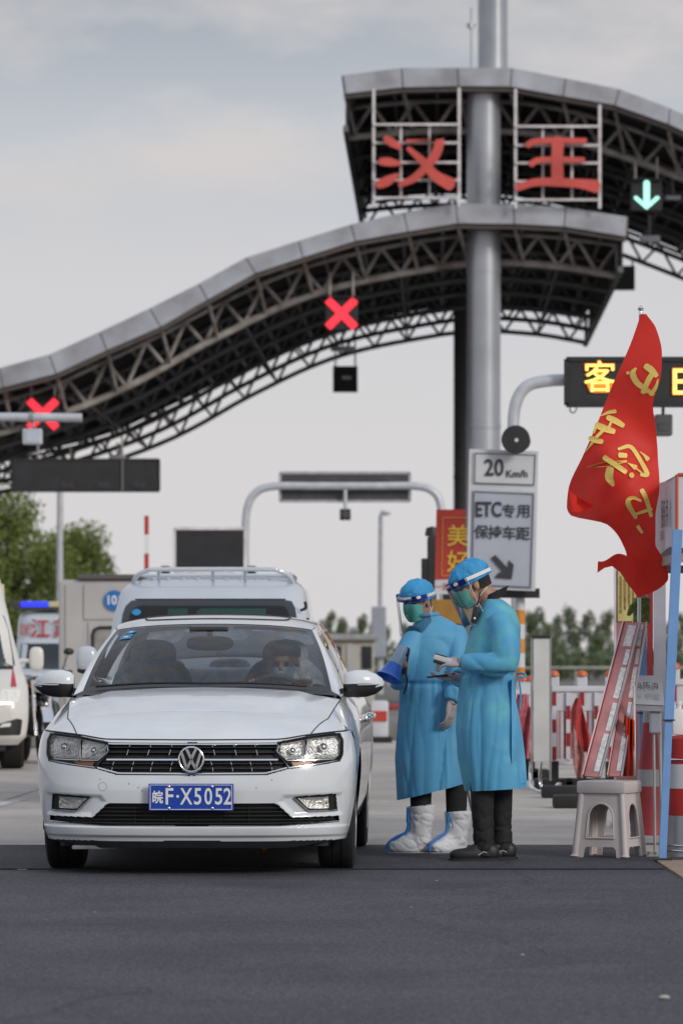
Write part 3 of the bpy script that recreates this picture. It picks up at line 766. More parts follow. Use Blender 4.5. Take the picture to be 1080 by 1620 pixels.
# red notice banner left of the sign, and traffic light behind it
mat('banner_red', (.50,.045,.035), .5, var=.15)
mat('banner_yellow', (.72,.47,.05), .5)
D = 47.
bn = thing('red_banner', Vector((GX(713,D),D,0)), 'red banner board with yellow characters left of the lane sign', 'banner')
quad_panel('board', [(690,806),(736,806),(735,917),(688,917)], D, .05, MATS['banner_red'], bn)
quad_panel('footer', [(688,917.5),(735,917.5),(734,940),(687,940)], D, .045, MATS['sign_white'], bn)
for a, c in (((700,819),(740,819)), ((700,819),(698,911)), ((698,911),(740,911))): b = MB(); b.bar(P(*a,D-.012), P(*c,D-.012), .012, .006); b.build('border_line', MATS['banner_yellow'], bn)
lettering('lettering', '美', P(724,850,D-.015), .26, MATS['banner_yellow'], bn, fat=.003)
lettering('lettering', '好', P(724,891,D-.015), .26, MATS['banner_yellow'], bn, fat=.003)
lettering('lettering', '一路平安', P(712,929,D-.015), .09, MATS['banner_red'], bn)
b = MB(); b.bar((GX(712,D+.1),D+.1,0), P(712,935,D+.1), .09); b.bar((GX(700,D+.06),D+.06,ZZ(945,D)), (GX(735,D+.06),D+.06,ZZ(945,D)), .08); b.build('post', MATS['black_box'], bn)
b = MB(); b.box(P(712,968,D+.05), (.44,.15,.28), bev=.01); b.build('lower_box', mat('ochre_box', (.35,.18,.03), .6, var=.2), bn)
th = thing('lane_light', Vector((GX(680,50),50,0)), 'black stepped lane light beside the red banner', 'traffic light')
b = MB(); b.box(P(684,890,50), (.13,.2,.62), bev=.015); b.build('housing', MATS['black_box'], th)
b = MB(); b.lathe([(.0,.12),(.07,.10),(.085,.03),(.085,0)], P(683,848,50), seg=18); b.build('beacon_cap', MATS['black_box'], th, smooth=True)
b = MB(); b.lathe([(.05,0),(.05,.07)], P(683,857,50), seg=14); b.build('beacon_lens', MATS['sign_white'], th)
b = MB(); b.box(P(672,905,50), (.09,.18,.33), bev=.012); b.build('side_housing', MATS['black_box'], th)
b = MB(); b.bar((GX(684,50),50,0), P(684,925,50), .1); b.build('post', MATS['column_dark'], th)
# ------------------------------------------------------------------ white sedan (local: x right, y back from the nose, z up)
mat('car_white', (.73,.765,.80), .20, coat=1., var=.09, vscale=3.5)
mat('car_black', (.012,.012,.014), .45)
mat('trim_black', (.016,.016,.018), .5, var=.2, vscale=20)
mat('gloss_black', (.008,.008,.01), .12, coat=.5)
mat('chrome', (.82,.82,.84), .14, metal=1.)
mat('reflector', (.88,.86,.82), .30, metal=.75, var=.3, vscale=45, bump=.5, bscale=70)
mat('lamp_amber', (.55,.22,.05), .3)
mat('rubber', (.017,.017,.018), .75, var=.3, vscale=14, bump=.2, bscale=90)
mat('rim_metal', (.45,.46,.48), .3, metal=.9)
mat('underbody', (.03,.03,.032), .8, var=.4)
mat('underpanel', (.20,.20,.20), .7, var=.4)
mat('plate_blue', (.006,.055,.40), .45, coat=.05, var=.08)
mat('plate_white', (.8,.8,.8), .4)
mat('cabin_dark', (.05,.053,.058), .7, var=.2)
mat('cabin_grey', (.36,.37,.39), .8, var=.15)
mat('headliner', (.55,.56,.57), .9)
mat('seat_cover', (.42,.44,.47), .85, var=.5, vscale=22, bump=.3, bscale=60)
mat('seat_cover_light', (.62,.64,.67), .85, var=.3, vscale=18)
mat('sticker_blue', (.02,.25,.50), .4)
mat('sticker_white', (.75,.8,.8), .4)
glassmat('windscreen', (.93,.97,.99), 1.5, gain=1.25)
glassmat('side_glass', (.84,.88,.90), 1.5, gain=1.2)
glassmat('lamp_lens', (.93,.94,.95), 1.4, gain=.8)

def mirror_pts(ps): return [(-x, z) for x, z in ps]
SED_LOC = Vector((-.7876, 21.7, 0)); SED_ROT = -math.atan(204/FOC)
sedan = thing('sedan', SED_LOC, 'white sedan with a blue licence plate stopped at the front beside the two health workers', 'car', rotz=SED_ROT)
SEDM = Matrix.Translation(SED_LOC) @ Matrix.Rotation(SED_ROT, 4, 'Z')
_W = pch([.13,.175,.3,.48,.6,.7,.765,.80], [.775,.795,.828,.850,.855,.844,.822,.79])
_Y0 = pch([.13,.175,.25,.30,.45,.55,.62,.72,.80], [.07,.05,.02,.012,.0,.012,.03,.075,.12])
NE = 2.8
def Fy(x, z):
    t = min(abs(x)/_W(z), .9999); return .5-(.5-_Y0(z))*(1-t**NE)**(1/NE)
ztop = pch([0,.44,.60,.74,.80,.822,.9], [.717,.720,.742,.757,.762,.765,.765])
GRILLE = [(0,.703),(.447,.706),(.436,.662),(.508,.570),(.388,.536),(0,.534)]
HEAD = [(.449,.707),(.607,.738),(.735,.753),(.772,.750),(.788,.715),(.788,.640),(.772,.606),(.664,.588),(.516,.570),(.440,.660)]
LOWER = [(0,.386),(.43,.386),(.447,.380),(.525,.309),(.765,.314),(.768,.288),(.44,.270),(0,.268)]
FOG = [(.532,.419),(.750,.432),(.758,.343),(.612,.341)]
FOGPAN = [(.790,.440),(.480,.430),(.452,.395),(.530,.316),(.790,.322)]
def full(ps):   # outline through both halves (the half outline starts and ends on the centre line)
    return ps+[(-x, z) for x, z in ps[::-1][1:-1]]
def recess(ax, z):
    d = 0.
    if ax < .80:
        s = sdpoly(ax, z, FOGPAN); d = max(d, .016*sstep(.004, -.022, s))
    for ps, dep in ((GRILLE, .040), (HEAD, .085), (LOWER, .045), (FOG, .032)):
        xs = [p[0] for p in ps]; zs = [p[1] for p in ps]
        if min(xs)-.02 < ax < max(xs)+.02 and min(zs)-.02 < z < max(zs)+.02:
            s = sdpoly(ax, z, ps if ps[0][0] > 0 else ps)
            if ps[0][0] == 0 and ax < .02: s = -1 if min(zs) < z < max(zs) else s
            if s < 0: d = max(d, dep)
    d += -.014*sstep(.205,.218,z)*sstep(.270,.256,z)
    # soft crease running from the grille corner down to the fog pocket
    return d
def fascia():
    nx, nz = 331, 128
    xs = [i/2000 for i in range(2001)]; pts = [Vector((x*.88, Fy(x*_W(.5)*.99999, .5), 0)) for x in xs]
    L = [0.]
    for a, c in zip(pts, pts[1:]): L.append(L[-1]+(c-a).length)
    rat = [float(np.interp(abs(-1+2*i/(nx-1))*L[-1], L, xs))*(1 if i >= nx//2 else -1) for i in range(nx)]
    vs = []; base = {}
    for j in range(nz):
        for i in range(nx):
            r = rat[i]; zt = ztop(abs(r)*.822); zb = .150+.035*sstep(.6, 1., abs(r))
            z = zb+(zt-zb)*j/(nz-1)
            x = r*_W(z)*.9999
            vs.append((x, Fy(x, z)+recess(abs(x), z), z))
    fs = []; ms = []
    for j in range(nz-1):
        for i in range(nx-1):
            f = (j*nx+i, j*nx+i+1, (j+1)*nx+i+1, (j+1)*nx+i); fs.append(f)
            x = sum(vs[q][0] for q in f)/4; z = sum(vs[q][2] for q in f)/4; ax = abs(x); m = 0
            if z < .188: m = 1
            elif inpoly(max(ax,.001), z, LOWER) or inpoly(max(ax,.001), z, GRILLE) or inpoly(ax, z, FOG): m = 1
            elif inpoly(ax, z, HEAD): m = 2
            ms.append(m)
    b = MB(); b.v = vs; b.f = fs; b.m = ms
    return b.build('front_bumper', [MATS['car_white'], MATS['trim_black'], MATS['gloss_black']], sedan, world=False, smooth=True, sharp=38)
bumper = fascia()

# ---- hood, fenders and sides as lofts
ST = [.5,.8,1.12,1.5,2.3,3.2,3.8,4.2,4.5]
K = {  # semantic points: (x list, z list) along ST
 0: ([.795,.79,.785,.78,.78,.78,.79,.78,.70], [.175,.19,.19,.19,.19,.19,.19,.22,.30]),
 1: ([.828,.832,.832,.83,.83,.83,.835,.82,.74], [.3,.3,.3,.3,.3,.3,.3,.32,.38]),
 2: ([.850,.858,.858,.858,.858,.86,.86,.84,.75], [.48,.5,.5,.5,.5,.5,.5,.52,.54]),
 3: ([.855,.864,.862,.862,.862,.864,.864,.84,.75], [.6,.63,.64,.64,.65,.66,.67,.68,.70]),
 4: ([.844,.852,.855,.855,.855,.856,.854,.83,.74], [.70,.730,.755,.77,.785,.80,.82,.83,.82]),
 5: ([.822,.818,.818,.820,.822,.822,.81,.78,.70], [.765,.808,.848,.872,.89,.905,.92,.93,.90]),
 6: ([.70,.725,.748,.765,.772,.772,.75,.71,.65], [.825,.878,.922,.942,.950,.96,.975,.97,.92]),
 7: ([.48,.50,.52], [.85,.922,.966]), 8: ([.24,.25,.26], [.862,.938,.984]), 9: ([0,0,0], [.866,.943,.990])}
KX = {k: pch(ST[:len(v[0])], v[0]) for k, v in K.items()}; KZ = {k: pch(ST[:len(v[1])], v[1]) for k, v in K.items()}
def sect(y, k0, k1, n=6): return smooth_path([Vector((KX[k](y), y, KZ[k](y))) for k in range(k0, k1+1)], n)
WY, WZ, WR, AR = (.87, 3.47), .316, .316, .352
def side_body(s, ya, yb, name):
    ys = [ya+(yb-ya)*i/int((yb-ya)/.018) for i in range(int((yb-ya)/.018)+1)]
    rows = [sect(y, 0, 6, 8) for y in ys]; n = len(rows[0]); vs = []
    for r in rows:
        for p in r:
            q = p.copy()
            for yc in WY:
                d = math.hypot(q.y-yc, q.z-WZ)
                if abs(d-AR) < .012 and d > 0: q.y = yc+(q.y-yc)*AR/d; q.z = WZ+(q.z-WZ)*AR/d
            vs.append((s*q.x, q.y, q.z))
    fs = []
    for i in range(len(rows)-1):
        for k in range(n-1):
            f = (i*n+k, i*n+k+1, (i+1)*n+k+1, (i+1)*n+k)
            cy = sum(vs[q][1] for q in f)/4; cz = sum(vs[q][2] for q in f)/4
            if any(math.hypot(cy-yc, cz-WZ) < AR-.003 for yc in WY): continue
            fs.append(f)
    b = MB(); b.add(vs, fs)
    return b.build(name, MATS['car_white'], sedan, world=False, smooth=True, sharp=40)
def hood_line_x(w): return .62+(.70-.62)*w
def front_top(part):
    # patch from the bumper's top edge back to y=.5 ; v: centre -> shoulder
    vq = [0,.84,1.]
    xP = pch(vq, [0,.62,.822]); xQ = pch(vq, [0,.70,.822])
    zQ = pch([0,.24,.48,.70,.77,.822], [.866,.862,.85,.825,.80,.765])
    def fn(v, w):
        x0 = xP(v); x1 = xQ(v); z0 = ztop(x0); y0 = Fy(min(x0, .8219), z0)+.004 if v < .999 else .5; z1 = zQ(x1)
        z0 += .004
        x = x0+(x1-x0)*w; y = y0+(.5-y0)*w; dz = z1-z0; a = .50
        return Vector((x, y, z0+dz*(a*w+(1-a)*(1-(1-w)**2.2))))
    return fn
ft = front_top(0)
def hood_panel():
    b = MB()
    for s in (-1, 1):
        b.grid(lambda v, w: (lambda p: Vector((s*p.x, p.y, p.z)))(ft(v*.84, w)), 40, 26)
        def g(v, w):
            y = .5+.63*w; r = sect(y, 6, 9, 10); i = (1-v)*(len(r)-1); a = int(min(i, len(r)-2)); p = r[a].lerp(r[a+1], i-a)
            # shallow character crease and a cowl edge that bows forward at the centre
            y2 = y-.055*(1-(p.x/.757)**2)*w**3
            p = Vector((p.x, y2, p.z+sstep(0,.45,w)*(-.005*math.exp(-((p.x-.50-.1*w)/.045)**2)+.004*math.exp(-((p.x-.42-.1*w)/.05)**2))))
            return Vector((s*p.x, p.y, p.z))
        b.grid(g, 40, 32)
    return b.build('hood', MATS['car_white'], sedan, world=False, smooth=True, sharp=50)
hood = hood_panel()
for s in (-1, 1):
    b = MB(); b.grid(lambda v, w: (lambda p: Vector((s*p.x, p.y, p.z)))(ft(.84+.16*v, w)), 14, 26)
    ys = [.5+.64*i/36 for i in range(37)]
    fe = side_body(s, .5, 1.16, 'fender')
    b.build('fender_top', MATS['car_white'], fe, world=False, smooth=True, sharp=50)
    side_body(s, 1.164, 2.30, 'front_door'); side_body(s, 2.304, 3.25, 'rear_door'); side_body(s, 3.254, 4.5, 'rear_quarter')
    # shut line between hood and fender
    line = [ft(.84, w) for w in [i/12 for i in range(13)]]+[Vector((KX[6](y), y, KZ[6](y))) for y in [.5+.62*i/20 for i in range(1, 21)]]
    b = MB(); b.tube([Vector((s*p.x, p.y, p.z-.0005)) for p in line], .0035, 6); b.build('hood_gap', MATS['car_black'], fe, world=False)
# hood leading-edge gap
b = MB(); b.tube([Vector((x, Fy(x, ztop(abs(x)))+.003, ztop(abs(x))+.002)) for x in [-.80+1.6*i/80 for i in range(81)]], .005, 6); b.build('hood_gap', MATS['car_black'], hood, world=False)
# rear end and trunk (behind the cabin)
b = MB(); b.grid(lambda u, v: Vector(((2*u-1)*.66*(1-.0*v), 4.5+.06*math.sin(math.pi*v)*(1-(2*u-1)**2*.5), .30+.62*v)), 20, 10)
b.build('rear_bumper', MATS['car_white'], sedan, world=False, smooth=True)
b = MB(); b.grid(lambda u, v: Vector(((2*u-1)*KX[6](3.62+.88*v), 3.62+.88*v, KZ[6](3.62+.88*v)+.05*(1-(2*u-1)**2))), 20, 10)
b.build('trunk_lid', MATS['car_white'], sedan, world=False, smooth=True)

# ---- strips and patches that follow the nose
def on_nose(x, z, off): return Vector((x, Fy(x, z)-off, z))
def strip(pts, w, off, m_, name, parent, thick=.008, seg=60):
    path = resample([Vector((x, 0, z)) for x, z in pts], seg); vs = []
    for i, p in enumerate(path):
        t = (path[min(i+1, len(path)-1)]-path[max(i-1, 0)]).normalized(); n = Vector((-t.z, 0, t.x))
        for sgn, o in ((1, off-thick), (1, off-.002), (.6, off), (-.6, off), (-1, off-.002), (-1, off-thick)):
            q = p+n*(sgn*w/2); vs.append(on_nose(q.x, q.z, o))
    fs = [(i*6+k, i*6+k+1, (i+1)*6+k+1, (i+1)*6+k) for i in range(len(path)-1) for k in range(5)]
    fs += [tuple(range(6)), tuple((len(path)-1)*6+k for k in range(6))]
    b = MB(); b.add(vs, fs); return b.build(name, m_, parent, world=False, smooth=True, sharp=45)
def patch(ps, off, m_, name, parent, rings=8, inset=0., bulge=0., n=64):
    out = resample([Vector((x, 0, z)) for x, z in ps], n, closed=True); c = sum(out, Vector())/n; b = MB(); vs = []
    for j in range(rings):
        t = 1-j/rings
        for p in out:
            q = c+(p-c)*t*(1-inset); vs.append(on_nose(q.x, q.z, off+bulge*(1-t**3)))
    vs.append(on_nose(c.x, c.z, off+bulge)); fs = []
    for j in range(rings-1):
        for k in range(n): fs.append((j*n+k, j*n+(k+1) % n, (j+1)*n+(k+1) % n, (j+1)*n+k))
    for k in range(n): fs.append(((rings-1)*n+k, (rings-1)*n+(k+1) % n, len(vs)-1))
    b.add(vs, fs); return b.build(name, m_, parent, world=False, smooth=True, sharp=60)
# upper grille
gr = patch(full(GRILLE), -.036, MATS['trim_black'], 'grille', sedan, n=120)
for z, hw in ((.681,.44),(.655,.443),(.596,.478),(.570,.49)):
    strip([(-hw,z),(0,z),(hw,z)], .007, -.006, MATS['trim_black'], 'grille_slat', gr, .026)
strip([(-.452,.616),(0,.6165),(.452,.616)], .011, .004, MATS['chrome'], 'chrome_bar', gr, .02)
strip([(-.445,.699),(0,.697),(.445,.699)], .008, .004, MATS['chrome'], 'chrome_bar', gr, .02)
strip([(-.500,.574),(-.388,.545),(0,.543),(.388,.545),(.500,.574)], .010, .004, MATS['chrome'], 'chrome_bar', gr, .02, 90)
for s in (-1, 1):
    for x in (.105,.218,.329): strip([(s*x,.692),(s*(x+.004),.684)], .004, -.002, MATS['chrome'], 'grille_tick', gr, .01, 3); strip([(s*(x+.008),.668),(s*(x+.016),.640)], .004, -.002, MATS['chrome'], 'grille_tick', gr, .01, 3)
    for x in (.101,.205,.306,.412): strip([(s*x,.605),(s*(x+.006),.588)], .004, -.002, MATS['chrome'], 'grille_tick', gr, .01, 3); strip([(s*(x+.008),.576),(s*(x+.012),.556)], .004, -.002, MATS['chrome'], 'grille_tick', gr, .01, 3)
# round badge: ring, V and W
bd = MB(); c = Vector((0, -.006, .618))
bd.lathe([(.0,0),(.066,0),(.066,.012)], c+Vector((0,.004,0)), axis='Y', seg=36); badge = bd.build('badge', MATS['trim_black'], sedan, world=False)
bd = MB(); bd.tube([c+Vector((.064*math.cos(a), -.008, .064*math.sin(a))) for a in [2*math.pi*k/40 for k in range(40)]], .0065, 8, closed=True); bd.build('badge_ring', MATS['chrome'], badge, world=False, smooth=True)
def bad(pts, nm):
    m = MB()
    for a, d in zip(pts, pts[1:]): m.bar(c+Vector((a[0],-.010,a[1])), c+Vector((d[0],-.010,d[1])), .014, .008, up=(0,1,0))
    m.build(nm, MATS['chrome'], badge, world=False)
bad([(-.024,.054),(0,.004),(.024,.054)], 'badge_letter'); bad([(-.050,.036),(-.024,-.048),(0,-.004),(.024,-.048),(.050,.036)], 'badge_letter')
# lower grille
lg = patch(full(LOWER), -.042, MATS['trim_black'], 'lower_grille', sedan, n=160)
for z, hw in ((.362,.46),(.342,.48),(.321,.50),(.300,.74),(.282,.62)): strip([(-hw,z),(0,z-.001),(hw,z)], .006, -.012, MATS['underbody'], 'grille_slat', lg, .028)
for x in (-.3,-.15,0,.15,.3): strip([(x,.372),(x,.278)], .005, -.018, MATS['underbody'], 'grille_slat', lg, .02, 5)
strip([(-.768,.286),(-.44,.266),(0,.2635),(.44,.266),(.768,.286)], .007, .004, MATS['chrome'], 'chrome_lip', lg, .012, 110)
# lamps
for s in (-1, 1):
    hp = [(s*x, z) for x, z in HEAD]
    hl = patch(hp, -.082, MATS['gloss_black'], 'headlight', sedan)
    # two reflector bowls, inner and outer, an amber strip and chrome edging
    patch([(s*x, z) for x, z in ((.60,.728),(.755,.742),(.772,.72),(.768,.640),(.745,.622),(.60,.618))], -.040, MATS['reflector'], 'reflector', hl, bulge=-.022, n=40)
    patch([(s*x, z) for x, z in ((.465,.700),(.590,.725),(.590,.618),(.490,.618),(.458,.660))], -.040, MATS['reflector'], 'reflector', hl, bulge=-.018, n=40)
    patch([(s*x, z) for x, z in ((.520,.606),(.64,.606),(.61,.590),(.530,.581))], -.036, MATS['lamp_amber'], 'turn_lamp', hl, n=30)
    for cx, cz, r in ((.685,.680,.022),(.525,.662,.018)):
        m = MB(); q = on_nose(s*cx, cz, -.030); m.ell(q, (r, r*1.3, r), seg=14, rings=8); m.build('bulb', MATS['chrome'], hl, world=False, smooth=True)
    strip([(s*x, z) for x, z in ((.455,.692),(.446,.660),(.500,.612),(.595,.612),(.600,.700),(.604,.612),(.745,.617),(.772,.64),(.775,.715),(.755,.740),(.60,.724),(.462,.698))], .006, -.018, MATS['chrome'], 'lamp_trim', hl, .02, 120)
    strip([(s*x, z) for x, z in HEAD+HEAD[:1]], .007, .001, MATS['gloss_black'], 'lamp_seal', hl, .01, 120)
    strip([(s*x, z) for x, z in ((.515,.575),(.664,.592),(.765,.609))], .007, -.002, MATS['chrome'], 'lamp_trim', hl, .01, 40)
    patch(hp, .001, MATS['lamp_lens'], 'lamp_cover', hl, inset=.01, bulge=.004)
    fg = patch([(s*x, z) for x, z in FOG], -.030, MATS['trim_black'], 'fog_light', sedan, n=48)
    patch([(s*x, z) for x, z in ((.556,.412),(.712,.418),(.716,.357),(.614,.355))], -.020, MATS['reflector'], 'reflector', fg, bulge=-.01, n=36)
    patch([(s*x, z) for x, z in ((.552,.414),(.716,.420),(.720,.355),(.612,.353))], -.010, MATS['lamp_lens'], 'lamp_cover', fg, n=36)
    strip([(s*x, z) for x, z in ((.536,.417),(.612,.344),(.756,.346))], .006, .0, MATS['chrome'], 'lamp_trim', fg, .012, 40)
    # arch lip, wheel well and wheel
# licence plate
pl = MB(); pl.box((0,-.030,.421), (.446,.012,.142), bev=.004); plate = pl.build('licence_plate', MATS['plate_blue'], sedan, world=False)
pb = MB()
for a, d in (((-.214,.064),(.214,.064)),((.214,.064),(.214,-.064)),((.214,-.064),(-.214,-.064)),((-.214,-.064),(-.214,.064))): pb.bar((a[0],-.037,.421+a[1]), (d[0],-.037,.421+d[1]), .0035, .003)
pb.build('plate_border', MATS['plate_white'], plate, world=False)
for ch, x, sz, xs in (('皖',-.176,.066,.85),('F',-.115,.122,.86),('·',-.070,.1,1.),('X',-.025,.122,.70),('5',.036,.122,.76),('0',.091,.122,.72),('5',.146,.122,.76),('2',.192,.122,.74)):
    lettering('plate_character', ch, (x,-.0375,.421-(.005 if ch == '皖' else 0)), sz*(1.06 if ch == '皖' else 1), MATS['plate_white'], plate, world=False, fat=.0016, xs=xs)
for x in (-.115,.112):
    for z in (.055,-.058): m = MB(); m.ell((x,-.038,.421+z), (.008,.004,.008), seg=10, rings=6); m.build('plate_bolt', MATS['chrome'], plate, world=False, smooth=True)
m = MB(); m.box((0,-.012,.421), (.42,.03,.10)); m.build('plate_holder', MATS['trim_black'], plate, world=False)
# tow-eye cover and chips on the bumper skin
m = MB(); m.tube([on_nose(-.47+.022*math.cos(a), .475+.022*math.sin(a), .0005) for a in [2*math.pi*k/24 for k in range(24)]], .0012, 5, closed=True); m.build('tow_cover', MATS['cabin_grey'], bumper, world=False)
for x, z in ((-.33,.49),(-.28,.47),(-.485,.512),(.34,.47),(-.26,.455),(.42,.51)):
    m = MB(); m.ell(on_nose(x, z, .0), (.004,.002,.005), seg=8, rings=5); m.build('stone_chip', MATS['cabin_grey'], bumper, world=False)

# wheels
def wheel(x, y, s):
    w = MB(); hw = .105
    w.lathe([(.205,-hw+.01),(.245,-hw+.004),(.285,-hw+.006),(.307,-hw+.018),(.316,-hw+.035),(.316,-.03),(.311,-.028),(.311,-.022),(.316,-.02),(.316,.02),(.311,.022),(.311,.028),(.316,.03),(.316,hw-.035),(.307,hw-.018),(.285,hw-.006),(.245,hw-.004),(.205,hw-.01)],
            (x, y, WZ), axis='X', seg=56)
    ty = w.build('wheel', MATS['rubber'], sedan, world=False, smooth=True, sharp=30)
    w = MB(); w.lathe([(.206,-hw+.012),(.200,-hw+.006),(.19,-.05),(.19,.05),(.200,hw-.006),(.206,hw-.012)], (x, y, WZ), axis='X', seg=40)
    for k in range(10):
        a = 2*math.pi*k/10; xo = x+s*(hw-.025)
        w.bar((xo, y+.03*math.cos(a), WZ+.03*math.sin(a)), (xo-s*.0, y+.195*math.cos(a), WZ+.195*math.sin(a)), .026, .022, up=(1,0,0))
    w.lathe([(.0,-.02),(.045,-.02),(.05,.02),(.0,.025)], (x+s*(hw-.025), y, WZ), axis='X', seg=18)
    w.build('rim', MATS['rim_metal'], ty, world=False, smooth=True)
    w = MB(); w.lathe([(.0,-.02),(.17,-.02),(.17,.0),(.0,.0)], (x, y, WZ), axis='X', seg=24); w.build('brake_disc', MATS['underbody'], ty, world=False)
for yc in WY:
    for s in (-1, 1):
        wheel(s*.738, yc, s)
        b = MB(); b.grid(lambda u, v: Vector((s*(.45+.385*v), yc+(AR+.004)*math.cos(math.pi*(-.08+1.16*u)), WZ+(AR+.004)*math.sin(math.pi*(-.08+1.16*u)))), 32, 2)
        b.grid(lambda u, v: Vector((s*.45, yc+AR*v*math.cos(math.pi*u), WZ+AR*v*math.sin(math.pi*u))), 24, 2)
        b.build('wheel_well', MATS['underbody'], sedan, world=False, smooth=True)
# underside
b = MB(); b.box((0, 2.3, .20), (1.5, 3.9, .05)); b.box((0,.42,.165), (1.42,.42,.02)); b.build('underbody', MATS['underbody'], sedan, world=False)
b = MB(); b.box((-.52,.20,.150), (.24,.18,.02), bev=.006); b.box((.35,.26,.152), (.30,.14,.012), bev=.005); b.build('undertray', MATS['underpanel'], sedan, world=False)
b = MB(); b.tube([(-.05,.7,.155),(.05,.72,.145),(.14,.7,.155)], .014, 8); b.tube(smooth_path([(-.35,1.2,.16),(.1,1.3,.14),(.3,1.9,.15),(.35,3.8,.17)]), .03, 10)
b.build('exhaust_pipe', MATS['rim_metal'], sedan, world=False, smooth=True)
b = MB(); b.ell((.33,.9,.115), (.024,.024,.04), seg=10, rings=6); b.tube([(.33,.9,.15),(.33,.9,.2)], .008, 6); b.build('drain_plug', mat('brass', (.4,.3,.12), .4, metal=.7), sedan, world=False, smooth=True)
b = MB(); b.tube([(-.7,.87,.28),(-.2,.87,.20),(.2,.87,.20),(.7,.87,.28)], .025, 8); b.build('axle', MATS['underbody'], sedan, world=False)

# ---- greenhouse
WBx, WTx = .695, .560
def wind(u, q):      # u -1..1, q 0 bottom .. 1 top
    xb, yb, zb = WBx*u, 1.085+.20*u*u, .984-.024*u*u
    xt, yt, zt = WTx*u, 1.83+.11*u*u, 1.345-.022*u*u-.012*abs(u)**5
    p = Vector((xb, yb, zb)).lerp(Vector((xt, yt, zt)), q); k = math.sin(math.pi*q)*.028
    return p+Vector((.25*u, -.5, .8))*k
b = MB()
b.grid(lambda u, v: wind(-1+2*u, v), 49, 31)
ms = []
for j in range(30):
    for i in range(48):
        u = abs(-1+2*(i+.5)/48); v = (j+.5)/30
        ms.append(1 if (u > .955 or v < .075 or v > .965 or (v > .90 and u < .19)) else 0)
b.m = ms; b.build('windscreen', [MATS['windscreen'], MATS['gloss_black']], sedan, world=False, smooth=True)
# cowl and wipers
b = MB(); b.grid(lambda u, v: Vector((1,0,0))*0+(lambda p, q: p.lerp(q, v))(Vector(((2*u-1)*.74, 1.06+.10*(2*u-1)**2, .972-.030*(2*u-1)**2)), wind(2*u-1, .02)), 30, 3)
cw = b.build('cowl', MATS['trim_black'], sedan, world=False, smooth=True)
for xa, xb in ((-.62,.02),(-.02,.56)):
    path = [wind(xa/.695+(xb-xa)/.695*t, .035+.012*math.sin(math.pi*t))+Vector((0,-.012,.012)) for t in [i/10 for i in range(11)]]
    b = MB(); b.tube(path, .007, 6); b.build('wiper', MATS['trim_black'], sedan, world=False)
# roof
rz = pch([1.83,2.05,2.35,2.7,3.0,3.30], [1.347,1.378,1.402,1.408,1.398,1.360]); rw = pch([1.83,2.3,2.8,3.30], [.560,.580,.580,.545])
def roofp(u, v):
    t = -1+2*u; y = 1.83+.11*t*t*(1-v)+1.47*v; yy = 1.83+1.47*v
    return Vector((rw(yy)*t, y, rz(yy)-.022*t*t-(.012+.018*v*(1-v)*4)*abs(t)**5))
b = MB(); b.grid(roofp, 41, 30); roof = b.build('roof', MATS['car_white'], sedan, world=False, smooth=True)
b = MB(); pts = [roofp(.5+.36*math.copysign(min(1, abs(math.cos(a))**.4), math.cos(a)), .30+.16*math.copysign(min(1, abs(math.sin(a))**.4), math.sin(a)))+Vector((0,0,.001)) for a in [2*math.pi*k/60 for k in range(60)]]
b.tube(pts, .005, 6, closed=True); b.build('sunroof_seal', MATS['trim_black'], roof, world=False)
b = MB(); b.grid(lambda u, v: roofp(u, v)-Vector((0,0,.03)), 21, 14); b.build('headliner', MATS['headliner'], roof, world=False, smooth=True)
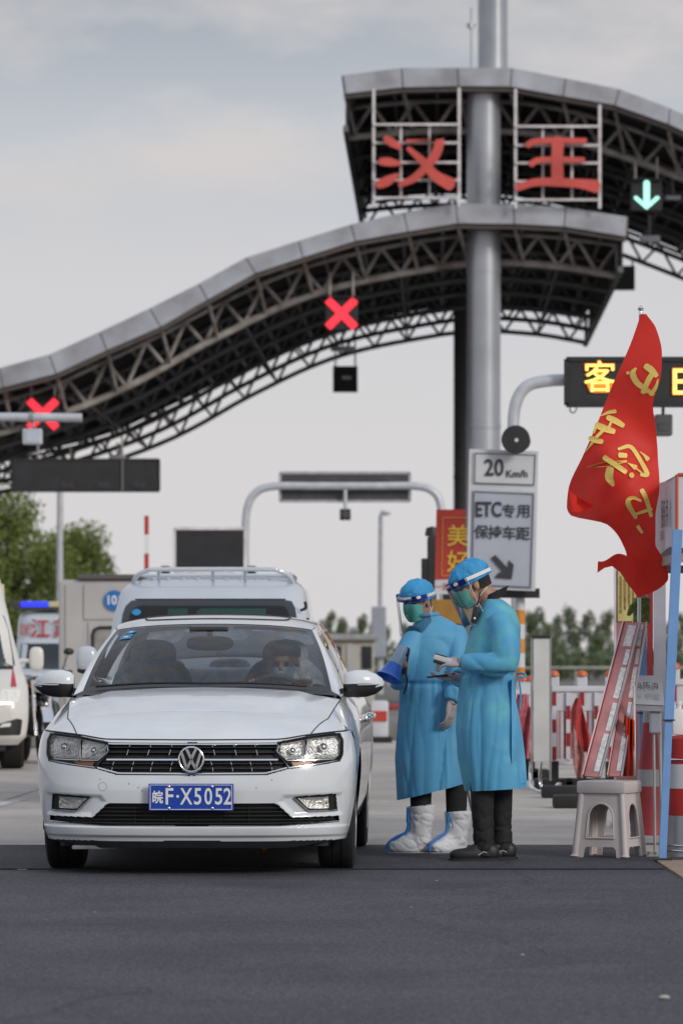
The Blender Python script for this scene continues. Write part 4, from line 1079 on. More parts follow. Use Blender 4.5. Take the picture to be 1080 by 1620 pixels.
# sides of the cabin: q 0 belt .. 1 roof edge
def cab(s, r, q):
    yA = 1.20+.86*q**.95; yC = 3.86-.62*q
    y = yA+(yC-yA)*r
    ybelt = 1.20+2.66*r
    xb = KX[6](ybelt)-.004; zb = KZ[6](ybelt)-.004
    v = min(max((y-1.94)/1.36, 0), 1)
    e = roofp(1, v); xt, zt = e.x, e.z
    p = Vector((xb+(xt-xb)*q, y, zb+(zt-zb)*q)); k = math.sin(math.pi*q)
    return Vector((s*(p.x+.022*k), p.y, p.z+.008*k))
for s in (-1, 1):
    b = MB(); b.grid(lambda u, v: cab(s, u, v), 60, 24); ms = []; keep = []
    for j in range(23):
        for i in range(59):
            r = (i+.5)/59; q = (j+.5)/23
            y = cab(1, r, q).y
            if q > .90 or r < .025 or r > .86 or q < .03: m_ = 0
            elif q < .055 or q > .865 or r < .045 or .835 < r or abs(y-2.38) < .055: m_ = 1
            else: m_ = 2
            ms.append(m_)
    b.m = ms; b.build('side_window', [MATS['car_white'], MATS['gloss_black'], MATS['side_glass']], sedan, world=False, smooth=True, sharp=60)
    b = MB(); b.grid(lambda u, v: wind(s, v).lerp(cab(s, 0, v), u)+Vector((s*.012, -.006, .006))*math.sin(math.pi*u), 6, 24); b.build('front_pillar', MATS['car_white'], sedan, world=False, smooth=True)
    b = MB(); b.tube([cab(s, .03+.80*i/20, .045)+Vector((s*.004,0,0)) for i in range(21)], .007, 6); b.build('window_trim', MATS['chrome'], sedan, world=False)
    b = MB(); b.tube([cab(s, .02+.83*i/20, .895)+Vector((s*.003,0,0)) for i in range(21)], .006, 6); b.build('window_trim', MATS['chrome'], sedan, world=False)
    # door handles and side line
    for y in (2.10, 3.05):
        b = MB(); x = KX[4](y)+.012; b.tube(smooth_path([(s*(x-.02),y-.11,.80),(s*(x+.015),y-.09,.805),(s*(x+.018),y+.06,.81),(s*(x-.02),y+.09,.81)], 5), .011, 8, sy=1.5); b.build('door_handle', MATS['chrome'], sedan, world=False, smooth=True)
    # door mirror: lofted teardrop, white cap over a black foot
    secs = [(.755,.960,1.055,.03),(.775,.938,1.074,.055),(.825,.930,1.086,.072),(.885,.934,1.084,.070),(.935,.950,1.064,.054),(.970,.976,1.038,.030),(.982,1.000,1.016,.006)]
    vs = []; n = 24
    for x, z0, z1, dp in secs:
        for k in range(n):
            a = 2*math.pi*k/n; vs.append(Vector((s*x, 1.43+.04*(x-.765)/.2+dp*math.copysign(abs(math.cos(a))**.8, math.cos(a)), (z0+z1)/2+(z1-z0)/2*math.copysign(abs(math.sin(a))**.8, math.sin(a)))))
    b = MB(); fs = [(i*n+k, i*n+(k+1) % n, (i+1)*n+(k+1) % n, (i+1)*n+k) for i in range(len(secs)-1) for k in range(n)]+[tuple(range(n)), tuple((len(secs)-1)*n+k for k in range(n))]
    b.add(vs, fs); b.m = [1 if sum(vs[q].z for q in f)/len(f) < .998 else 0 for f in fs]
    mi = b.build('door_mirror', [MATS['car_white'], MATS['trim_black']], sedan, world=False, smooth=True, sharp=50)
    b = MB(); b.tube(smooth_path([(s*.74,1.42,.955),(s*.78,1.42,.958),(s*.83,1.43,.96)]), .020, 10, sy=1.4); b.build('mirror_foot', MATS['trim_black'], mi, world=False, smooth=True)
    b = MB(); b.tube(smooth_path([(s*.835,1.366,1.000),(s*.895,1.376,1.001),(s*.952,1.412,1.004)]), .0045, 6); b.build('mirror_indicator', MATS['chrome'], mi, world=False)
# rear window
def rwin(u, q):
    t = -1+2*u; e0 = Vector((.70*t, 3.78-.06*t*t, .985)); e1 = roofp(u, 1.)
    return e1.lerp(e0, q)+Vector((0,.3,.8))*(.03*math.sin(math.pi*q))
b = MB(); b.grid(rwin, 30, 14); ms = []
for j in range(13):
    for i in range(29): ms.append(1 if (i < 2 or i > 26 or j < 1 or j > 11) else 0)
b.m = ms; b.build('rear_window', [MATS['windscreen'], MATS['gloss_black']], sedan, world=False, smooth=True)
# ---- interior
cab_in = MB(); cab_in.box((0,2.5,.30), (1.5,2.8,.04)); cab_in.box((-.77,2.45,.62), (.03,2.5,.56)); cab_in.box((.77,2.45,.62), (.03,2.5,.56)); cab_in.box((0,3.78,.65), (1.4,.04,.6))
cab_in.build('cabin_lining', MATS['cabin_grey'], sedan, world=False)
b = MB()
def dash(u, v):
    t = -1+2*u; a = v*math.pi*.62
    return Vector((t*.70, 1.20+.12*t*t+.52*math.sin(a*.8)*(1-.15*t*t), .955-.30*(1-math.cos(a))*.55-.01*t*t+.025*math.exp(-((t-.53)/.22)**2)*math.sin(math.pi*v)))
b.grid(dash, 30, 12); b.build('dashboard', MATS['cabin_dark'], sedan, world=False, smooth=True)
def seat(cx, y, zt, w, cover, name, head=True, label=None):
    m = MB(); M_ = Matrix.Rotation(R(-14), 3, 'X')
    m.ell((cx, y+.06, .82), (w, .09, .34), M_, seg=24, rings=16, p=3.2)
    m.ell((cx, y-.25, .50), (w, .28, .09), seg=20, rings=10, p=3.)
    st_ = m.build(name, cover, sedan, world=False, smooth=True)
    if head:
        m = MB(); m.ell((cx, y+.16, zt), (.135,.055,.10), M_, seg=20, rings=12, p=2.8); m.build('headrest', cover, st_, world=False, smooth=True)
        for d in (-.05, .05): m = MB(); m.tube([(cx+d, y+.13, zt-.18), (cx+d, y+.155, zt-.05)], .007, 6); m.build('headrest_post', MATS['chrome'], st_, world=False)
seat(-.385, 2.25, 1.16, .25, MATS['seat_cover'], 'front_seat'); seat(.385, 2.25, 1.16, .25, MATS['seat_cover'], 'front_seat')
m = MB(); M_ = Matrix.Rotation(R(-20), 3, 'X'); m.ell((0, 3.35, .80), (.66,.10,.30), M_, seg=28, rings=14, p=4.); rs = m.build('rear_seat', MATS['seat_cover_light'], sedan, world=False, smooth=True)
for x in (-.4, 0, .4): m = MB(); m.ell((x, 3.46, 1.08), (.13,.05,.07), M_, seg=18, rings=10, p=3.); m.build('headrest', MATS['seat_cover_light'], rs, world=False, smooth=True)
m = MB(); m.box((0,3.62,1.0), (1.25,.26,.02)); m.build('parcel_shelf', MATS['cabin_grey'], sedan, world=False)
# steering wheel
MS = Matrix.Rotation(R(-62), 3, 'X'); sc_ = Vector((.36, 1.78, .895)); m = MB()
m.tube([sc_+MS @ Vector((.175*math.cos(a), .175*math.sin(a), 0)) for a in [2*math.pi*k/40 for k in range(40)]], .015, 10, closed=True); sw = m.build('steering_wheel', MATS['cabin_dark'], sedan, world=False, smooth=True)
m = MB(); m.ell(sc_+MS @ Vector((0,-.02,0)), (.09,.05,.07), seg=16, rings=8)
for a in (R(0), R(180), R(270)): m.bar(sc_+MS @ Vector((.05*math.cos(a), .05*math.sin(a), 0)), sc_+MS @ Vector((.18*math.cos(a), .18*math.sin(a), 0)), .03, .015)
m.build('wheel_hub', MATS['cabin_dark'], sw, world=False, smooth=True)
# rear-view mirror, sensor box, stickers, small charm
m = MB(); m.ell((-.02,1.86,1.235), (.135,.025,.042), seg=24, rings=10, p=3.); rm = m.build('rear_view_mirror', MATS['cabin_dark'], sedan, world=False, smooth=True)
m = MB(); m.tube([(-.02,1.86,1.27),(-.02,1.80,1.32)], .016, 8); m.box((-.02,1.77,1.317), (.22,.06,.025), bev=.008); m.build('sensor_box', MATS['cabin_dark'], rm, world=False)
m = MB(); m.tube(smooth_path([(.03,1.86,1.20),(.02,1.865,1.17),(.035,1.865,1.155),(.045,1.865,1.17),(.035,1.86,1.20)]), .002, 5); m.build('hanging_charm', MATS['cabin_grey'], rm, world=False)
for (u0, u1, q0, q1, nm, oval) in ((-.86,-.76,.865,.93,'round_sticker',1), (-.885,-.775,.765,.85,'square_sticker',0)):
    m = MB()
    m.grid(lambda u, v: (lambda a, d: wind(u0+(u1-u0)*(.5+.5*a), q0+(q1-q0)*(.5+.5*d))+Vector((0,-.003,.004)))(*((2*u-1), (2*v-1)*(math.sqrt(max(0, 1-(2*u-1)**2)) if oval else 1))), 14, 6)
    stk = m.build(nm, MATS['sticker_blue'], sedan, world=False)
    m = MB(); m.grid(lambda u, v: wind(u0+(u1-u0)*(.3+.4*u), q0+(q1-q0)*(.25+.25*v))+Vector((0,-.005,.006)), 6, 3); m.build('sticker_print', MATS['sticker_white'], stk, world=False)
# ------------------------------------------------------------------ vans and ambulances: stacked rounded-rectangle lofts
mat('van_white', (.54,.585,.64), .32, coat=.8, var=.07, vscale=2)
mat('van_cream', (.72,.70,.655), .38, coat=.5, var=.08, vscale=2)
mat('van_glass', (.012,.018,.02), .08, coat=.6)
mat('hiviz_red', (.50,.03,.04), .4)
mat('lamp_clear', (.85,.84,.80), .18, coat=.8, var=.2, vscale=30)
mat('lamp_lit', (.9,.9,.85), .2, emit=(1,.96,.85), estr=.9)
mat('beacon_blue', (.02,.03,.6), .25, emit=(.03,.05,1.), estr=.9)
mat('beacon_base', (.05,.05,.06), .5)
mat('beacon_yellow', (.62,.55,.30), .4)
glassmat('van_screen', (.40,.56,.52), 1.5, gain=1.)

class Shell:
    """levels: (z, half width, y front, y back, corner radius)"""
    def __init__(s, lv):
        s.lv = lv; z = [l[0] for l in lv]; s.hw = pch(z, [l[1] for l in lv]); s.yf = pch(z, [l[2] for l in lv]); s.yb = pch(z, [l[3] for l in lv]); s.r = pch(z, [l[4] for l in lv])
        s.z0, s.z1 = z[0], z[-1]
    def ring(s, z, n=10):
        hw, yf, yb, r = s.hw(z), s.yf(z), s.yb(z), s.r(z); out = []
        bow = .10*min(1, hw)           # the front bows forward at the centre
        for cx, cy, a0 in ((hw-r, yf+r, -90), (hw-r, yb-r, 0), (-hw+r, yb-r, 90), (-hw+r, yf+r, 180)):
            for k in range(n+1):
                a = R(a0+90*k/n); out.append(Vector((cx+r*math.cos(a), cy+r*math.sin(a), z)))
        for p in out:
            if p.y < yf+r*1.01: p.y += bow*(abs(p.x)/hw)**2*.6
        return out
    def front(s, x, z, off=0.):
        hw, yf, r = s.hw(z), s.yf(z), s.r(z); ax = abs(x)
        y = yf if ax <= hw-r else yf+r-math.sqrt(max(0, r*r-(ax-hw+r)**2))
        return Vector((x, y+.10*min(1, hw)*(ax/hw)**2*.6-off, z))
    def build(s, name, m_, parent, nz=40, zs=None):
        zs = zs or [s.z0+(s.z1-s.z0)*i/(nz-1) for i in range(nz)]; b = MB(); vs = []
        for z in zs: vs += s.ring(z)
        n = len(s.ring(zs[0])); fs = [(i*n+k, i*n+(k+1) % n, (i+1)*n+(k+1) % n, (i+1)*n+k) for i in range(len(zs)-1) for k in range(n)]
        fs += [tuple(range(n))[::-1], tuple((len(zs)-1)*n+k for k in range(n))]
        b.add(vs, fs); return b.build(name, m_, parent, world=False, smooth=True, sharp=40)
    def patch(s, ps, off, m_, name, parent, n=60, rings=7, bulge=0.):
        out = resample([Vector((x, 0, z)) for x, z in ps], n, closed=True); c = sum(out, Vector())/n; vs = []
        for j in range(rings):
            for p in out: q = c+(p-c)*(1-j/rings); vs.append(s.front(q.x, q.z, off+bulge*(1-(1-j/rings)**3)))
        vs.append(s.front(c.x, c.z, off+bulge)); fs = [(j*n+k, j*n+(k+1) % n, (j+1)*n+(k+1) % n, (j+1)*n+k) for j in range(rings-1) for k in range(n)]
        fs += [((rings-1)*n+k, (rings-1)*n+(k+1) % n, len(vs)-1) for k in range(n)]
        b = MB(); b.add(vs, fs); return b.build(name, m_, parent, world=False, smooth=True, sharp=60)
    def line(s, ps, off, r, m_, name, parent, n=40):
        b = MB(); b.tube([s.front(p.x, p.z, off) for p in resample([Vector((x, 0, z)) for x, z in ps], n)], r, 6); return b.build(name, m_, parent, world=False, smooth=True)
def plain_wheel(x, y, r, w, s, parent):
    b = MB(); b.lathe([(r*.62,-w/2),(r*.93,-w/2),(r,-w/2+.03),(r,w/2-.03),(r*.93,w/2),(r*.62,w/2)], (x, y, r), axis='X', seg=36); o = b.build('wheel', MATS['rubber'], parent, world=False, smooth=True)
    b = MB(); b.lathe([(.0,-.03),(r*.6,-.03),(r*.62,.0),(r*.62,w/2-.02),(r*.3,w/2-.05),(.0,w/2-.04)], (x, y, r), axis='X', seg=28)
    b.build('rim', MATS['rim_metal'], o, world=False, smooth=True)

# ---- minivan right behind the sedan (mostly its roof, screen, rack and mirrors show)
DV = 32.0
mv = thing('minivan', Vector((GX(323,DV), DV, 0)), 'white minivan with a roof rack directly behind the sedan', 'van', rotz=-.014)
lv = [(.30,.72,.05,3.9,.10),(.42,.79,.0,4.0,.12),(.65,.81,.02,4.0,.12),(.90,.815,.10,4.0,.14),(1.02,.81,.25,4.0,.14),(1.10,.80,.38,4.0,.15),(1.45,.775,.80,3.98,.18),(1.58,.755,.96,3.95,.22),(1.70,.735,1.16,3.90,.28),(1.765,.69,1.42,3.8,.30),(1.80,.60,1.80,3.6,.30)]
sv = Shell(lv)
zs = [.30+1.5*i/60 for i in range(61)]; zs[-1] = 1.80
sv.build('body', MATS['van_white'], mv, zs=zs)
sc_ = [(-.70,1.075),(.70,1.075),(.655,1.50),(.61,1.545),(-.61,1.545),(-.655,1.50)]
ws = sv.patch([(-.715,1.06),(.715,1.06),(.69,1.53),(.655,1.605),(.60,1.615),(-.60,1.615),(-.655,1.605),(-.69,1.53)], .022, MATS['gloss_black'], 'windscreen', mv)
sv.patch([(-.66,1.10),(.66,1.10),(.64,1.52),(.60,1.575),(-.60,1.575),(-.64,1.52)], .030, MATS['van_screen'], 'glass', ws)
mat('mint_panel', (.12,.33,.26), .6)
for x0, x1 in ((-.33,-.17),(-.10,.45)): sv.patch([(x0,1.47),(x1,1.47),(x1,1.545),(x0,1.545)], .026, MATS['mint_panel'], 'sunshade', ws, n=24, rings=3)
sv.patch([(-.58+.036*math.cos(a), 1.515+.026*math.sin(a)) for a in [2*math.pi*k/20 for k in range(20)]], .033, MATS['sticker_blue'], 'round_sticker', ws, n=24, rings=3)
sv.line([(-.60,1.62),(.60,1.62)], .006, .006, MATS['trim_black'], 'screen_seal', mv)
for s in (-1, 1):
    sv.patch([(s*.46,.70),(s*.76,.74),(s*.77,.88),(s*.50,.82)], .006, MATS['lamp_clear'], 'headlight', mv, n=40)
    b = MB(); b.ell((s*.955,.62,1.14), (.085,.06,.105), seg=20, rings=14, p=2.8); mm_ = b.build('door_mirror', MATS['van_white'], mv, world=False, smooth=True)
    b = MB(); b.ell((s*.955,.625,1.055), (.08,.055,.03), seg=16, rings=8, p=2.6); b.build('mirror_base', MATS['trim_black'], mm_, world=False, smooth=True)
    b = MB(); b.tube([(s*.79,.65,1.06),(s*.88,.64,1.06),(s*.95,.63,1.06)], .022, 8); b.build('mirror_arm', MATS['trim_black'], mm_, world=False)
    for y in (.75, 3.2): plain_wheel(s*.70, y, .30, .17, s, mv)
    b = MB(); b.grid(lambda u, v: Vector((s*(sv.hw(1.12+.36*v)+.006), 1.1+.5*v+2.6*u*(1-.05*v), 1.12+.36*v)), 12, 6); b.build('side_window', MATS['van_glass'], mv, world=False, smooth=True)
sv.patch([(-.40,.50),(.40,.50),(.44,.62),(-.44,.62)], .006, MATS['trim_black'], 'grille', mv)
# roof rack: hoop at the front, side rails and cross bars
b = MB(); fr = [(-.66,1.62,1.70),(-.63,1.52,1.80),(-.54,1.47,1.855),(-.40,1.45,1.868),(.40,1.45,1.868),(.54,1.47,1.855),(.63,1.52,1.80),(.66,1.62,1.70)]
b.tube(smooth_path(fr, 8), .019, 10); rk = b.build('roof_rack', MATS['van_white'], mv, world=False, smooth=True)
for s in (-1, 1):
    b = MB(); b.tube(smooth_path([(s*.62,1.53,1.80),(s*.62,1.8,1.835),(s*.62,3.3,1.835),(s*.60,3.7,1.78)], 6), .017, 8); b.build('side_rail', MATS['van_white'], rk, world=False, smooth=True)
for y in (2.0, 2.6, 3.2): b = MB(); b.tube([(-.61,y,1.832),(.61,y,1.832)], .014, 8); b.build('cross_bar', MATS['van_white'], rk, world=False)
for x in (-.44, .26, .0): b = MB(); b.tube([(x,1.46,1.865),(x,1.62,1.73)], .013, 8); b.build('rack_strut', MATS['van_white'], rk, world=False)
for x in (-.5,-.38,-.26,-.14,-.02,.10,.22,.34,.46): b = MB(); b.ell((x,2.6,1.800), (.016,1.05,.014), seg=8, rings=6); b.build('roof_rib', MATS['van_white'], mv, world=False, smooth=True)
for x, z in ((.745,1.55),(.765,1.42)): b = MB(); b.tube(smooth_path([(x-.02,.95,z-.02),(x+.02,.93,z),(x+.015,.93,z+.05)], 4), .012, 6); b.build('pillar_clip', MATS['trim_black'], mv, world=False)

# ---- ambulance at the left edge
DA = 42.0
am = thing('ambulance', Vector((GX(-107,DA), DA, 0)), 'cream white ambulance cut off by the left edge, red stripe by its headlight', 'ambulance', rotz=.10)
la = [(.26,.88,.08,5.2,.14),(.36,.96,.0,5.3,.18),(.60,.985,.0,5.3,.20),(.78,.985,.05,5.3,.22),(.93,.965,.28,5.3,.22),(1.04,.935,.52,5.3,.22),(1.30,.865,.85,5.3,.22),(1.62,.80,1.22,5.3,.24),(1.74,.775,1.36,5.3,.26),(1.90,.75,1.75,5.25,.28),(2.06,.70,2.1,5.2,.3),(2.14,.58,2.4,5.1,.3)]
sa = Shell(la); sa.build('body', MATS['van_cream'], am, zs=[.26+1.88*i/64 for i in range(65)])
w_ = sa.patch([(-.86,1.06),(.86,1.06),(.80,1.45),(.755,1.60),(-.755,1.60),(-.80,1.45)], .005, MATS['van_glass'], 'windscreen', am, n=80)
sa.line([(.83,1.045),(-.83,1.045)], .01, .02, MATS['trim_black'], 'cowl', w_)
sa.patch([(-.40,.80),(.40,.80),(.44,.66),(-.44,.66)], .006, MATS['trim_black'], 'grille', am)
for s in (-1, 1):
    hl = sa.patch([(s*.66,.66),(s*.88,.69),(s*.90,.82),(s*.70,.83)], .008, MATS['lamp_clear'], 'headlight', am, n=40)
    sa.patch([(s*.66,.665),(s*.80,.675),(s*.80,.70),(s*.68,.70)], .014, MATS['lamp_lit'], 'running_light', hl, n=24, rings=3)
    sa.patch([(s*.80,.855),(s*.865,.855),(s*.84,1.03),(s*.825,1.03)], .008, MATS['hiviz_red'], 'red_stripe', am, n=30)
    fg = sa.patch([(s*.62,.36),(s*.90,.36),(s*.92,.52),(s*.86,.53),(s*.66,.47)], .006, MATS['trim_black'], 'fog_recess', am, n=40)
    sa.patch([(s*.68,.44),(s*.80,.45),(s*.80,.49),(s*.72,.48)], .012, MATS['lamp_clear'], 'fog_lamp', fg, n=24, rings=3)
    b = MB(); b.ell((s*1.085,.95,1.14), (.075,.06,.125), seg=18, rings=14, p=3.4); mm_ = b.build('door_mirror', MATS['van_cream'], am, world=False, smooth=True)
    b = MB(); b.tube([(s*.90,.95,1.12),(s*1.02,.95,1.12)], .022, 8); b.build('mirror_arm', MATS['van_cream'], mm_, world=False)
    for y in (.85, 4.2): plain_wheel(s*.83, y, .33, .24, s, am)
b = MB(); b.box((0,.45,.25), (1.5,.6,.1)); b.build('underbody', MATS['underbody'], am, world=False)
b = MB(); b.grid(lambda u, v: sa.front(-.77+1.54*u, 1.70+.24*v, .006), 20, 6); b.build('header_panel', MATS['beacon_yellow'], am, world=False, smooth=True)
lettering('header_lettering', '救护', (0, sa.yf(1.82)-.03, 1.80), .2, MATS['hiviz_red'], am, world=False, rot=Matrix.Rotation(R(-60),3,'X'))

# ---- second ambulance behind, with the blue beacon bar
DB = 60.0
a2 = thing('ambulance', Vector((GX(120,DB), DB, 0)), 'white ambulance with a blue beacon bar and red roof lettering behind the motorcycle', 'ambulance', rotz=-.023)
lb_ = [(.28,.90,.06,5.0,.14),(.40,.96,.0,5.0,.18),(.75,.97,.03,5.0,.2),(.92,.965,.18,5.0,.2),(1.0,.955,.34,5.0,.2),(1.36,.945,.62,5.0,.2),(1.45,.94,.68,5.0,.2),(1.70,.93,.72,5.0,.2),(1.80,.90,.80,4.95,.22),(1.84,.80,1.0,4.85,.25)]
s2 = Shell(lb_); s2.build('body', MATS['van_white'], a2, zs=[.28+1.56*i/52 for i in range(53)])
s2.patch([(-.88,.99),(.88,.99),(.86,1.36),(-.86,1.36)], .006, MATS['van_glass'], 'windscreen', a2, n=80)
for i, ch in enumerate('江苏急救'): lettering('roof_lettering', ch, (-.58+i*.33, s2.yf(1.56)-.02, 1.56), .30, MATS['hiviz_red'], a2, world=False, fat=.004)
lettering('roof_lettering', '匡', (-.80, s2.yf(1.56)+.0, 1.55), .18, MATS['hiviz_red'], a2, world=False)
b = MB(); b.box((0,.95,1.875), (1.96,.3,.05), bev=.01); br = b.build('beacon_bar', MATS['beacon_base'], a2, world=False)
b = MB(); b.box((-.68,.93,1.935), (.40,.26,.09), bev=.03); b.build('blue_lens', MATS['beacon_blue'], br, world=False, smooth=True)
b = MB(); b.box((.68,.93,1.935), (.40,.26,.09), bev=.03); b.build('blue_lens', MATS['beacon_blue'], br, world=False, smooth=True)
b = MB(); b.box((0,.92,1.935), (.94,.24,.09), bev=.02); b.build('speaker_box', MATS['beacon_yellow'], br, world=False)
b = MB(); b.box((-.955,.93,1.93), (.12,.24,.10), bev=.02); b.build('end_cap', MATS['beacon_base'], br, world=False)
for s in (-1, 1):
    s2.patch([(s*.60,.66),(s*.86,.69),(s*.88,.80),(s*.66,.78)], .006, MATS['lamp_clear'], 'headlight', a2, n=36)
    b = MB(); b.ell((s*1.08,.75,1.15), (.07,.06,.12), seg=16, rings=12, p=3.); b.build('door_mirror', MATS['trim_black'], a2, world=False, smooth=True)
    for y in (.8, 4.0): plain_wheel(s*.80, y, .33, .2, s, a2)
s2.patch([(-.5,.60),(.5,.60),(.5,.72),(-.5,.72)], .006, MATS['trim_black'], 'grille', a2)
s2.patch([(-.9,.86),(.9,.86),(.9,.90),(-.9,.90)], .004, MATS['sticker_blue'], 'blue_band', a2, n=40)

# ---- motorcycle parked between the ambulance and the sedan
DM = 45.0
mc = thing('motorcycle', Vector((GX(70,DM), DM, 0)), 'dark motorcycle with chrome parts parked between the ambulance and the sedan', 'motorcycle', rotz=.25)
for nm, y in (('front_wheel',0.), ('rear_wheel',1.3)):
    b = MB(); b.tube([(0, y+.27*math.cos(a), .30+.27*math.sin(a)) for a in [2*math.pi*k/32 for k in range(32)]], .045, 10, closed=True); w_ = b.build(nm, MATS['rubber'], mc, world=False, smooth=True)
    b = MB()
    for k in range(8): a = math.pi*k/8; b.tube([(0, y-.24*math.cos(a), .30-.24*math.sin(a)), (0, y+.24*math.cos(a), .30+.24*math.sin(a))], .006, 5)
    b.lathe([(.05,-.05),(.05,.05)], (0, y, .30), axis='X', seg=14); b.build('spokes', MATS['chrome'], w_, world=False)
b = MB()
for s in (-1, 1): b.tube([(s*.085,0,.30),(s*.085,.22,.90)], .022, 8)
fk = b.build('fork', MATS['chrome'], mc, world=False)
b = MB(); b.tube(smooth_path([(-.36,.42,1.0),(-.28,.33,1.02),(-.12,.25,.96),(.12,.25,.96),(.28,.33,1.02),(.36,.42,1.0)], 6), .014, 8); hb = b.build('handlebar', MATS['chrome'], mc, world=False, smooth=True)
for s in (-1, 1):
    b = MB(); b.tube([(s*.38,.44,.995),(s*.26,.32,1.02)], .02, 8); b.build('grip', MATS['rubber'], hb, world=False)
    b = MB(); b.tube([(s*.26,.32,1.02),(s*.32,.30,1.18)], .006, 6); b.ell((s*.33,.30,1.22), (.06,.02,.04), seg=12, rings=8); b.build('mirror', MATS['trim_black'], hb, world=False, smooth=True)
    b = MB(); b.ell((s*.17,.17,.84), (.035,.035,.03), seg=10, rings=8); b.build('turn_lamp', MATS['lamp_amber'], mc, world=False, smooth=True)
b = MB(); b.ell((0,.14,.85), (.095,.10,.095), seg=18, rings=12); hl = b.build('headlamp', MATS['chrome'], mc, world=False, smooth=True)
b = MB(); b.ell((0,.07,.85), (.085,.045,.085), seg=18, rings=10); b.build('lamp_glass', MATS['lamp_clear'], hl, world=False, smooth=True)
b = MB(); b.ell((0,.52,.84), (.14,.25,.12), seg=18, rings=12, p=2.4); b.build('fuel_tank', MATS['gloss_black'], mc, world=False, smooth=True)
b = MB(); b.ell((0,.36,.52), (.21,.14,.24), seg=20, rings=14, p=2.6); b.build('leg_shield', MATS['gloss_black'], mc, world=False, smooth=True)
for s in (-1, 1): b = MB(); b.ell((s*.25,.95,.52), (.09,.22,.16), seg=14, rings=10, p=2.8); b.build('side_case', MATS['trim_black'], mc, world=False, smooth=True)
b = MB(); b.ell((0,.98,.82), (.14,.34,.06), seg=18, rings=10, p=2.6); b.build('saddle', MATS['cabin_dark'], mc, world=False, smooth=True)
b = MB(); b.box((0,.62,.45), (.26,.36,.34), bev=.05)
for k in range(6): b.box((0,.55,.50+k*.035), (.22,.26,.012))
b.build('engine', MATS['rim_metal'], mc, world=False)
b = MB(); b.tube(smooth_path([(.12,.48,.45),(.16,.42,.30),(.17,.7,.25),(.18,1.4,.30)], 6), .035, 10); b.build('exhaust', MATS['chrome'], mc, world=False, smooth=True)
b = MB(); b.tube(smooth_path([(0,.24,.88),(0,.40,.70),(0,.45,.35),(0,.85,.30),(0,1.3,.30)], 6), .028, 8); b.tube([(0,.45,.74),(0,1.3,.70)], .025, 8); b.build('frame', MATS['trim_black'], mc, world=False, smooth=True)
b = MB(); b.grid(lambda u, v: Vector((-.06+.12*v, .34*math.cos(math.pi*(.15+.7*u)), .30+.34*math.sin(math.pi*(.15+.7*u)))), 14, 3); b.build('mudguard', MATS['chrome'], mc, world=False, smooth=True)
for s in (-1, 1): b = MB(); b.tube([(s*.10,.5,.30),(s*.30,.52,.12)] if s < 0 else [(s*.10,.6,.32),(s*.28,.6,.32)], .014, 6); b.build('stand' if s < 0 else 'footrest', MATS['chrome'], mc, world=False)

# ------------------------------------------------------------------ toll booth behind the minivan
mat('booth_grey', (.47,.46,.45), .55, var=.12, vscale=1.5)
mat('booth_dark', (.10,.095,.09), .6)
mat('sign_blue', (.012,.16,.46), .4)
DBo = 55.0
bo = thing('toll_booth', Vector((GX(180,DBo), DBo, .22)), 'light grey toll booth with a round blue sign left of the minivan', 'booth')
bx0, bx1, bz1 = GX(93,DBo), GX(268,DBo), ZZ(917,DBo)
b = MB(); b.box(((bx0+bx1)/2, DBo+1.2, (.22+bz1)/2), (bx1-bx0, 2.4, bz1-.22), bev=.06); b.build('wall', MATS['booth_grey'], bo, smooth=True)
b = MB(); b.box(((bx0+bx1)/2+.1, DBo+1.2, bz1+.035), (bx1-bx0-.3, 2.5, .07), bev=.02); b.build('roof', MATS['booth_dark'], bo)
for px0, py0, px1, py1 in ((133,925,262,980),(140,984,262,1150),(104,925,130,1150)):
    a, c = P(px0,py0,DBo), P(px1,py1,DBo); b = MB(); b.box(((a.x+c.x)/2, DBo-.006, (a.z+c.z)/2), (c.x-a.x, .03, a.z-c.z), bev=.008); b.build('wall_panel', MATS['booth_grey'], bo)
wf = MB(); pts = [P(x, y, DBo-.03) for x, y in ((147,1062),(147,1004),(150,996),(158,993),(250,993),(256,998),(257,1062))]; wf.tube(pts, .022, 8, closed=True); wfo = wf.build('window', MATS['trim_black'], bo)
a, c = P(150,996,DBo), P(255,1060,DBo); b = MB(); b.box(((a.x+c.x)/2, DBo-.024, (a.z+c.z)/2), (c.x-a.x, .006, a.z-c.z)); b.build('pane', mat('booth_pane', (.30,.29,.27), .15, coat=.5, var=.5, vscale=3), wfo)
b = MB(); b.lathe([(.0,-.02),(.135,-.02),(.135,0)], P(181,950,DBo)+Vector((0,-.03,0)), axis='Y', seg=32); sgn = b.build('round_sign', MATS['sign_blue'], bo)
lettering('lettering', '101', P(181,950,DBo-.06), .17, MATS['plate_white'], sgn, fat=.004, xs=.9)

# raised barrier arm
ba = thing('barrier_arm', Vector((GX(232,70),70,0)), 'red and white striped barrier arm raised upright behind the minivan', 'barrier')
b = MB(); z0, z1 = 1.0, ZZ(816,70)
for k in range(8):
    za, zb = z1-(z1-z0)*(k+1)/8, z1-(z1-z0)*k/8; b.mi = k % 2; b.box((GX(232,70), 70, (za+zb)/2), (.075,.05,zb-za))
b.build('arm', [mat('barrier_red', (.52,.05,.03), .5, var=.2), MATS['plate_white']], ba, fixn=False)
b = MB(); b.box((GX(232,70), 70.1, .5), (.3,.3,1.), bev=.03); b.build('cabinet', mat('barrier_orange', (.5,.2,.04), .5), ba)

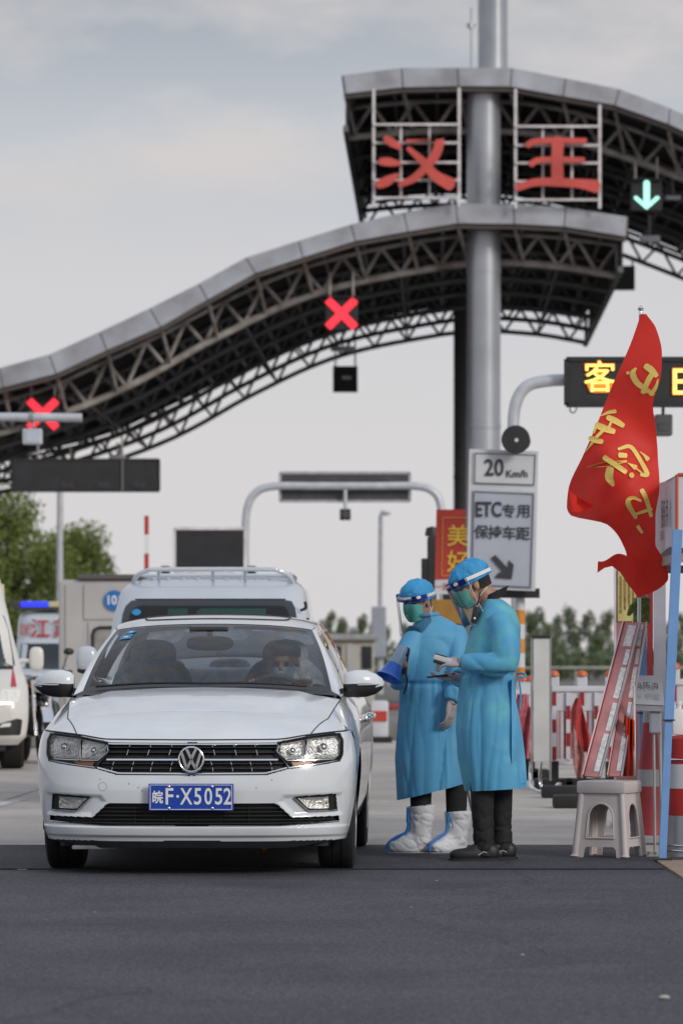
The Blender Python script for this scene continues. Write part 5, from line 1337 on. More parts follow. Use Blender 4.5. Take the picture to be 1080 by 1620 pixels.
# small cabin and lamp mast behind the workers
mat('cream_wall', (.50,.46,.38), .7, var=.2)
kd = 92.
kc = thing('kiosk', Vector((GX(548,kd),kd,0)), 'small cream and grey roadside cabin between the sedan and the left worker', 'cabin')
x0, x1 = GX(506,kd), GX(592,kd); zt = ZZ(1013,kd)
b = MB(); b.box(((x0+x1)/2, kd+1, zt/2), (x1-x0, 2, zt), bev=.03); b.build('wall', MATS['cream_wall'], kc)
b = MB(); b.box(((x0+x1)/2, kd+1, zt+.07), (x1-x0+.2, 2.3, .14), bev=.03); b.build('roof', mat('kiosk_roof', (.34,.34,.34), .7, var=.2), kc)
for pa, pb, nm, mm_ in (((522,1022),(540,1058),'window','van_glass'), ((548,1020),(565,1090),'door','booth_grey'), ((572,1022),(588,1058),'window','van_glass')):
    a, c = P(*pa,kd), P(*pb,kd); b = MB(); b.box(((a.x+c.x)/2, kd-.01, (a.z+c.z)/2), (c.x-a.x, .06, a.z-c.z), bev=.01); b.build(nm, MATS[mm_], kc)
lm = thing('street_lamp', Vector((GX(601,130),130,0)), 'slim pale street lamp pole with a grey wrapped base beyond the left worker', 'street lamp')
b = MB(); b.tube([(GX(601,130),130,0),(GX(601,130),130,ZZ(960,130))], .10, 12); b.tube([P(601,960,130),P(602,815,130)], .07, 12); b.build('pole', MATS['pipe_grey'], lm, smooth=True)
b = MB(); b.tube(smooth_path([P(602,818,130),P(604,810,130),P(610,811,130)], 5), .05, 8); b.ell(P(610,812,130), (.16,.08,.07), seg=12, rings=8); b.build('lamp_head', MATS['pipe_grey'], lm, smooth=True)
b = MB(); b.box(P(599,1000,129.7), (.46,.4,1.6), bev=.04); b.build('base_box', MATS['sign_blue_grey'], lm)
lm2 = thing('street_lamp', Vector((GX(95,98),98,0)), 'tall pale lamp pole in front of the leafy trees at the left', 'street lamp')
b = MB(); b.tube([(GX(95,98),98,0), P(95,930,98), P(95.5,735,98)], [.09,.085,.065], 12); b.build('pole', MATS['pipe_grey'], lm2, smooth=True)
b = MB(); b.tube(smooth_path([P(95.5,738,98),P(90,734,98),P(74,733,98)], 5), .04, 8); b.ell(P(70,733,98), (.26,.12,.06), seg=12, rings=8); b.build('lamp_head', MATS['pipe_grey'], lm2, smooth=True)
# ------------------------------------------------------------------ people
def gown_mat(nm, ca, cb, p0, p1):
    m = bpy.data.materials.new(nm); m.use_nodes = True; t = m.node_tree; b = t.nodes['Principled BSDF']; c = N(t, 'ShaderNodeTexCoord')
    n1 = N(t, 'ShaderNodeTexNoise'); n1.inputs['Scale'].default_value = 4.; n1.inputs['Detail'].default_value = 3
    n2 = N(t, 'ShaderNodeTexNoise'); n2.noise_type = 'RIDGED_MULTIFRACTAL'; n2.inputs['Scale'].default_value = 5.5; n2.inputs['Detail'].default_value = 3; n2.inputs['Roughness'].default_value = .5; n2.inputs['Distortion'].default_value = .9; n2.normalize = True
    n3 = N(t, 'ShaderNodeTexNoise'); n3.inputs['Scale'].default_value = 600
    for q in (n1, n2, n3): t.links.new(c.outputs['Object'], q.inputs['Vector'])
    rp = N(t, 'ShaderNodeValToRGB'); rp.color_ramp.elements[0].position = p0; rp.color_ramp.elements[0].color = (*ca,1); rp.color_ramp.elements[1].position = p1; rp.color_ramp.elements[1].color = (*cb,1)
    t.links.new(n1.outputs['Fac'], rp.inputs[0]); t.links.new(rp.outputs[0], b.inputs['Base Color'])
    b.inputs['Roughness'].default_value = .62; b.inputs['Sheen Weight'].default_value = .15
    bp = N(t, 'ShaderNodeBump'); bp.inputs['Strength'].default_value = .55; bp.inputs['Distance'].default_value = .014
    t.links.new(n2.outputs['Fac'], bp.inputs['Height'])
    bp2 = N(t, 'ShaderNodeBump'); bp2.inputs['Strength'].default_value = .1; bp2.inputs['Distance'].default_value = .002
    t.links.new(n3.outputs['Fac'], bp2.inputs['Height']); t.links.new(bp.outputs[0], bp2.inputs['Normal']); t.links.new(bp2.outputs[0], b.inputs['Normal'])
    tr = N(t, 'ShaderNodeBsdfTranslucent'); t.links.new(rp.outputs[0], tr.inputs['Color']); ms = N(t, 'ShaderNodeMixShader'); ms.inputs[0].default_value = .18
    o = t.nodes['Material Output']; t.links.new(b.outputs[0], ms.inputs[1]); t.links.new(tr.outputs[0], ms.inputs[2]); t.links.new(ms.outputs[0], o.inputs['Surface'])
    MATS[nm] = m
gown_mat('gown', (.090,.39,.68), (.15,.48,.74), .35, .72)
gown_mat('gown_teal_blotch', (.095,.41,.69), (.16,.60,.67), .50, .68)  # same gown blue with noise-driven teal blotches
mat('skin', (.42,.235,.16), .5, var=.12, vscale=14, subs=.08)
mat('cap_blue', (.04,.32,.64), .65, var=.25, vscale=12, bump=.35, bscale=40)
mat('band_blue', (.008,.03,.42), .45)
mat('strap_white', (.75,.75,.77), .6)
mat('mask_green', (.14,.58,.48), .7, var=.12, vscale=20, bump=.2, bscale=50)
mat('mask_blue', (.58,.76,.83), .7, bump=.2)
mat('glove', (.36,.34,.36), .55, var=.15, vscale=30)
mat('trouser_black', (.012,.012,.014), .8, var=.3, vscale=10, bump=.3, bscale=30)
mat('shoe_black', (.012,.012,.013), .5, var=.2)
mat('boot_white', (.70,.71,.75), .65, var=.10, vscale=9, bump=.2, bscale=22)
mat('tape_blue', (.01,.17,.50), .5)
mat('shirt_black', (.015,.015,.02), .8)
mat('hair', (.010,.009,.009), .5, bump=.5, bscale=200)
mat('eye', (.02,.015,.012), .2)
glassmat('visor', (.93,.94,.96), 1.45, gain=1.5)

def organic(mb, voxel=.008, it=6, fac=.5, disp=None, cut=None):
    me = mb.mesh('tmp', []); o = bpy.data.objects.new('tmp', me); COL.objects.link(o)
    r = o.modifiers.new('r', 'REMESH'); r.mode = 'VOXEL'; r.voxel_size = voxel
    s = o.modifiers.new('s', 'SMOOTH'); s.factor = fac; s.iterations = it
    bpy.context.view_layer.update()
    out = bpy.data.meshes.new_from_object(o.evaluated_get(bpy.context.evaluated_depsgraph_get()))
    bpy.data.objects.remove(o); bpy.data.meshes.remove(me)
    if disp:
        n = len(out.vertices); co = np.empty(n*3, 'f'); out.vertices.foreach_get('co', co); no = np.empty(n*3, 'f'); out.vertices.foreach_get('normal', no)
        co = co.reshape(-1, 3); no = no.reshape(-1, 3)
        d = np.array([disp(Vector(c), Vector(q)) for c, q in zip(co, no)], 'f')
        out.vertices.foreach_set('co', (co+no*d[:, None]).ravel())
    if cut:     # open hem: slice below a plane
        bm = bmesh.new(); bm.from_mesh(out)
        bmesh.ops.bisect_plane(bm, geom=bm.verts[:]+bm.edges[:]+bm.faces[:], plane_co=cut[0], plane_no=cut[1], clear_inner=True)
        bm.to_mesh(out); bm.free()
    out.polygons.foreach_set('use_smooth', [True]*len(out.polygons)); out.update()
    return out
def put(name, me, m_, parent):
    me.name = name; me.materials.clear(); me.materials.append(m_); return link(name, me, parent)
def rings_tube(mb, rings, n=40):
    """rings: (z, xl, xr, yc, hd) closed elliptical loft; z may be a function of x"""
    vs = []
    for z, xl, xr, yc, hd in rings:
        cx, hx = (xl+xr)/2, (xr-xl)/2
        for k in range(n):
            a = 2*math.pi*k/n; x = cx+hx*math.copysign(abs(math.cos(a))**.9, math.cos(a)); zz = z(x) if callable(z) else z
            vs.append(Vector((x, yc+hd*math.copysign(abs(math.sin(a))**.9, math.sin(a)), zz)))
    N_ = len(rings); fs = [(i*n+k, i*n+(k+1) % n, (i+1)*n+(k+1) % n, (i+1)*n+k) for i in range(N_-1) for k in range(n)]
    fs += [tuple(range(n))[::-1], tuple((N_-1)*n+k for k in range(n))]
    mb.add(vs, fs)
def limb(mb, pts, rs, n=6, seg=16): mb.tube(smooth_path(pts, n), rs, seg)

def hand(mb, w, f, pn, side, curl=.6, s=1.):
    """hand at wrist w; f finger direction, pn palm normal; side +1/-1 puts the thumb"""
    f = Vector(f).normalized(); pn = Vector(pn); pn = (pn-f*pn.dot(f)).normalized(); r = f.cross(pn)*side
    w = Vector(w)
    M_ = Matrix((r, f, pn)).transposed()
    mb.ell(w+f*.045*s, (.040*s, .052*s, .016*s), M_, seg=16, rings=10, p=2.6)
    mb.tube([w-f*.04*s, w+f*.01*s], [.026*s, .027*s], 12)
    for k, (off, L) in enumerate(((.029,.078),(.010,.086),(-.010,.080),(-.028,.064))):
        p0 = w+f*.085*s+r*off*s; c = curl*(1+.08*k); path = [p0-f*.02*s, p0]; d = f.copy(); p = p0.copy()
        for seg_, ang in ((.45, c*.6), (.32, c*1.1), (.23, c*1.0)):
            d = (d*math.cos(ang)+pn*math.sin(ang)).normalized(); pnn = None
            p = p+d*L*seg_*s; path.append(p.copy())
        mb.tube(smooth_path(path, 4), [.0092*s,.0092*s,.0085*s,.0078*s,.006*s], 8)
    # thumb leaves the side of the palm near its base
    t0 = w+f*.022*s+r*.034*s; t1 = t0+(r*.6+f*.55+pn*.35).normalized()*.036*s; t2 = t1+(r*.15+f*.75+pn*.55).normalized()*.030*s; t3 = t2+(f*.8+pn*.5-r*.1).normalized()*.024*s
    mb.tube(smooth_path([t0-r*.012*s, t0, t1, t2, t3], 4), [.011*s,.011*s,.0105*s,.0095*s,.007*s], 8)

def headframe(c, yaw, pitch, roll=0): return Matrix.Translation(c) @ Matrix.Rotation(R(yaw), 4, 'Z') @ Matrix.Rotation(R(-pitch), 4, 'Y') @ Matrix.Rotation(R(roll), 4, 'X')
def add_head(mb, HM, s=1.):
    """head in its own frame: faces -X, y lateral, z up; centre between the ears"""
    m3 = HM.to_3x3(); T = lambda *v: HM @ (Vector(v)*s)
    def e(c, r, p=2.): mb.ell(T(*c), [q*s for q in r], m3, seg=24, rings=16, p=p)
    e((.012,0,.030), (.098,.076,.092)); e((-.040,0,-.035), (.056,.060,.080)); e((-.062,0,-.088), (.030,.034,.028))
    e((-.082,0,.028), (.018,.052,.014)); mb.tube([T(-.088,0,.022), T(-.104,0,-.012), T(-.112,0,-.022)], [.010*s,.014*s,.012*s], 8)
    e((-.105,0,-.026), (.012,.019,.009)); e((-.092,0,-.056), (.012,.026,.008)); e((-.090,0,-.066), (.012,.022,.008))
    for sy in (-1, 1):
        e((.008, sy*.079, -.008), (.018,.007,.030)); e((-.060, sy*.042, -.012), (.026,.022,.022))
    return T
def face_bits(HM, parent, s=1.):
    for sy in (-1, 1):
        b = MB(); b.ell(HM @ (Vector((-.086, sy*.032, .008))*s), (.009*s,.014*s,.008*s), HM.to_3x3(), seg=10, rings=8); b.build('eye', MATS['eye'], parent, smooth=True)
        b = MB(); b.tube([HM @ (Vector((-.094, sy*.016, .028))*s), HM @ (Vector((-.093, sy*.034, .033))*s), HM @ (Vector((-.080, sy*.052, .028))*s)], [.003*s,.004*s,.002*s], 6); b.build('eyebrow', MATS['hair'], parent)
def polar(HM, s, a, z, rx, ry): return HM @ (Vector((-math.cos(a)*rx, math.sin(a)*ry, z))*s)
def cap(HM, parent, s=1.):
    b = MB()
    def fn(u, v):
        a = 2*math.pi*u; th = math.pi*.60*v
        pf = 1+.055*math.sin(a*13+2.5*math.sin(a*3+v*4))*max(0, v-.15)*(1.3-v)+.075*noise.noise(Vector((math.cos(a)*2.2+9*HM.translation.x, math.sin(a)*2.2, v*3.5)))
        w_ = noise.noise(Vector((math.cos(a)*4+v*5, math.sin(a)*5, v*6))); pf -= .05*max(0, 1-abs(w_)*4)**2
        rr = math.sin(th)*pf
        return HM @ (Vector((.012-math.cos(a)*rr*.124, math.sin(a)*rr*.104, .052+math.cos(th)*.092+.008*noise.noise(Vector((math.cos(a)*3, math.sin(a)*3, v*3)))))*s)
    b.grid(fn, 90, 22, closeu=True); o = b.build('cap', MATS['cap_blue'], parent, smooth=True)
    b = MB(); b.tube([HM @ (Vector((.012-math.cos(a)*.118, math.sin(a)*.100, .022))*s) for a in [2*math.pi*k/48 for k in range(48)]], .006*s, 8, closed=True); b.build('cap_hem', MATS['cap_blue'], o, smooth=True)
    return o
def short_hair(HM, parent, s=1.):
    b = MB(); b.grid(lambda u, v: HM @ (Vector((.014-math.cos(1.75+2.78*u)*(.104-.012*v), math.sin(1.75+2.78*u)*(.083-.010*v), .045-.085*v))*s), 30, 6); b.build('hair', MATS['hair'], parent, smooth=True)
def shield(HM, parent, s=1., drop=.20):
    b = MB()
    b.grid(lambda u, v: polar(HM, s, -1.25+2.5*u, .062-.034*v, .140, .118), 40, 3); band = b.build('shield_band', MATS['band_blue'], parent, smooth=True)
    b = MB(); b.grid(lambda u, v: polar(HM, s, -.46+.92*u, .061-.018*v, .1415, .1195), 16, 2); b.build('band_label', MATS['strap_white'], band, smooth=True)
    b = MB(); b.grid(lambda u, v: polar(HM, s, .7+.12*math.cos(2*math.pi*u)*v, .051+.011*math.sin(2*math.pi*u)*v, .142, .1202), 12, 3); b.build('band_button', MATS['strap_white'], band)
    b = MB(); b.grid(lambda u, v: polar(HM, s, -.82+.12*math.cos(2*math.pi*u)*v, .051+.011*math.sin(2*math.pi*u)*v, .142, .1202), 12, 3); b.build('band_button', MATS['strap_white'], band)
    b = MB(); b.grid(lambda u, v: polar(HM, s, -1.35+2.7*u, .062-(.062+drop)*v, .141+.010*v, .120+.006*v), 40, 14); sh = b.build('face_shield', MATS['visor'], parent, smooth=True)
    b = MB(); b.tube([polar(HM, s, -1.35+2.7*i/30, -drop, .151, .126) for i in range(31)], .0016*s, 5)
    for a in (-1.35, 1.35): b.tube([polar(HM, s, a, .06, .141, .120), polar(HM, s, a, -drop, .151, .126)], .0016*s, 5)
    b.build('shield_edge', MATS['strap_white'], sh)
    for sy in (-1, 1):
        b = MB(); b.grid(lambda u, v: HM @ (Vector((-.04+.165*u, sy*(.116-.052*u**2.2), .060-.012*u-.020*v))*s), 12, 2); b.build('shield_strap', MATS['strap_white'], parent, smooth=True)
def mask(HM, parent, m_, s=1., cup=1.):
    b = MB()
    def fn(u, v):
        a = -1.25+2.5*u; k = math.cos(a*.9); z = .010-.125*v-.02*(1-k)*(v-.5)*-1.2
        bul = (.030*cup*math.sin(math.pi*min(1, v*1.05))*max(0, k)**1.5)
        return HM @ (Vector((-(.096-.020*v)*math.cos(a)-bul-.012, math.sin(a)*(.076-.008*v), z-.012*(1-k)*(1-2*v)*2))*s)
    b.grid(fn, 36, 16); o = b.build('face_mask', m_, parent, smooth=True)
    for sy in (-1, 1):
        for za, zb in ((-.02,.045),(-.095,-.055)):
            b = MB(); b.tube(smooth_path([HM @ (Vector((-.040, sy*.077, za))*s), HM @ (Vector((-.012, sy*.086, (za+zb)/2))*s), HM @ (Vector((.030, sy*.085, zb))*s), HM @ (Vector((.06, sy*.075, zb+.01))*s)], 4), .0022*s, 5); b.build('mask_strap', MATS['strap_white'], o, smooth=True)

def folds(zw, amp=1., seed=0., xc=.02, lean=3.):
    """fabric: long irregular folds below the waist, a few tension creases above"""
    def d(c, n):
        low = sstep(zw-.01, zw-.22, c.z); th = math.atan2(c.y, c.x-xc); cs, sn = math.cos(th), math.sin(th)
        ph = 3.1*th+lean*(c.z-zw)+2.6*noise.noise(Vector((cs*1.3+seed, sn*1.3, c.z*.9)))
        mod = .45+.9*max(0, noise.noise(Vector((cs*1.1-seed, sn*1.1+3, c.z*1.2)))+.35)
        fold = (abs(math.sin(ph))**.75-.62)*.026*mod*low*(.5+.7*sstep(zw-.1, zw-.6, c.z))
        ph2 = 9*th-lean*1.5*(c.z-zw)+3*noise.noise(Vector((cs*2, sn*2+seed, c.z*2)))
        fold += (abs(math.sin(ph2))-.6)*.005*low
        up = 1-low; q = noise.noise(Vector((c.x*3+seed, c.y*3, c.z*3)))
        ph3 = 20*c.z+15*c.x-8*c.y+7*q; m3 = max(0, noise.noise(Vector((c.x*4, c.y*4+seed, c.z*4)))+.05)
        cr = (abs(math.sin(ph3))**.7-.65)*.011*m3*up
        big = noise.noise(Vector((c.x*3+seed, c.y*3, c.z*2.2)))*.008
        pleat = (abs(math.sin(9*th+3*noise.noise(Vector((cs*2, sn*2, seed)))))-.6)*.010*math.exp(-((c.z-zw+.05)/.07)**2)
        waist = -.013*math.exp(-((c.z-zw)/.014)**2)
        return (fold+cr+big+waist+pleat)*amp
    return d

# ---- left worker: gown, boot covers, megaphone
w1o = Vector((GX(680,24.3), 24.3, 0))
w1 = thing('person', w1o, 'shorter worker in a blue gown and white boot covers holding a blue megaphone', 'person')
mbd = MB(); HM1 = headframe(Vector((-.078,-.02,1.482)), 54, 14)
add_head(mbd, HM1, .92)
limb(mbd, [(-.05,0,1.46),(-.02,.02,1.36),(0,.02,1.25)], [.052,.056,.09], 4)
mbd.ell((.03,.02,1.12), (.14,.11,.26)); mbd.ell((.02,.02,.85), (.14,.11,.16))
limb(mbd, [(-.02,.02,.85),(-.055,.02,.50),(-.055,.02,.10)], [.08,.055,.04], 4); limb(mbd, [(.08,.03,.85),(.155,.03,.50),(.16,.03,.10)], [.08,.055,.04], 4)
limb(mbd, [(-.07,-.06,1.30),(-.155,-.10,1.05),(-.158,-.235,1.095)], [.045,.036,.026], 4); limb(mbd, [(.15,-.02,1.30),(.165,-.13,1.06),(.120,-.205,.90)], [.045,.036,.026], 4)
mbd.ell((-.155,-.255,1.115), (.02,.03,.035)); mbd.ell((.115,-.215,.86), (.018,.02,.035))
bd_ = put('body', organic(mbd, .006, 5), MATS['skin'], w1)
for ch in (lambda: face_bits(Matrix.Translation(w1o) @ HM1, bd_, .92),): ch()
g = MB()
hem = lambda x: .24+(x+.18)*.26
rings_tube(g, [(hem,-.185,.205,.01,.165),(.45,-.195,.212,.01,.17),(.558,-.202,.214,.01,.172),(.707,-.194,.208,.01,.165),(.856,-.186,.202,.01,.16),(.986,-.176,.196,.01,.15),(1.06,-.168,.200,.01,.15),(1.19,-.15,.208,.01,.155),(1.28,-.135,.200,.01,.145),(1.33,-.115,.18,.01,.125),(1.37,-.085,.12,.01,.10),(1.400,-.075,.06,.01,.075)])
limb(g, [(-.075,-.05,1.315),(-.135,-.09,1.18),(-.185,-.12,1.035),(-.180,-.19,1.045),(-.162,-.225,1.075)], [.062,.070,.070,.058,.042], 5)
limb(g, [(.145,-.02,1.315),(.170,-.09,1.18),(.168,-.15,1.04),(.142,-.19,.95),(.122,-.205,.90)], [.064,.070,.064,.058,.047], 5)
put('gown', organic(g, .008, 4, disp=folds(1.0, 1.1, 3.1, .02, -3.), cut=(Vector((-.18,0,.318)), Vector((-.25,0,1)).normalized())), MATS['gown'], w1)
W1 = Matrix.Translation(w1o)
cap(W1 @ HM1, w1, .92); short_hair(W1 @ HM1, w1, .92); shield(W1 @ HM1, w1, .92); mask(W1 @ HM1, w1, MATS['mask_green'], .92, .8)
b = MB(); b.tube(smooth_path([w1o+Vector(v) for v in ((-.085,-.075,1.40),(-.02,-.085,1.405),(.04,-.02,1.41),(.03,.06,1.42))], 5), .011, 8); b.build('collar', MATS['gown'], w1, smooth=True)
def hand_part(w, f, pn, side, curl, parent, o, s=1.):
    b = MB(); hand(b, Vector(w)+o, f, pn, side, curl, s); return b.build('glove', MATS['glove'], parent, smooth=True, sharp=60)
hand_part((-.160,-.232,1.085), (.10,-.35,.9), (-.75,.3,.2), 1, 1.25, w1, w1o)
hand_part((.120,-.205,.895), (-.10,-.10,-1), (-.75,.55,.1), 1, .55, w1, w1o, 1.08)
def boot(parent, o, x, y, yaw, shaft_top, s=1., lean=.0):
    Rz = Matrix.Rotation(R(yaw), 3, 'Z'); T = lambda *v: Vector((x, y, 0))+Rz @ (Vector(v)*s)
    m = MB(); m.tube(smooth_path([T(.0+lean,0,shaft_top), T(.005+lean*.6,0,shaft_top*.75), T(.0,0,.15), T(.0,0,.06)], 5), [.084*s,.078*s,.068*s,.064*s], 20)
    m.ell(T(-.065,0,.045), (.135*s,.052*s,.045*s), Rz, seg=22, rings=12, p=2.6); m.ell(T(.015,0,.05), (.062*s,.050*s,.05*s), Rz, seg=20, rings=10, p=2.4)
    m.ell(T(-.07,0,.085), (.09*s,.042*s,.035*s), Rz @ Matrix.Rotation(R(-18),3,'Y'), seg=20, rings=10)
    def dd(c, n):
        q = noise.noise(Vector((c.x*15+x*9, c.y*15, c.z*22+c.x*9))); return max(0, 1-abs(q)*3)**2*-.007+noise.noise(Vector((c.x*6, c.y*6+x*7, c.z*6)))*.010*sstep(.05,.12,c.z)
    me = organic(m, .007, 5, disp=dd); bo_ = put('boot_cover', me, MATS['boot_white'], parent)
    tp = smooth_path([T(-.080+lean,-.012,shaft_top-.01), T(-.082+lean*.6,-.012,shaft_top*.7), T(-.078,-.012,.17), T(-.095,-.010,.125), T(-.150,-.005,.098), T(-.196,0,.062), T(-.207,0,.02)], 6)
    b = MB(); b.tube([o+p for p in tp], .0075*s, 8, sy=1.3); b.build('blue_seam', MATS['tape_blue'], bo_, smooth=True)
    b = MB(); b.tube([o+T(.075*math.cos(a)-.01 if math.cos(a) > 0 else .20*math.cos(a), .053*math.sin(a), .006) for a in [2*math.pi*k/30 for k in range(30)]], .006, 6, closed=True); b.build('sole_edge', MATS['cabin_grey'], bo_)
boot(w1, w1o, -.055, -.02, 14, .285, 1.0, .0); boot(w1, w1o, .155, .02, 38, .255, .98, .01)
for lx, ly, z0, z1 in ((-.055,-.01,.22,.55),(.155,.02,.20,.60)):
    m = MB(); m.tube([(lx,ly,z0),(lx,ly,(z0+z1)/2),(lx,ly,z1)], [.060,.066,.078], 18); put('trouser_leg', organic(m, .009, 4), MATS['trouser_black'], w1)

# megaphone in the left worker's hand
mat('megaphone_blue', (.01,.13,.62), .35, coat=.3); mat('megaphone_clear', (.25,.36,.50), .3)
mg = thing('megaphone', w1o+Vector((-.17,-.28,1.05)), 'blue plastic megaphone pointing down in the left worker\'s hand', 'megaphone')
ax = Vector((-.42,-.30,-.86)).normalized(); zax = ax; xax = zax.orthogonal().normalized(); MM = Matrix((xax, zax.cross(xax), zax)).transposed(); mc0 = w1o+Vector((-.160,-.300,1.215))
b = MB(); b.lathe([(.026,.0),(.030,.02),(.036,.07),(.045,.12)], mc0, seg=28, M=MM); b.build('rear_tube', MATS['megaphone_clear'], mg, smooth=True)
b = MB(); b.lathe([(.046,.121),(.052,.15),(.062,.19),(.072,.207),(.076,.210),(.072,.213),(.060,.19),(.042,.14),(.024,.12),(.0,.12)], mc0, seg=32, M=MM); b.build('bell', MATS['megaphone_blue'], mg, smooth=True, sharp=60)
b = MB(); b.lathe([(.022,.13),(.018,.17),(.0,.175)], mc0, seg=18, M=MM); b.build('reflex_cone', MATS['megaphone_blue'], mg, smooth=True)
hp = w1o+Vector((-.150,-.262,1.125)); b = MB(); b.tube(smooth_path([mc0+ax*.05+Vector((.03,.02,0)), w1o+Vector((-.135,-.262,1.20)), hp, w1o+Vector((-.155,-.27,1.06))], 5), .014, 10); b.build('handle', MATS['trim_black'], mg, smooth=True)
b = MB(); b.tube(smooth_path([w1o+Vector(v) for v in ((-.150,-.275,1.07),(-.140,-.285,1.02),(-.150,-.285,.97),(-.158,-.28,.94))], 5), .006, 6); b.build('strap', MATS['trim_black'], mg)

# ---- right worker: gown, black trousers, devices
w2o = Vector((GX(765,23.4), 23.4, 0))
w2 = thing('person', w2o, 'taller worker in a blue gown and black shoes looking down at handheld devices', 'person')
mbd = MB(); HM2 = headframe(Vector((-.068,-.02,1.565)), 8, 27)
add_head(mbd, HM2, 1.0)
limb(mbd, [(-.02,-.01,1.55),(.04,0,1.46),(.06,0,1.34)], [.056,.062,.10], 4)
mbd.ell((.06,0,1.20), (.12,.17,.26)); mbd.ell((.03,0,.92), (.11,.15,.17))
limb(mbd, [(.01,-.08,.92),(-.01,-.08,.50),(0,-.08,.10)], [.08,.056,.042], 4); limb(mbd, [(.06,.08,.92),(.10,.08,.50),(.105,.08,.10)], [.08,.056,.042], 4)
limb(mbd, [(.08,-.17,1.38),(.12,-.25,1.13),(-.14,-.22,1.125)], [.05,.038,.028], 4); limb(mbd, [(.06,.17,1.38),(.05,.22,1.10),(-.17,.0,1.04)], [.05,.038,.028], 4)
mbd.ell((-.165,-.215,1.125), (.03,.02,.02)); mbd.ell((-.19,-.01,1.04), (.03,.02,.02))
bd2 = put('body', organic(mbd, .006, 5), MATS['skin'], w2)
W2 = Matrix.Translation(w2o); face_bits(W2 @ HM2, bd2)
g = MB()
rings_tube(g, [(.33,-.080,.245,0,.21),(.46,-.105,.240,0,.205),(.60,-.135,.215,0,.20),(.75,-.15,.195,0,.20),(.90,-.145,.185,0,.195),(1.0,-.13,.178,0,.185),(1.06,-.12,.180,0,.185),(1.18,-.11,.205,0,.20),(1.33,-.075,.208,0,.205),(1.41,-.045,.185,0,.185),(1.455,-.020,.145,0,.14),(1.485,.0,.105,0,.09)])
limb(g, [(.075,-.165,1.385),(.115,-.225,1.25),(.105,-.255,1.125),(.0,-.245,1.115),(-.10,-.225,1.125),(-.138,-.22,1.125)], [.070,.078,.074,.068,.055,.045], 5)
limb(g, [(.055,.165,1.385),(.07,.22,1.23),(.02,.20,1.08),(-.08,.09,1.05),(-.155,.005,1.04)], [.070,.076,.07,.058,.045], 5)
def f2(c, n):
    base = folds(1.06, 1.15, 8.7, .04, 2.)(c, n)
    return base
put('gown', organic(g, .008, 4, disp=f2, cut=(Vector((0,0,.405)), Vector((-.06,0,1)).normalized())), MATS['gown_teal_blotch'], w2)
# loose back flap of the gown blown to the right
b = MB()
b.grid(lambda u, v: w2o+Vector((.150+.085*u*(v**1.5)+.03*math.sin(3*v)*u, -.17+.06*u+.02*math.sin(7*v+3*u), 1.03-.60*v+.02*u*v)), 8, 26)
bf = b.build('gown_flap', MATS['gown'], w2, smooth=True)
b = MB(); b.tube(smooth_path([w2o+Vector(v) for v in ((.185,-.02,1.06),(.215,-.04,1.065),(.235,-.05,1.05),(.205,-.06,1.04))], 5), .007, 6); b.tube(smooth_path([w2o+Vector(v) for v in ((.195,-.05,1.05),(.205,-.07,.95),(.198,-.07,.86))], 5), .006, 6); b.build('waist_tie', MATS['gown'], w2, smooth=True)
cap(W2 @ HM2, w2); short_hair(W2 @ HM2, w2); shield(W2 @ HM2, w2); mask(W2 @ HM2, w2, MATS['mask_green'], 1., 1.25)
b = MB(); b.grid(lambda u, v: w2o+Vector((.045+.075*math.cos(2*math.pi*u)+.02*v, .075*math.sin(2*math.pi*u), 1.475+.055*v+.035*math.cos(2*math.pi*u)*1.0)), 30, 4, closeu=True); b.build('collar', MATS['shirt_black'], w2, smooth=True)
hand_part((-.140,-.220,1.125), (-1,.05,.05), (.05,.55,-.8), -1, .8, w2, w2o)
hand_part((-.155,.002,1.04), (-1,-.25,.0), (0,-.1,1.), -1, .35, w2, w2o)
def shoe(parent, o, x, y, yaw, m_):
    Rz = Matrix.Rotation(R(yaw), 3, 'Z'); T = lambda *v: Vector((x, y, 0))+Rz @ Vector(v)
    m = MB(); m.ell(T(-.085,0,.040), (.135,.048,.040), Rz, seg=24, rings=12, p=2.6); m.ell(T(.0,0,.055), (.065,.045,.055), Rz, seg=20, rings=12, p=2.4); m.ell(T(-.07,0,.075), (.085,.038,.03), Rz @ Matrix.Rotation(R(-20),3,'Y'))
    s_ = put('shoe', organic(m, .006, 4), m_, parent)
    b = MB(); b.add(*(lambda ps: ([o+p for p in ps]+[o+p+Vector((0,0,.018)) for p in ps], [tuple(range(len(ps)))[::-1], tuple(range(len(ps), 2*len(ps)))]+[(i, (i+1) % len(ps), len(ps)+(i+1) % len(ps), len(ps)+i) for i in range(len(ps))]))([T(-.075+.148*math.cos(a), .050*math.sin(a), 0.004) for a in [2*math.pi*k/32 for k in range(32)]])); b.build('sole', MATS['rubber'], s_)
    b = MB(); b.tube([o+T(-.06,-.047,.04), o+T(-.03,-.049,.06), o+T(-.005,-.047,.05)], .004, 6); b.build('shoe_mark', MATS['cabin_grey'], s_)
shoe(w2, w2o, .02, -.09, 4, MATS['shoe_black']); shoe(w2, w2o, .125, .07, 10, MATS['shoe_black'])
for lx, ly in ((-.005,-.085),(.105,.08)):
    m = MB(); m.tube(smooth_path([(lx+.005,ly,.03),(lx,ly,.12),(lx-.005,ly,.30),(lx-.01,ly,.55)], 5), [.066,.060,.064,.075], 20)
    def td(c, n): q = noise.noise(Vector((c.x*12+lx*5, c.y*12, c.z*18))); return max(0, 1-abs(q)*3)**2*-.012*sstep(.4,.05,c.z)
    put('trouser_leg', organic(m, .008, 3, disp=td), MATS['trouser_black'], w2)
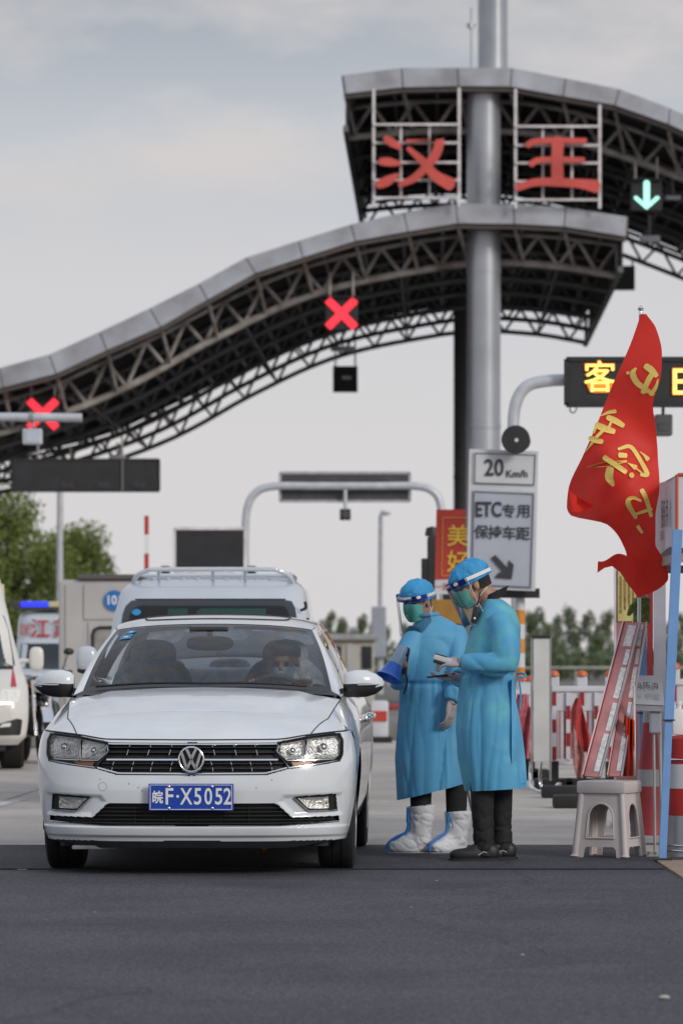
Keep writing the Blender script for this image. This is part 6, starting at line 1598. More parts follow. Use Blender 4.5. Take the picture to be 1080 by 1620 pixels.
# devices
mat('device_white', (.55,.56,.58), .4); mat('screen_dark', (.01,.01,.012), .12, coat=.5)
dv = thing('scanner', w2o+Vector((-.235,-.21,1.14)), 'black and white handheld scanner in the right worker\'s raised hand', 'scanner')
Md = Matrix.Rotation(R(-6),3,'Z') @ Matrix.Rotation(R(16),3,'Y')
b = MB(); b.box(w2o+Vector((-.235,-.205,1.145)), (.105,.075,.030), Md, bev=.008); b.build('body', MATS['device_white'], dv, smooth=True)
b = MB(); b.box(w2o+Vector((-.240,-.205,1.122)), (.100,.072,.020), Md, bev=.006); b.build('grip', MATS['trim_black'], dv, smooth=True)
b = MB(); b.box(w2o+Vector((-.245,-.205,1.166)), (.07,.06,.008), Md); b.build('screen', MATS['screen_dark'], dv)
ph = thing('smartphone', w2o+Vector((-.25,-.02,1.05)), 'thin black smartphone held flat below the scanner', 'phone')
Mp = Matrix.Rotation(R(14),3,'Z') @ Matrix.Rotation(R(-8),3,'Y')
b = MB(); b.box(w2o+Vector((-.245,-.03,1.052)), (.150,.072,.009), Mp, bev=.003); b.build('case', MATS['trim_black'], ph)
b = MB(); b.box(w2o+Vector((-.245,-.03,1.0575)), (.140,.064,.002), Mp); b.build('screen', MATS['screen_dark'], ph)
rd = thing('radio', w2o+Vector((-.05,-.13,1.36)), 'black two-way radio clipped at the right worker\'s chest', 'radio')
b = MB(); b.box(w2o+Vector((-.055,-.145,1.395)), (.034,.024,.095), Matrix.Rotation(R(12),3,'Y'), bev=.007); b.build('case', MATS['trim_black'], rd, smooth=True)
b = MB(); b.tube([w2o+Vector((-.042,-.14,1.45)), w2o+Vector((-.026,-.135,1.52))], [.005,.004], 8); b.build('antenna', MATS['trim_black'], rd)
b = MB(); b.ell(w2o+Vector((-.058,-.163,1.375)), (.007,.004,.007), seg=10, rings=6); b.build('button', MATS['strap_white'], rd)

# ---- driver in the sedan (local frame of the car)
drv = thing('person', SEDM @ Vector((.385,2.2,.5)), 'masked driver with dark hair at the wheel of the white sedan', 'person', rotz=SED_ROT)
dofs = Vector((.385,2.2,.5))
mb_ = MB(); HMd = headframe(Vector((.40,2.06,1.125))-dofs, 78, 10)
add_head(mb_, HMd, .98)
L_ = lambda *v: Vector(v)-dofs
limb(mb_, [L_(.40,2.08,1.10),L_(.39,2.13,1.0),L_(.385,2.16,.9)], [.054,.06,.1], 4); mb_.ell(L_(.385,2.16,.78), (.17,.11,.24))
limb(mb_, [L_(.22,2.12,.95),L_(.17,1.98,.78),L_(.24,1.86,.94)], [.05,.04,.03], 4); limb(mb_, [L_(.55,2.12,.95),L_(.60,1.98,.78),L_(.52,1.86,.94)], [.05,.04,.03], 4)
limb(mb_, [L_(.31,2.1,.60),L_(.28,1.75,.62),L_(.28,1.5,.40)], [.085,.065,.05], 4); limb(mb_, [L_(.46,2.1,.60),L_(.50,1.75,.62),L_(.50,1.5,.40)], [.085,.065,.05], 4)
me = organic(mb_, .007, 4); bdd = put('body', me, MATS['skin'], drv)
def localbuild(b, nm, m_, par=drv): return b.build(nm, m_, par, world=False, smooth=True)
b = MB(); b.grid(lambda u, v: HMd @ (Vector((.018-math.cos(2*math.pi*u)*math.sin(2.0*v)*(.108+.006*math.sin(23*u*6.28)), math.sin(2*math.pi*u)*math.sin(2.0*v)*.090, .045+math.cos((1.5+.5*(.5-.5*math.cos(2*math.pi*u)))*v)*.090))*.98), 60, 16, closeu=True); localbuild(b, 'hair', MATS['hair'])
b = MB()
def mk(u, v):
    a = -1.2+2.4*u; k = math.cos(a*.9); return HMd @ (Vector((-(.098-.016*v)*math.cos(a)-.018*math.sin(math.pi*v)*max(0,k)-.008, math.sin(a)*.076, -.008-.10*v))*.98)
b.grid(mk, 30, 12); localbuild(b, 'face_mask', MATS['mask_blue'])
for sy in (-1, 1): b = MB(); b.ell(HMd @ Vector((-.086, sy*.032, .008)), (.009,.012,.007), HMd.to_3x3(), seg=10, rings=8); localbuild(b, 'eye', MATS['eye'])
b = MB(); b.ell(L_(.385,2.165,.78), (.20,.13,.26), p=2.6); localbuild(b, 'jacket', MATS['trouser_black'])
for s in (-1, 1):
    b = MB(); b.tube(smooth_path([L_(.385+s*.175,2.12,.96),L_(.385+s*.22,1.98,.79),L_(.385+s*.15,1.87,.92)], 5), [.07,.06,.045], 12); localbuild(b, 'sleeve', MATS['trouser_black'])
    b = MB(); hand(b, L_(.385+s*.145,1.86,.935), (0,-.35,.9), (0,-.9,-.4), -s, 1.2); localbuild(b, 'hand', MATS['skin'])
# ------------------------------------------------------------------ tent, flag and roadside things at the right
mat('tent_blue', (.17,.35,.68), .45, var=.12, vscale=6)
mat('tent_white', (.62,.65,.72), .6, var=.1, vscale=2, bump=.15, bscale=8)
mat('tent_red', (.55,.08,.05), .5)
mat('ink', (.03,.03,.04), .6)
TX, TY, TS = 1.89, 23.25, 3.0
tent = thing('gazebo_tent', Vector((TX, TY, 0)), 'white topped folding tent with blue legs at the right edge', 'tent')
zb, zt = 1.775, 2.185
for (x0, y0, x1, y1) in ((TX-.085, TY, TX, TY), (TX+.02, TY+TS, TX+.02, TY+TS), (TX+TS, TY, TX+TS, TY), (TX+TS, TY+TS, TX+TS, TY+TS)):
    b = MB(); p0, p1 = Vector((x0, y0, .025)), Vector((x1, y1, zb+.1)); mid = p0.lerp(p1, .42)
    b.bar(p0, mid, .042); b.bar(mid, p1, .052); lg_ = b.build('leg', MATS['tent_blue'], tent)
    b = MB(); b.bar(mid-Vector((0,0,.004)), mid+Vector((0,0,.004)), .066); b.build('leg_joint', MATS['trim_black'], lg_)
    b = MB(); b.box((x0, y0, .012), (.10,.10,.02)); b.build('foot', MATS['trim_black'], lg_)
def valance(a, c, nm):
    a, c = Vector(a), Vector(c); b = MB()
    def fn(u, v): p = a.lerp(c, u); s_ = math.sin(math.pi*u)*.02; return Vector((p.x+s_*math.sin(9*u), p.y+s_*math.sin(9*u), zt-(zt-zb+.02*math.sin(14*u))*v))
    b.grid(fn, 24, 5); return b.build(nm, MATS['tent_white'], tent, smooth=True)
c4 = [(TX,TY,0),(TX+TS,TY,0),(TX+TS,TY+TS,0),(TX,TY+TS,0)]
for i in range(4): valance(c4[i], c4[(i+1) % 4], 'valance')
b = MB(); pk = (TX+TS/2, TY+TS/2, 2.95)
b.add([(x, y, zt) for x, y, _ in c4]+[pk], [(0,1,4),(1,2,4),(2,3,4),(3,0,4)]); b.build('roof_cloth', MATS['tent_white'], tent)
b = MB(); b.tube([(TX-.004, TY-.004, zb+.02), (TX-.004, TY-.004, zt)], .009, 8); b.tube([(TX, TY-.006, zt), (TX+TS, TY-.006, zt)], .009, 8); b.build('red_piping', MATS['tent_red'], tent)
for i in range(4):
    b = MB(); b.bar(Vector(c4[i])+Vector((0,0,zb-.06)), Vector(c4[(i+1) % 4])+Vector((0,0,zb-.06)), .03, .05); b.build('brace', mat('tent_brace', (.36,.30,.27), .6), tent)
Rs = Matrix.Rotation(R(-90), 3, 'Z')
for t_, y_, z_, sz in (('口·便民', TY+1.55, 1.995, .17), ('服务点', TY+.80, 1.985, .18), ('11.11.8.8', TY+1.1, 1.87, .08)):
    lettering('lettering', t_, (TX-.012, y_, z_), sz, MATS['ink'], tent, rot=Rs)

# ---- red flag: a cloth heightfield between traced edges, hanging from a slanting pole
mat('flag_red', (.86,.042,.028), .6, var=.12, vscale=5, bump=.12, bscale=30)
_m = MATS['flag_red'].node_tree; _tr = N(_m, 'ShaderNodeBsdfTranslucent'); _tr.inputs['Color'].default_value = (.85,.05,.03,1); _ms = N(_m, 'ShaderNodeMixShader'); _ms.inputs[0].default_value = .4
_m.links.new(_m.nodes['Principled BSDF'].outputs[0], _ms.inputs[1]); _m.links.new(_tr.outputs[0], _ms.inputs[2]); _m.links.new(_ms.outputs[0], _m.nodes['Material Output'].inputs['Surface'])
mat('flag_gold', (.88,.64,.16), .55, var=.15, vscale=10)
DF = 24.2
fl = thing('flag', P(1024,985,DF), 'red flag with yellow emblem and characters hanging from a pole by the tent', 'flag')
Lx = pch([497,540,600,660,720,772,800,812,830,860,880,900,918,935,945], [1013,998,972,948,922,902,900,905,960,985,992,990,996,1004,1010])
Rx = pch([497,520,560,600,640,680,720,770,820,860,880,900,915,930,945], [1021,1036,1044,1041,1030,1036,1040,1042,1034,1034,1045,1055,1057,1045,1014])
def fdepth(px, py):
    return .10*math.sin((px*.9+py*.35)/48.)*sstep(500,600,py)+.085*math.sin((px*.7-py*.55)/24.)*sstep(560,720,py)+.035*math.sin((px+py*.2)/15.)*sstep(780,860,py)+.12*sstep(960,900,px)*sstep(640,800,py)-.0012*(px-1010)+.012*math.sin((px*.8+py*.9)/9.)*sstep(560,640,py)*max(0,math.sin(py/37.))
def FP(px, py, off=0.): p = P(px, py, DF); p.y += fdepth(px, py)-off; return p
b = MB()
def fcl(u, v):
    py = 497+448*v; return FP(Lx(py)+(Rx(py)-Lx(py))*u, py)
b.grid(fcl, 44, 110); b.build('cloth', MATS['flag_red'], fl, smooth=True, fixn=False)
# lower left lobe that curls forward
b = MB()
def lobe(u, v):
    px = 945+60*u; top = 888-10*math.sin(2.2*u)+3*math.sin(9*u); bot = 907-14*(1-u)**2+26*u
    bot = [906,898,895,905,925,940][min(int(u*5), 5)]*(1-(u*5) % 1)+[906,898,895,905,925,940][min(int(u*5)+1, 5)]*((u*5) % 1)
    py = top+(bot-top)*v; p = P(px, py, DF-.03); p.y += .05*math.sin(u*5)+.05*v; return p
b.grid(lobe, 26, 10); b.build('cloth_lobe', MATS['flag_red'], fl, smooth=True)
b = MB()
def curl(u, v):
    py = 776+34*u; px = 899+6*u+(20+58*u*(1-u))*v; p = P(px, py+14*v*(1-u), DF-.02); p.y += .06*math.sin(3*v)-.04; return p
b.grid(curl, 14, 10); b.build('cloth_curl', MATS['flag_red'], fl, smooth=True)
def flagglyph(nm, strokes):
    for i, poly in enumerate(brush([[(880+x/6, 560+y/6, w/6*1.15) for x, y, w in st] for st in strokes])):
        b = MB(); n = len(poly)
        tri = geometry.tessellate_polygon([[Vector((p[0], p[1], 0)) for p in poly]])
        b.add([FP(p[0], p[1], .007+.0008*i) for p in poly], [tuple(t) for t in tri]); b.build(nm, MATS['flag_gold'], fl)
flagglyph('emblem', [[(740,145,18),(712,195,46),(745,275,46),(815,335,40),(880,375,34),(922,330,28),(942,255,10)], [(668,186,28)], [(895,195,44),(850,270,44),(806,375,40)], [(832,128,50),(880,165,54),(926,222,40)], [(885,385,48)]])
flagglyph('character', [[(412,588,6),(490,555,26),(555,545,32)], [(485,602,44),(560,640,52),(625,682,40)], [(512,650,20),(482,720,20)], [(375,675,50),(450,710,58),(535,740,46)], [(345,748,20),(372,690,22)], [(442,722,26),(372,792,26)], [(312,800,40),(370,825,46),(420,838,40)], [(335,842,24),(265,935,4)]])
flagglyph('character', [[(575,910,22),(690,885,34),(775,1000,36),(850,1140,40),(790,1152,30)], [(782,932,5),(825,965,20),(858,1000,42)], [(585,968,44),(645,972,40)], [(440,990,40),(540,1060,44),(635,1130,40)], [(290,1072,4),(450,1055,42),(645,1028,20)], [(492,1100,60),(482,1180,62),(520,1255,30)], [(660,1045,4),(732,1085,46)], [(730,1085,12),(792,1132,14)], [(695,1160,46)]])
flagglyph('character', [[(792,1302,40),(835,1385,40),(882,1545,30)], [(782,1402,22),(705,1372,28),(660,1420,42),(740,1560,30)], [(738,1525,24),(885,1478,26)], [(760,1640,30),(800,1700,20)]])
b = MB(); b.tube([P(1013,495,DF)+Vector((0,.02,0)), P(1016,700,DF)+Vector((0,.24,0)), P(1020,990,DF)+Vector((0,.5,0))], .011, 10); b.build('pole', MATS['chrome'], fl, smooth=True)
b = MB(); b.lathe([(.010,-.03),(.014,-.01),(.011,.0),(.018,.012),(.018,.02),(.008,.032),(.0,.036)], P(1013,492,DF)+Vector((0,.02,0)), seg=18); b.build('finial', MATS['chrome'], fl, smooth=True)
# rope lashing that ties the flag pole to the rear tent leg
mat('rope_green', (.16,.22,.06), .8, var=.5, vscale=40)
rp = thing('rope_lashing', P(1014,985,25.9), 'dark green rope wound round the tent leg below the flag', 'rope')
c = P(1014,965,25.9); b = MB(); path = []
for k in range(140): a = k*.55; path.append(c+Vector((.048*math.cos(a), .048*math.sin(a), -.075+.15*k/140+.004*math.sin(k))))
b.tube(path, .008, 6); b.build('coil', MATS['rope_green'], rp, smooth=True)
b = MB(); b.tube(smooth_path([c+Vector((-.03,-.04,.06)), c+Vector((-.07,-.06,.02)), c+Vector((-.085,-.05,-.03)), c+Vector((-.06,-.05,.0)), c+Vector((-.04,-.05,.05))], 5), .011, 6); b.build('loose_end', MATS['rope_green'], rp, smooth=True)

# ---- notice board behind the tent leg
mat('poster_yellow', (.62,.55,.20), .6, var=.25, vscale=14); mat('panel_pink', (.50,.20,.20), .6, var=.25, vscale=5); mat('panel_red', (.30,.02,.02), .55); mat('panel_grey', (.40,.40,.46), .5, var=.15)
DN = 28.
nb = thing('notice_board', Vector((GX(1012,DN), DN, 0)), 'tall notice board with a yellow poster, red stripe and grey side panel', 'notice board')
def panel(nm, x0, y0, x1, y1, dy, m_, D=DN, par=nb, th=.02):
    a, c = P(x0,y0,D), P(x1,y1,D); b = MB(); b.box(((a.x+c.x)/2, D+dy, (a.z+c.z)/2), (c.x-a.x, th, a.z-c.z), bev=.003); return b.build(nm, m_, par)
panel('backing', 974, 900, 1022, 1300, 0, MATS['panel_pink']); panel('edge_strip', 970.5, 895, 974, 1300, 0, MATS['frame_white'])
po = panel('poster', 976, 902, 1021, 983, -.02, MATS['poster_yellow'], th=.008)
for k in range(6): panel('print_column', 979+k*6.6, 912+(k % 2)*4, 982.5+k*6.6, 970-(k % 3)*5, -.026, mat('poster_print', (.35,.22,.08), .7, var=.6, vscale=60), par=po, th=.003)
panel('red_stripe', 1022.5, 895, 1032, 1300, 0, MATS['panel_red']); panel('side_panel', 1033, 895, 1052, 1300, -.01, MATS['panel_grey'])
for px in (972, 1051):
    b = MB(); q = P(px,1300,DN); b.bar((q.x,DN,0), (q.x,DN,q.z+.05), .03); b.bar((q.x,DN-.25,.015), (q.x,DN+.25,.015), .03); b.build('stand_leg', MATS['alu'], nb)

# ---- plastic stool
mat('stool_plastic', (.60,.54,.53), .42, var=.06, vscale=8, coat=.1)
DS = 23.8
so = thing('stool', Vector((GX(963,DS), DS, .004)), 'grey beige plastic stool with arched openings in front of the cones', 'stool', rotz=R(-24)); so.scale = (.86,.86,.97)
def stool_side(k):
    Rz = Matrix.Rotation(R(90*k), 3, 'Z')
    out = [(-.186,0),(-.120,0),(-.112,.050),(-.095,.066),(.095,.066),(.112,.050),(.120,0),(.186,0),(.150,.385),(-.150,.385)]
    hole = [(-.098,.118),(.098,.118)]+[(.092*math.cos(a)*(.96), .235+.088*math.sin(a)) for a in [math.pi*i/12 for i in range(13)]]
    n0 = len(out); tri = geometry.tessellate_polygon([[Vector((*p, 0)) for p in out], [Vector((*p, 0)) for p in hole]]); pts = out+hole
    b = MB()
    def m3(p, t): x, z = p; return Rz @ Vector((x, -.186+.036*z/.385+t+.0, z))
    n = len(pts); b.add([m3(p, 0) for p in pts]+[m3(p, .014) for p in pts], [tuple(t) for t in tri]+[tuple(i+n for i in t)[::-1] for t in tri]
        +[(i, (i+1) % n0, n+(i+1) % n0, n+i) for i in range(n0)]+[(n0+i, n0+(i+1) % len(hole), n+n0+(i+1) % len(hole), n+n0+i) for i in range(len(hole))])
    o = b.build('side_panel', MATS['stool_plastic'], so, world=False)
    hb = [m3(p, -.003) for p in hole]; b = MB(); b.tube(hb, .007, 6, closed=True); b.build('arch_rim', MATS['stool_plastic'], o, world=False, smooth=True)
for k in range(4):
    stool_side(k)
    Rz = Matrix.Rotation(R(90*k), 3, 'Z'); b = MB(); b.tube([Rz @ Vector((-.176,-.176,.012)), Rz @ Vector((-.142,-.142,.385))], [.024,.022], 14); b.ell(Rz @ Vector((-.178,-.178,.012)), (.032,.032,.012), seg=14, rings=6); b.build('leg', MATS['stool_plastic'], so, world=False, smooth=True)
b = MB(); b.box((0,0,.418), (.345,.345,.075), bev=.022); b.build('seat', MATS['stool_plastic'], so, world=False, smooth=True)

# ---- banner boards leaning on the stool
mat('board_pink', (.58,.25,.25), .55, var=.35, vscale=7); mat('board_print', (.75,.74,.74), .6, var=.3, vscale=45); mat('cloth_orange', (.62,.055,.02), .6, var=.2, vscale=8, bump=.2); mat('cloth_red', (.50,.06,.06), .6, var=.25, vscale=8, bump=.3)
def lean_board(bx, tx, w, D0, D1, label, by=1229, ty=986):
    th = thing('banner_board', P(bx, by, D0), label, 'banner board', 'banner boards leaning on the stool')
    a, c = P(bx, by, D0), P(tx, ty, D1); d = (c-a).normalized(); side = Vector((1,-.25,0)); side = (side-d*side.dot(d)).normalized(); nrm = side.cross(d).normalized()
    if nrm.y > 0: nrm = -nrm
    def slab(nm, u0, u1, v0, v1, o0, o1, m_):
        L = (c-a).length; b = MB(); q = [a+side*u*w+d*v*L+nrm*o for o in (o0, o1) for u, v in ((u0,v0),(u1,v0),(u1,v1),(u0,v1))]
        b.add(q, [(0,1,2,3),(7,6,5,4),(0,4,5,1),(1,5,6,2),(2,6,7,3),(3,7,4,0)]); return b.build(nm, m_, th)
    slab('face', 0, 1, 0, 1, 0, .012, MATS['board_pink'])
    slab('edge_strip', -.16, -.07, 0, 1, -.004, .020, MATS['frame_white']); slab('edge_strip', -.07, 0, 0, 1, -.004, .018, MATS['panel_red']); slab('edge_strip', 1, 1.10, 0, 1, -.004, .020, MATS['alu'])
    for v0, v1, u0, u1 in ((.03,.27,.55,.92),(.29,.47,.62,.95),(.50,.70,.55,.92),(.72,.82,.60,.90),(.84,.98,.30,.85)):
        slab('print_strip', u0, u1, v0, v1, .013, .016, MATS['board_print'])
lean_board(924, 988, .088, 23.84, 24.5, 'left of two pink banner boards leaning on the plastic stool')
lean_board(963, 1003, .070, 23.9, 24.55, 'right of two pink banner boards leaning on the plastic stool')
oc = thing('orange_cloth', P(988,1228,24.0), 'bright orange red cloth bundle standing on the stool beside the boards', 'cloth')
b = MB(); b.grid(lambda u, v: P(979+24*u+8*(1-u)*v, 1228-98*v+10*u*v, 24.05+.03*math.sin(u*9+v*2)+.02*math.sin(u*21)), 26, 20); b.build('cloth', MATS['cloth_orange'], oc, smooth=True)
b = MB(); b.tube([P(1003,1228,24.05), P(1002,1085,24.1)], .008, 8); b.build('stick', MATS['frame_white'], oc)

# ---- hand-lettered placard on a thin stand
pc = thing('placard', Vector((GX(1030,24.5), 24.5, .004)), 'small pale placard with handwritten characters on a thin stand', 'placard')
DP = 24.5
b = MB(); q = [P(990,1068,DP), P(1046,1069,DP), P(1050,1116,DP-.06), P(1003,1114,DP-.06)]; b.add(q+[p+Vector((0,.012,.0)) for p in q], [(0,1,2,3),(7,6,5,4),(0,4,5,1),(1,5,6,2),(2,6,7,3),(3,7,4,0)]); b.build('board', mat('placard_white', (.50,.54,.60), .5, var=.12, vscale=6), pc)
b = MB(); b.bar(P(1003,1117,DP-.03), P(1048,1119,DP-.03), .04, .05); b.build('ledge', MATS['panel_grey'], pc)
for ch, px, py, sz, m_ in (('码',1009,1086,.042,'ink'), ('陈',1022,1085,.045,'ink'), ('海',1035,1086,.045,'ink'), ('1',1012,1102,.045,'panel_grey'), ('何',1026,1102,.045,'panel_grey'), ('巨',1038,1103,.045,'panel_grey')):
    lettering('handwriting', ch, P(px,py,DP-.055), sz, MATS[m_], pc, rot=Matrix.Rotation(R(-6),3,'Y'))
for px in (1033, 1043): b = MB(); q = P(px,1118,DP); b.tube([q, (q.x+.01, q.y+.03, 0.006)], .008, 8); b.build('stand_leg', MATS['alu'], pc)
b = MB(); q = P(1036,1120,DP); b.box((q.x,q.y,ZZ(1140,DP)), (.07,.05,.15), bev=.01); b.build('pouch', MATS['sign_blue_grey'], pc)

# ---- cones, bollard, bin
mat('cone_red', (.38,.045,.055), .45, var=.18, vscale=5); mat('cone_grey', (.36,.37,.38), .4, var=.15, vscale=8); mat('cone_base', (.10,.10,.10), .7)
def cone(px, D, h, r0, label, dark=False):
    c = Vector((GX(px,D), D, 0)); th = thing('traffic_cone', c, label, 'cone', 'traffic cones by the tent'); rr = lambda z: r0*(1-z/h)+.028*z/h
    b = MB(); b.box(c+Vector((0,0,.03)), (r0*2.5,r0*2.5,.05), bev=.015); b.build('base', MATS['cone_grey'], th)
    zs = [0.05,.12*h,.38*h,.49*h,.80*h,.89*h,h]
    for i in range(6):
        b = MB(); b.lathe([(rr(zs[i]),zs[i]),(rr(zs[i+1]),zs[i+1])], c, seg=30); b.build('band' if i % 2 == 0 and i else 'body', MATS['cone_grey'] if i in (2,4) else MATS['cone_red'], th, smooth=True)
cone(1027, 25.6, .94, .115, 'red and grey banded traffic cone behind the stool')
cone(1090, 27.5, .90, .115, 'red traffic cone at the right edge behind the bollard')
bl = thing('bollard', Vector((GX(1084,23.7), 23.7, .014)), 'thick red and white bollard with a steel base beside the tent leg', 'bollard'); c = bl.location
for nm, z0, z1, m_ in (('steel_base',0,.235,'column_steel'),('red_band',.235,.39,'cone_red2'),('white_band',.39,.53,'sign_white'),('red_band',.53,.675,'cone_red2')):
    if m_ == 'cone_red2': mat('cone_red2', (.42,.025,.02), .45, var=.15)
    b = MB(); b.lathe([(.112,z0+.001),(.112,z1)], c, seg=36); b.build(nm, MATS[m_], bl, smooth=True)
b = MB(); b.lathe([(.112,.675),(.10,.69),(.0,.695)], c, seg=36); b.build('cap', MATS['cone_red2'], bl, smooth=True)
for z in (.03,.06,.552): b = MB(); b.tube([c+Vector((.118*math.cos(a), .118*math.sin(a), z+.006*math.sin(2*a))) for a in [2*math.pi*k/36 for k in range(36)]], .0035, 5, closed=True); b.build('wire_tie', MATS['chrome'], bl)
jug = thing('plastic_jug', c+Vector((-.04,0,.695)), 'small white plastic jug standing on the bollard', 'jug'); jc = jug.location
b = MB(); b.box(jc+Vector((0,0,.075)), (.075,.06,.15), bev=.016); b.build('bottle', MATS['plate_white'], jug, smooth=True)
b = MB(); b.lathe([(.016,.15),(.016,.175),(.02,.175),(.02,.195)], jc, seg=14); b.build('cap', MATS['plate_white'], jug)

# ---- red and white plastic barriers behind
mat('barrier_white', (.62,.63,.67), .5, var=.12, vscale=4); mat('barrier_crimson', (.30,.015,.02), .5); mat('reflector_orange', (.60,.12,.03), .4)
def barrier(px0, px1, D, label, ytop=1086):
    x0, x1 = GX(px0,D), GX(px1,D); th = thing('plastic_barrier', Vector(((x0+x1)/2, D, 0)), label, 'barrier', 'red and white barriers behind the workers')
    zt_ = ZZ(ytop,D); b = MB(); b.box(((x0+x1)/2, D, zt_-.02), (x1-x0, .06, .05), bev=.01); b.build('top_rail', MATS['barrier_white'], th)
    b = MB(); b.box(((x0+x1)/2, D, .24), (x1-x0, .05, .05), bev=.01); b.build('bottom_rail', MATS['barrier_white'], th)
    n = max(3, int(round((x1-x0)/.145)))+1; zr = zt_-.05
    for k in range(n):
        x = x0+.02+(x1-x0-.04)*k/(n-1)
        for j in range(5):
            za = .26+(zr-.26)*j/5; zc = .26+(zr-.26)*(j+1)/5
            b = MB(); b.box((x, D-.02, (za+zc)/2), (.034, .03, zc-za-.002)); b.build('striped_bar', MATS['barrier_crimson' if (j+k) % 2 == 0 else 'barrier_white'], th)
        if k < n-1:
            dx = (x1-x0-.04)/(n-1); b = MB(); b.box((x+dx/2, D, zr-.08), (dx-.036, .015, .155)); b.build('upper_panel', MATS['barrier_white'], th)
            for j in range(4):
                b = MB(); b.box((x+.017+(dx-.034)*(j+.5)/4, D, (.27+zr-.165)/2), ((dx-.034)/4-.004, .012, zr-.165-.27)); b.build('slat', MATS[('panel_grey','panel_pink','barrier_white','barrier_crimson')[(j+k) % 4]], th)
    for k in (0, n//2, n-1):
        x = x0+.02+(x1-x0-.04)*k/(n-1); b = MB(); b.box((x, D, zt_+.045), (.09,.05,.09), bev=.012); b.build('post_top', MATS['barrier_white'], th)
        b = MB(); b.lathe([(.05,0),(.05,.01),(.035,.04),(.0,.05)], (x, D, zt_+.092), seg=16); b.build('reflector_cap', MATS['reflector_orange'], th, smooth=True)
        b = MB(); b.box((x, D-.05, .05), (.34,.40,.10), bev=.02); b.box((x, D, .17), (.08,.06,.16)); b.build('rubber_foot', MATS['rubber'], th)
barrier(872, 968, 36., 'red and white barrier between the panel stand and the leaning boards')
barrier(1062, 1150, 34., 'red and white barrier behind the blue tent leg at the right edge', 1075)
barrier(800, 842, 39., 'red and white barrier just behind the taller worker', 1092)
def drape(nm, pts, D, label, m_, amp=.03, sd=1.):
    """cloth hanging from a rail: pts = rows of (left px, right px, py)"""
    L1 = pch([p[2] for p in pts], [p[0] for p in pts]); R1 = pch([p[2] for p in pts], [p[1] for p in pts]); y0, y1 = pts[0][2], pts[-1][2]
    b = MB(); b.grid(lambda u, v: (lambda py: P(L1(py)+(R1(py)-L1(py))*u, py, D)+Vector((0, amp*math.sin(u*8*sd+v*5)+amp*.5*math.sin(u*19+v*11), 0)))(y0+(y1-y0)*v), 20, 30)
    o = b.build(nm, m_, smooth=True, origin=P((pts[-1][0]+pts[-1][1])/2, y1, D)); tag(o, label, 'cloth'); return o
drape('red_cloth', [(910,917,1104),(903,922,1125),(903,928,1150),(910,936,1175),(918,936,1190)], 35.7, 'red cloth hanging over the barrier left of the leaning boards', MATS['cloth_red'])
drape('printed_cloth', [(904,908,1150),(903,918,1180),(905,925,1200),(910,922,1230)], 35.6, 'pale pink printed cloth hanging below the red cloth on the barrier', mat('cloth_pink', (.60,.30,.28), .6, var=.45, vscale=20, bump=.3))
drape('pink_sheet', [(818,834,1098),(812,838,1130),(814,838,1165),(822,838,1200)], 37.5, 'crumpled pink plastic sheet behind the taller worker', mat('sheet_pink', (.52,.14,.17), .35, var=.45, vscale=12, bump=.5, bscale=18), .04)

# ---- panel stand on a chrome hoop
ps = thing('panel_stand', Vector((GX(852,35.), 35., 0)), 'narrow white panel in a metal stand with a hooped chrome foot', 'stand'); D = 35.
def bx(nm, x0, y0, x1, y1, dy, m_, th=.04):
    a, c = P(x0,y0,D), P(x1,y1,D); b = MB(); b.box(((a.x+c.x)/2, D+dy, (a.z+c.z)/2), (c.x-a.x, th, a.z-c.z), bev=.004); return b.build(nm, m_, ps)
bx('panel', 843, 1010, 868, 1205, 0, mat('lightbox_white', (.60,.60,.58), .45, var=.15, vscale=3))
bx('top_cap', 841, 1005, 870, 1010, 0, MATS['board_black'], .06)
for x in (840.5, 870): b = MB(); b.bar(P(x,1008,D), P(x,1235,D), .018); b.build('upright', MATS['rim_metal'], ps)
for s_, dy in ((0, -.28), (26, .0)):
    b = MB(); b.tube(smooth_path([P(840+s_*.6,1205,D), P(838+s_*.6,1228,D), P(840+s_*.6,1244,D)+Vector((0,dy*.3,0)), P(852+s_*.6,1251,D)+Vector((0,dy*.6,0)), P(872+s_*.4,1245,D)+Vector((0,dy,0)), P(880+s_*.2,1238,D)+Vector((0,dy,0))], 6), .014, 8); b.build('hoop_foot', MATS['chrome'], ps, smooth=True)
for i, (px, py) in enumerate(((885,1262),(905,1278))):
    b = MB(); D_ = gD(py); b.box((GX(px,D_), D_, .05), (.30,.26,.10), bev=.02); o = b.build('rubber_block', MATS['rubber'], smooth=True, origin=(GX(px,D_), D_, 0)); tag(o, ('larger black rubber block at the foot of the panel stand','small black rubber block on the concrete left of the stool')[i], 'rubber block')

# ---- far lane furniture
jb = thing('lane_divider', Vector((GX(600,56.), 56., 0)), 'small red and white lane divider block beyond the sedan', 'barrier')
b = MB(); b.box((GX(600,56.), 56., .32), (.24,.3,.5), bev=.04); b.build('block', MATS['barrier_white'], jb, smooth=True)
b = MB(); b.box((GX(600,56.), 55.84, .36), (.20,.02,.14), bev=.005); b.build('red_panel', MATS['barrier_red'] if 'barrier_red' in MATS else MATS['cone_red'], jb)
b = MB(); b.box((GX(600,56.), 56., .04), (.34,.4,.08), bev=.02); b.build('base', MATS['rubber'], jb)
kb = MB(); kb.box((GX(617,66.), 66., .36), (1.1,.3,.10), bev=.03); o = kb.build('red_kerb_rail', mat('rail_red', (.42,.06,.06), .5, var=.4, vscale=2), origin=(GX(617,66.), 66., 0)); tag(o, 'low red rail across the far lane between sedan and workers', 'rail')
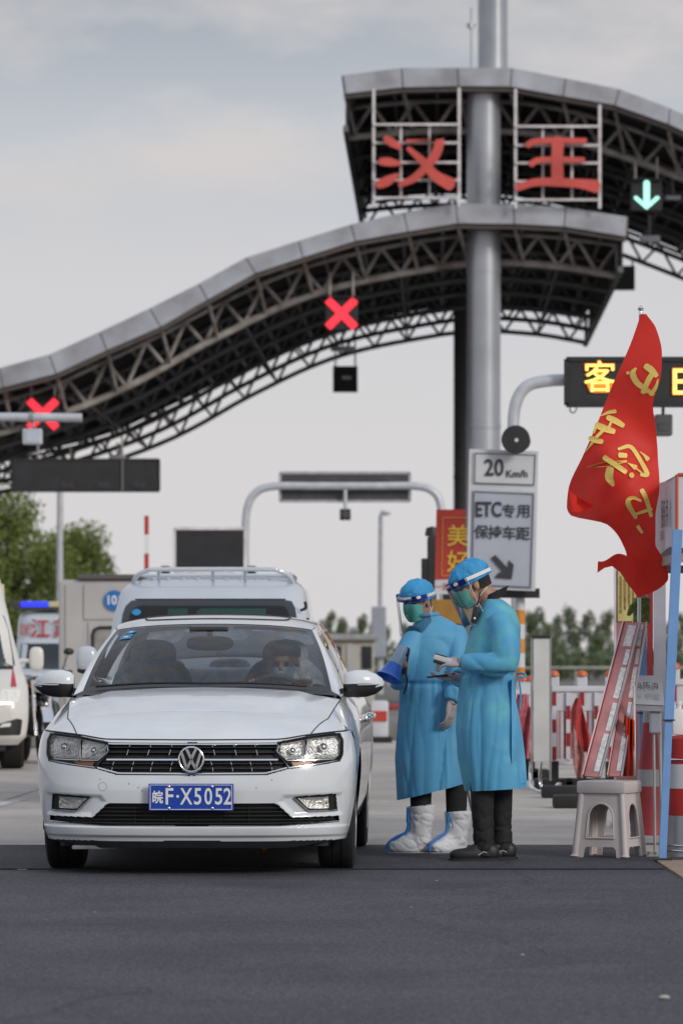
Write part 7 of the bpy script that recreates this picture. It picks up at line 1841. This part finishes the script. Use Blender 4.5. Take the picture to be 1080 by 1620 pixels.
# ------------------------------------------------------------------ guard rail and vegetation
gdr = thing('guard_rail', Vector((8,176,0)), 'pale steel guard rail running along the far roadside', 'guard rail')
b = MB(); b.tube([(-14,176,.70),(30,176,.70)], .13, 8, sy=.4); b.build('rail', mat('rail_steel', (.50,.50,.42), .5, var=.25, vscale=1), gdr)
for k in range(12): b = MB(); b.box((-14+k*4,176.15,.35), (.12,.12,.8)); b.build('post', MATS['alu'], gdr)
def leafmat(name, a, c):
    m = bpy.data.materials.new(name); m.use_nodes = True; t = m.node_tree; b = t.nodes['Principled BSDF']
    g = N(t, 'ShaderNodeNewGeometry'); r = N(t, 'ShaderNodeValToRGB'); r.color_ramp.elements[0].color = (*a, 1); r.color_ramp.elements[1].color = (*c, 1)
    t.links.new(g.outputs['Random Per Island'], r.inputs[0]); t.links.new(r.outputs[0], b.inputs['Base Color']); b.inputs['Roughness'].default_value = .6
    tr = N(t, 'ShaderNodeBsdfTranslucent'); t.links.new(r.outputs[0], tr.inputs['Color']); ms = N(t, 'ShaderNodeMixShader'); ms.inputs[0].default_value = .3
    o = t.nodes['Material Output']; t.links.new(b.outputs[0], ms.inputs[1]); t.links.new(tr.outputs[0], ms.inputs[2]); t.links.new(ms.outputs[0], o.inputs['Surface'])
    MATS[name] = m; return m
leafmat('leaf_light', (.10,.145,.03), (.28,.34,.09)); leafmat('leaf_dark', (.09,.13,.065), (.23,.28,.15)); mat('bark', (.10,.08,.06), .9, var=.3)
rnd = random.Random(11)
def leaves(clumps, n, size, seed):
    r = np.random.RandomState(seed); tot = sum(c[3] for c in clumps); V = []; 
    for cx, cy, cz, rad, fl in clumps:
        k = max(20, int(n*rad/tot)); d = r.normal(size=(k,3)); d /= np.linalg.norm(d, axis=1)[:, None]; q = np.array([cx,cy,cz])+d*(rad*r.uniform(.25,1.05,(k,1))**.6)*np.array([1,1,fl])
        a = r.normal(size=(k,3)); a /= np.linalg.norm(a, axis=1)[:, None]; bb = np.cross(a, r.normal(size=(k,3))); bb /= np.linalg.norm(bb, axis=1)[:, None]; s = size*r.uniform(.6,1.3,(k,1))
        V.append(np.stack([q-a*s*.5, q+bb*s*.3, q+a*s*.5, q-bb*s*.3], 1))
    V = np.concatenate(V).reshape(-1, 3); m = len(V)//4
    me = bpy.data.meshes.new('crown'); me.from_pydata(V.tolist(), [], [(4*i,4*i+1,4*i+2,4*i+3) for i in range(m)]); me.update(); return me
def tree_meshes(h, spread, trunk, n, size, seed, cl=16, fl=.8, low=.3):
    r = random.Random(seed); b = MB(); b.tube(smooth_path([(0,0,0),(.05*h*r.uniform(-1,1)*.3,0,h*.25),(0,.02*h,h*.55),(0,0,h*.85)], 5), [trunk,trunk*.7,trunk*.45,trunk*.12], 8)
    cs = []
    for k in range(cl):
        z = h*(low+(1-low)*((k+r.random())/cl)); w = spread*math.sin(math.pi*min(1, (z/h-low)/(1-low)*.8+.18))**.8; a = r.uniform(0, 6.28); rr = w*r.uniform(.25,.95)
        c = (rr*math.cos(a), rr*math.sin(a), z); cs.append((*c, spread*r.uniform(.26,.44), fl))
        b.tube(smooth_path([(0,0,z*.62),(c[0]*.5,c[1]*.5,z*.82),(c[0],c[1],z)], 4), [trunk*.3,trunk*.18,trunk*.06], 5)
    return b.mesh('trunk', MATS['bark'], smooth=True), leaves(cs, n, size, seed)
def plant_tree(px, D, tm, cm, m_, label, s=1., rz=0., name='tree', grp=None, cat='tree'):
    th = thing(name, Vector((GX(px,D), D, -.06)), label, cat, grp, rotz=rz); th.scale = (s, s, s)
    link('trunk', tm, th); o = link('crown', cm, th)
    if not cm.materials: cm.materials.append(m_)
    return th
big = [tree_meshes(6.9, 3.0, .16, 15000, .17, 3, 26, .75, .22), tree_meshes(5.9, 2.5, .13, 11000, .16, 5, 20, .8, .2), tree_meshes(6.4, 2.7, .13, 11000, .16, 9, 22, .8, .22)]
for i, (px, D, k, s, lab) in enumerate(((28,150,0,.98,'tallest leafy green tree at the far left behind the lamp pole'), (140,158,1,.98,'rounded green tree between the lamp pole and the booth roof'), (-70,152,2,1.,'leafy green tree at the left edge above the ambulance'), (88,172,2,.95,'bushy tree right behind the pale lamp pole'))):
    plant_tree(px, D, *big[k], MATS['leaf_light'], lab, s, i*1.3, grp='leafy trees at the left')
sap = [tree_meshes(4.4, .95, .06, 3000, .15, 20+i, 22, 1.4, .06) for i in range(4)]
spots = [(505,226,.86),(522,232,1.02),(540,224,.92),(556,238,.78),(573,228,1.0),(590,236,.86),(612,230,.80),(640,226,.82),(660,233,.9),(690,228,.85),(838,224,1.0),(852,235,1.08),(866,226,.86),(880,238,.98),(897,229,1.1),(912,236,.72),(930,226,1.05),(945,238,.84),(962,230,1.04),(985,236,.9),(1060,228,.92),(1078,236,1.0)]
ORD = ['first','second','third','fourth','fifth','sixth','seventh','eighth','ninth','tenth']; cnt = {}
for i, (px, D, s) in enumerate(spots):
    zone = 'between the sedan and the lamp pole' if px < 600 else 'behind the two workers' if px < 700 else 'between the taller worker and the notice board' if px < 1000 else 'right of the blue tent leg'
    k = cnt.get(zone, 0); cnt[zone] = k+1
    plant_tree(px, D, *sap[i % 4], MATS['leaf_dark'], ORD[k]+' young tree from the left '+zone, s*.80, i*1.1, 'young_tree', 'young trees along the far roadside')
r = np.random.RandomState(4)
cl = [(x, 221+r.uniform(-3,3), r.uniform(.5,1.1), r.uniform(.7,1.2), .8) for x in np.arange(-16, 34, .8)]
me = leaves(cl, 26000, .22, 77); me.materials.append(MATS['leaf_dark']); hd = link('hedge', me); tag(hd, 'low dense hedge along the far roadside', 'hedge', kind='stuff')
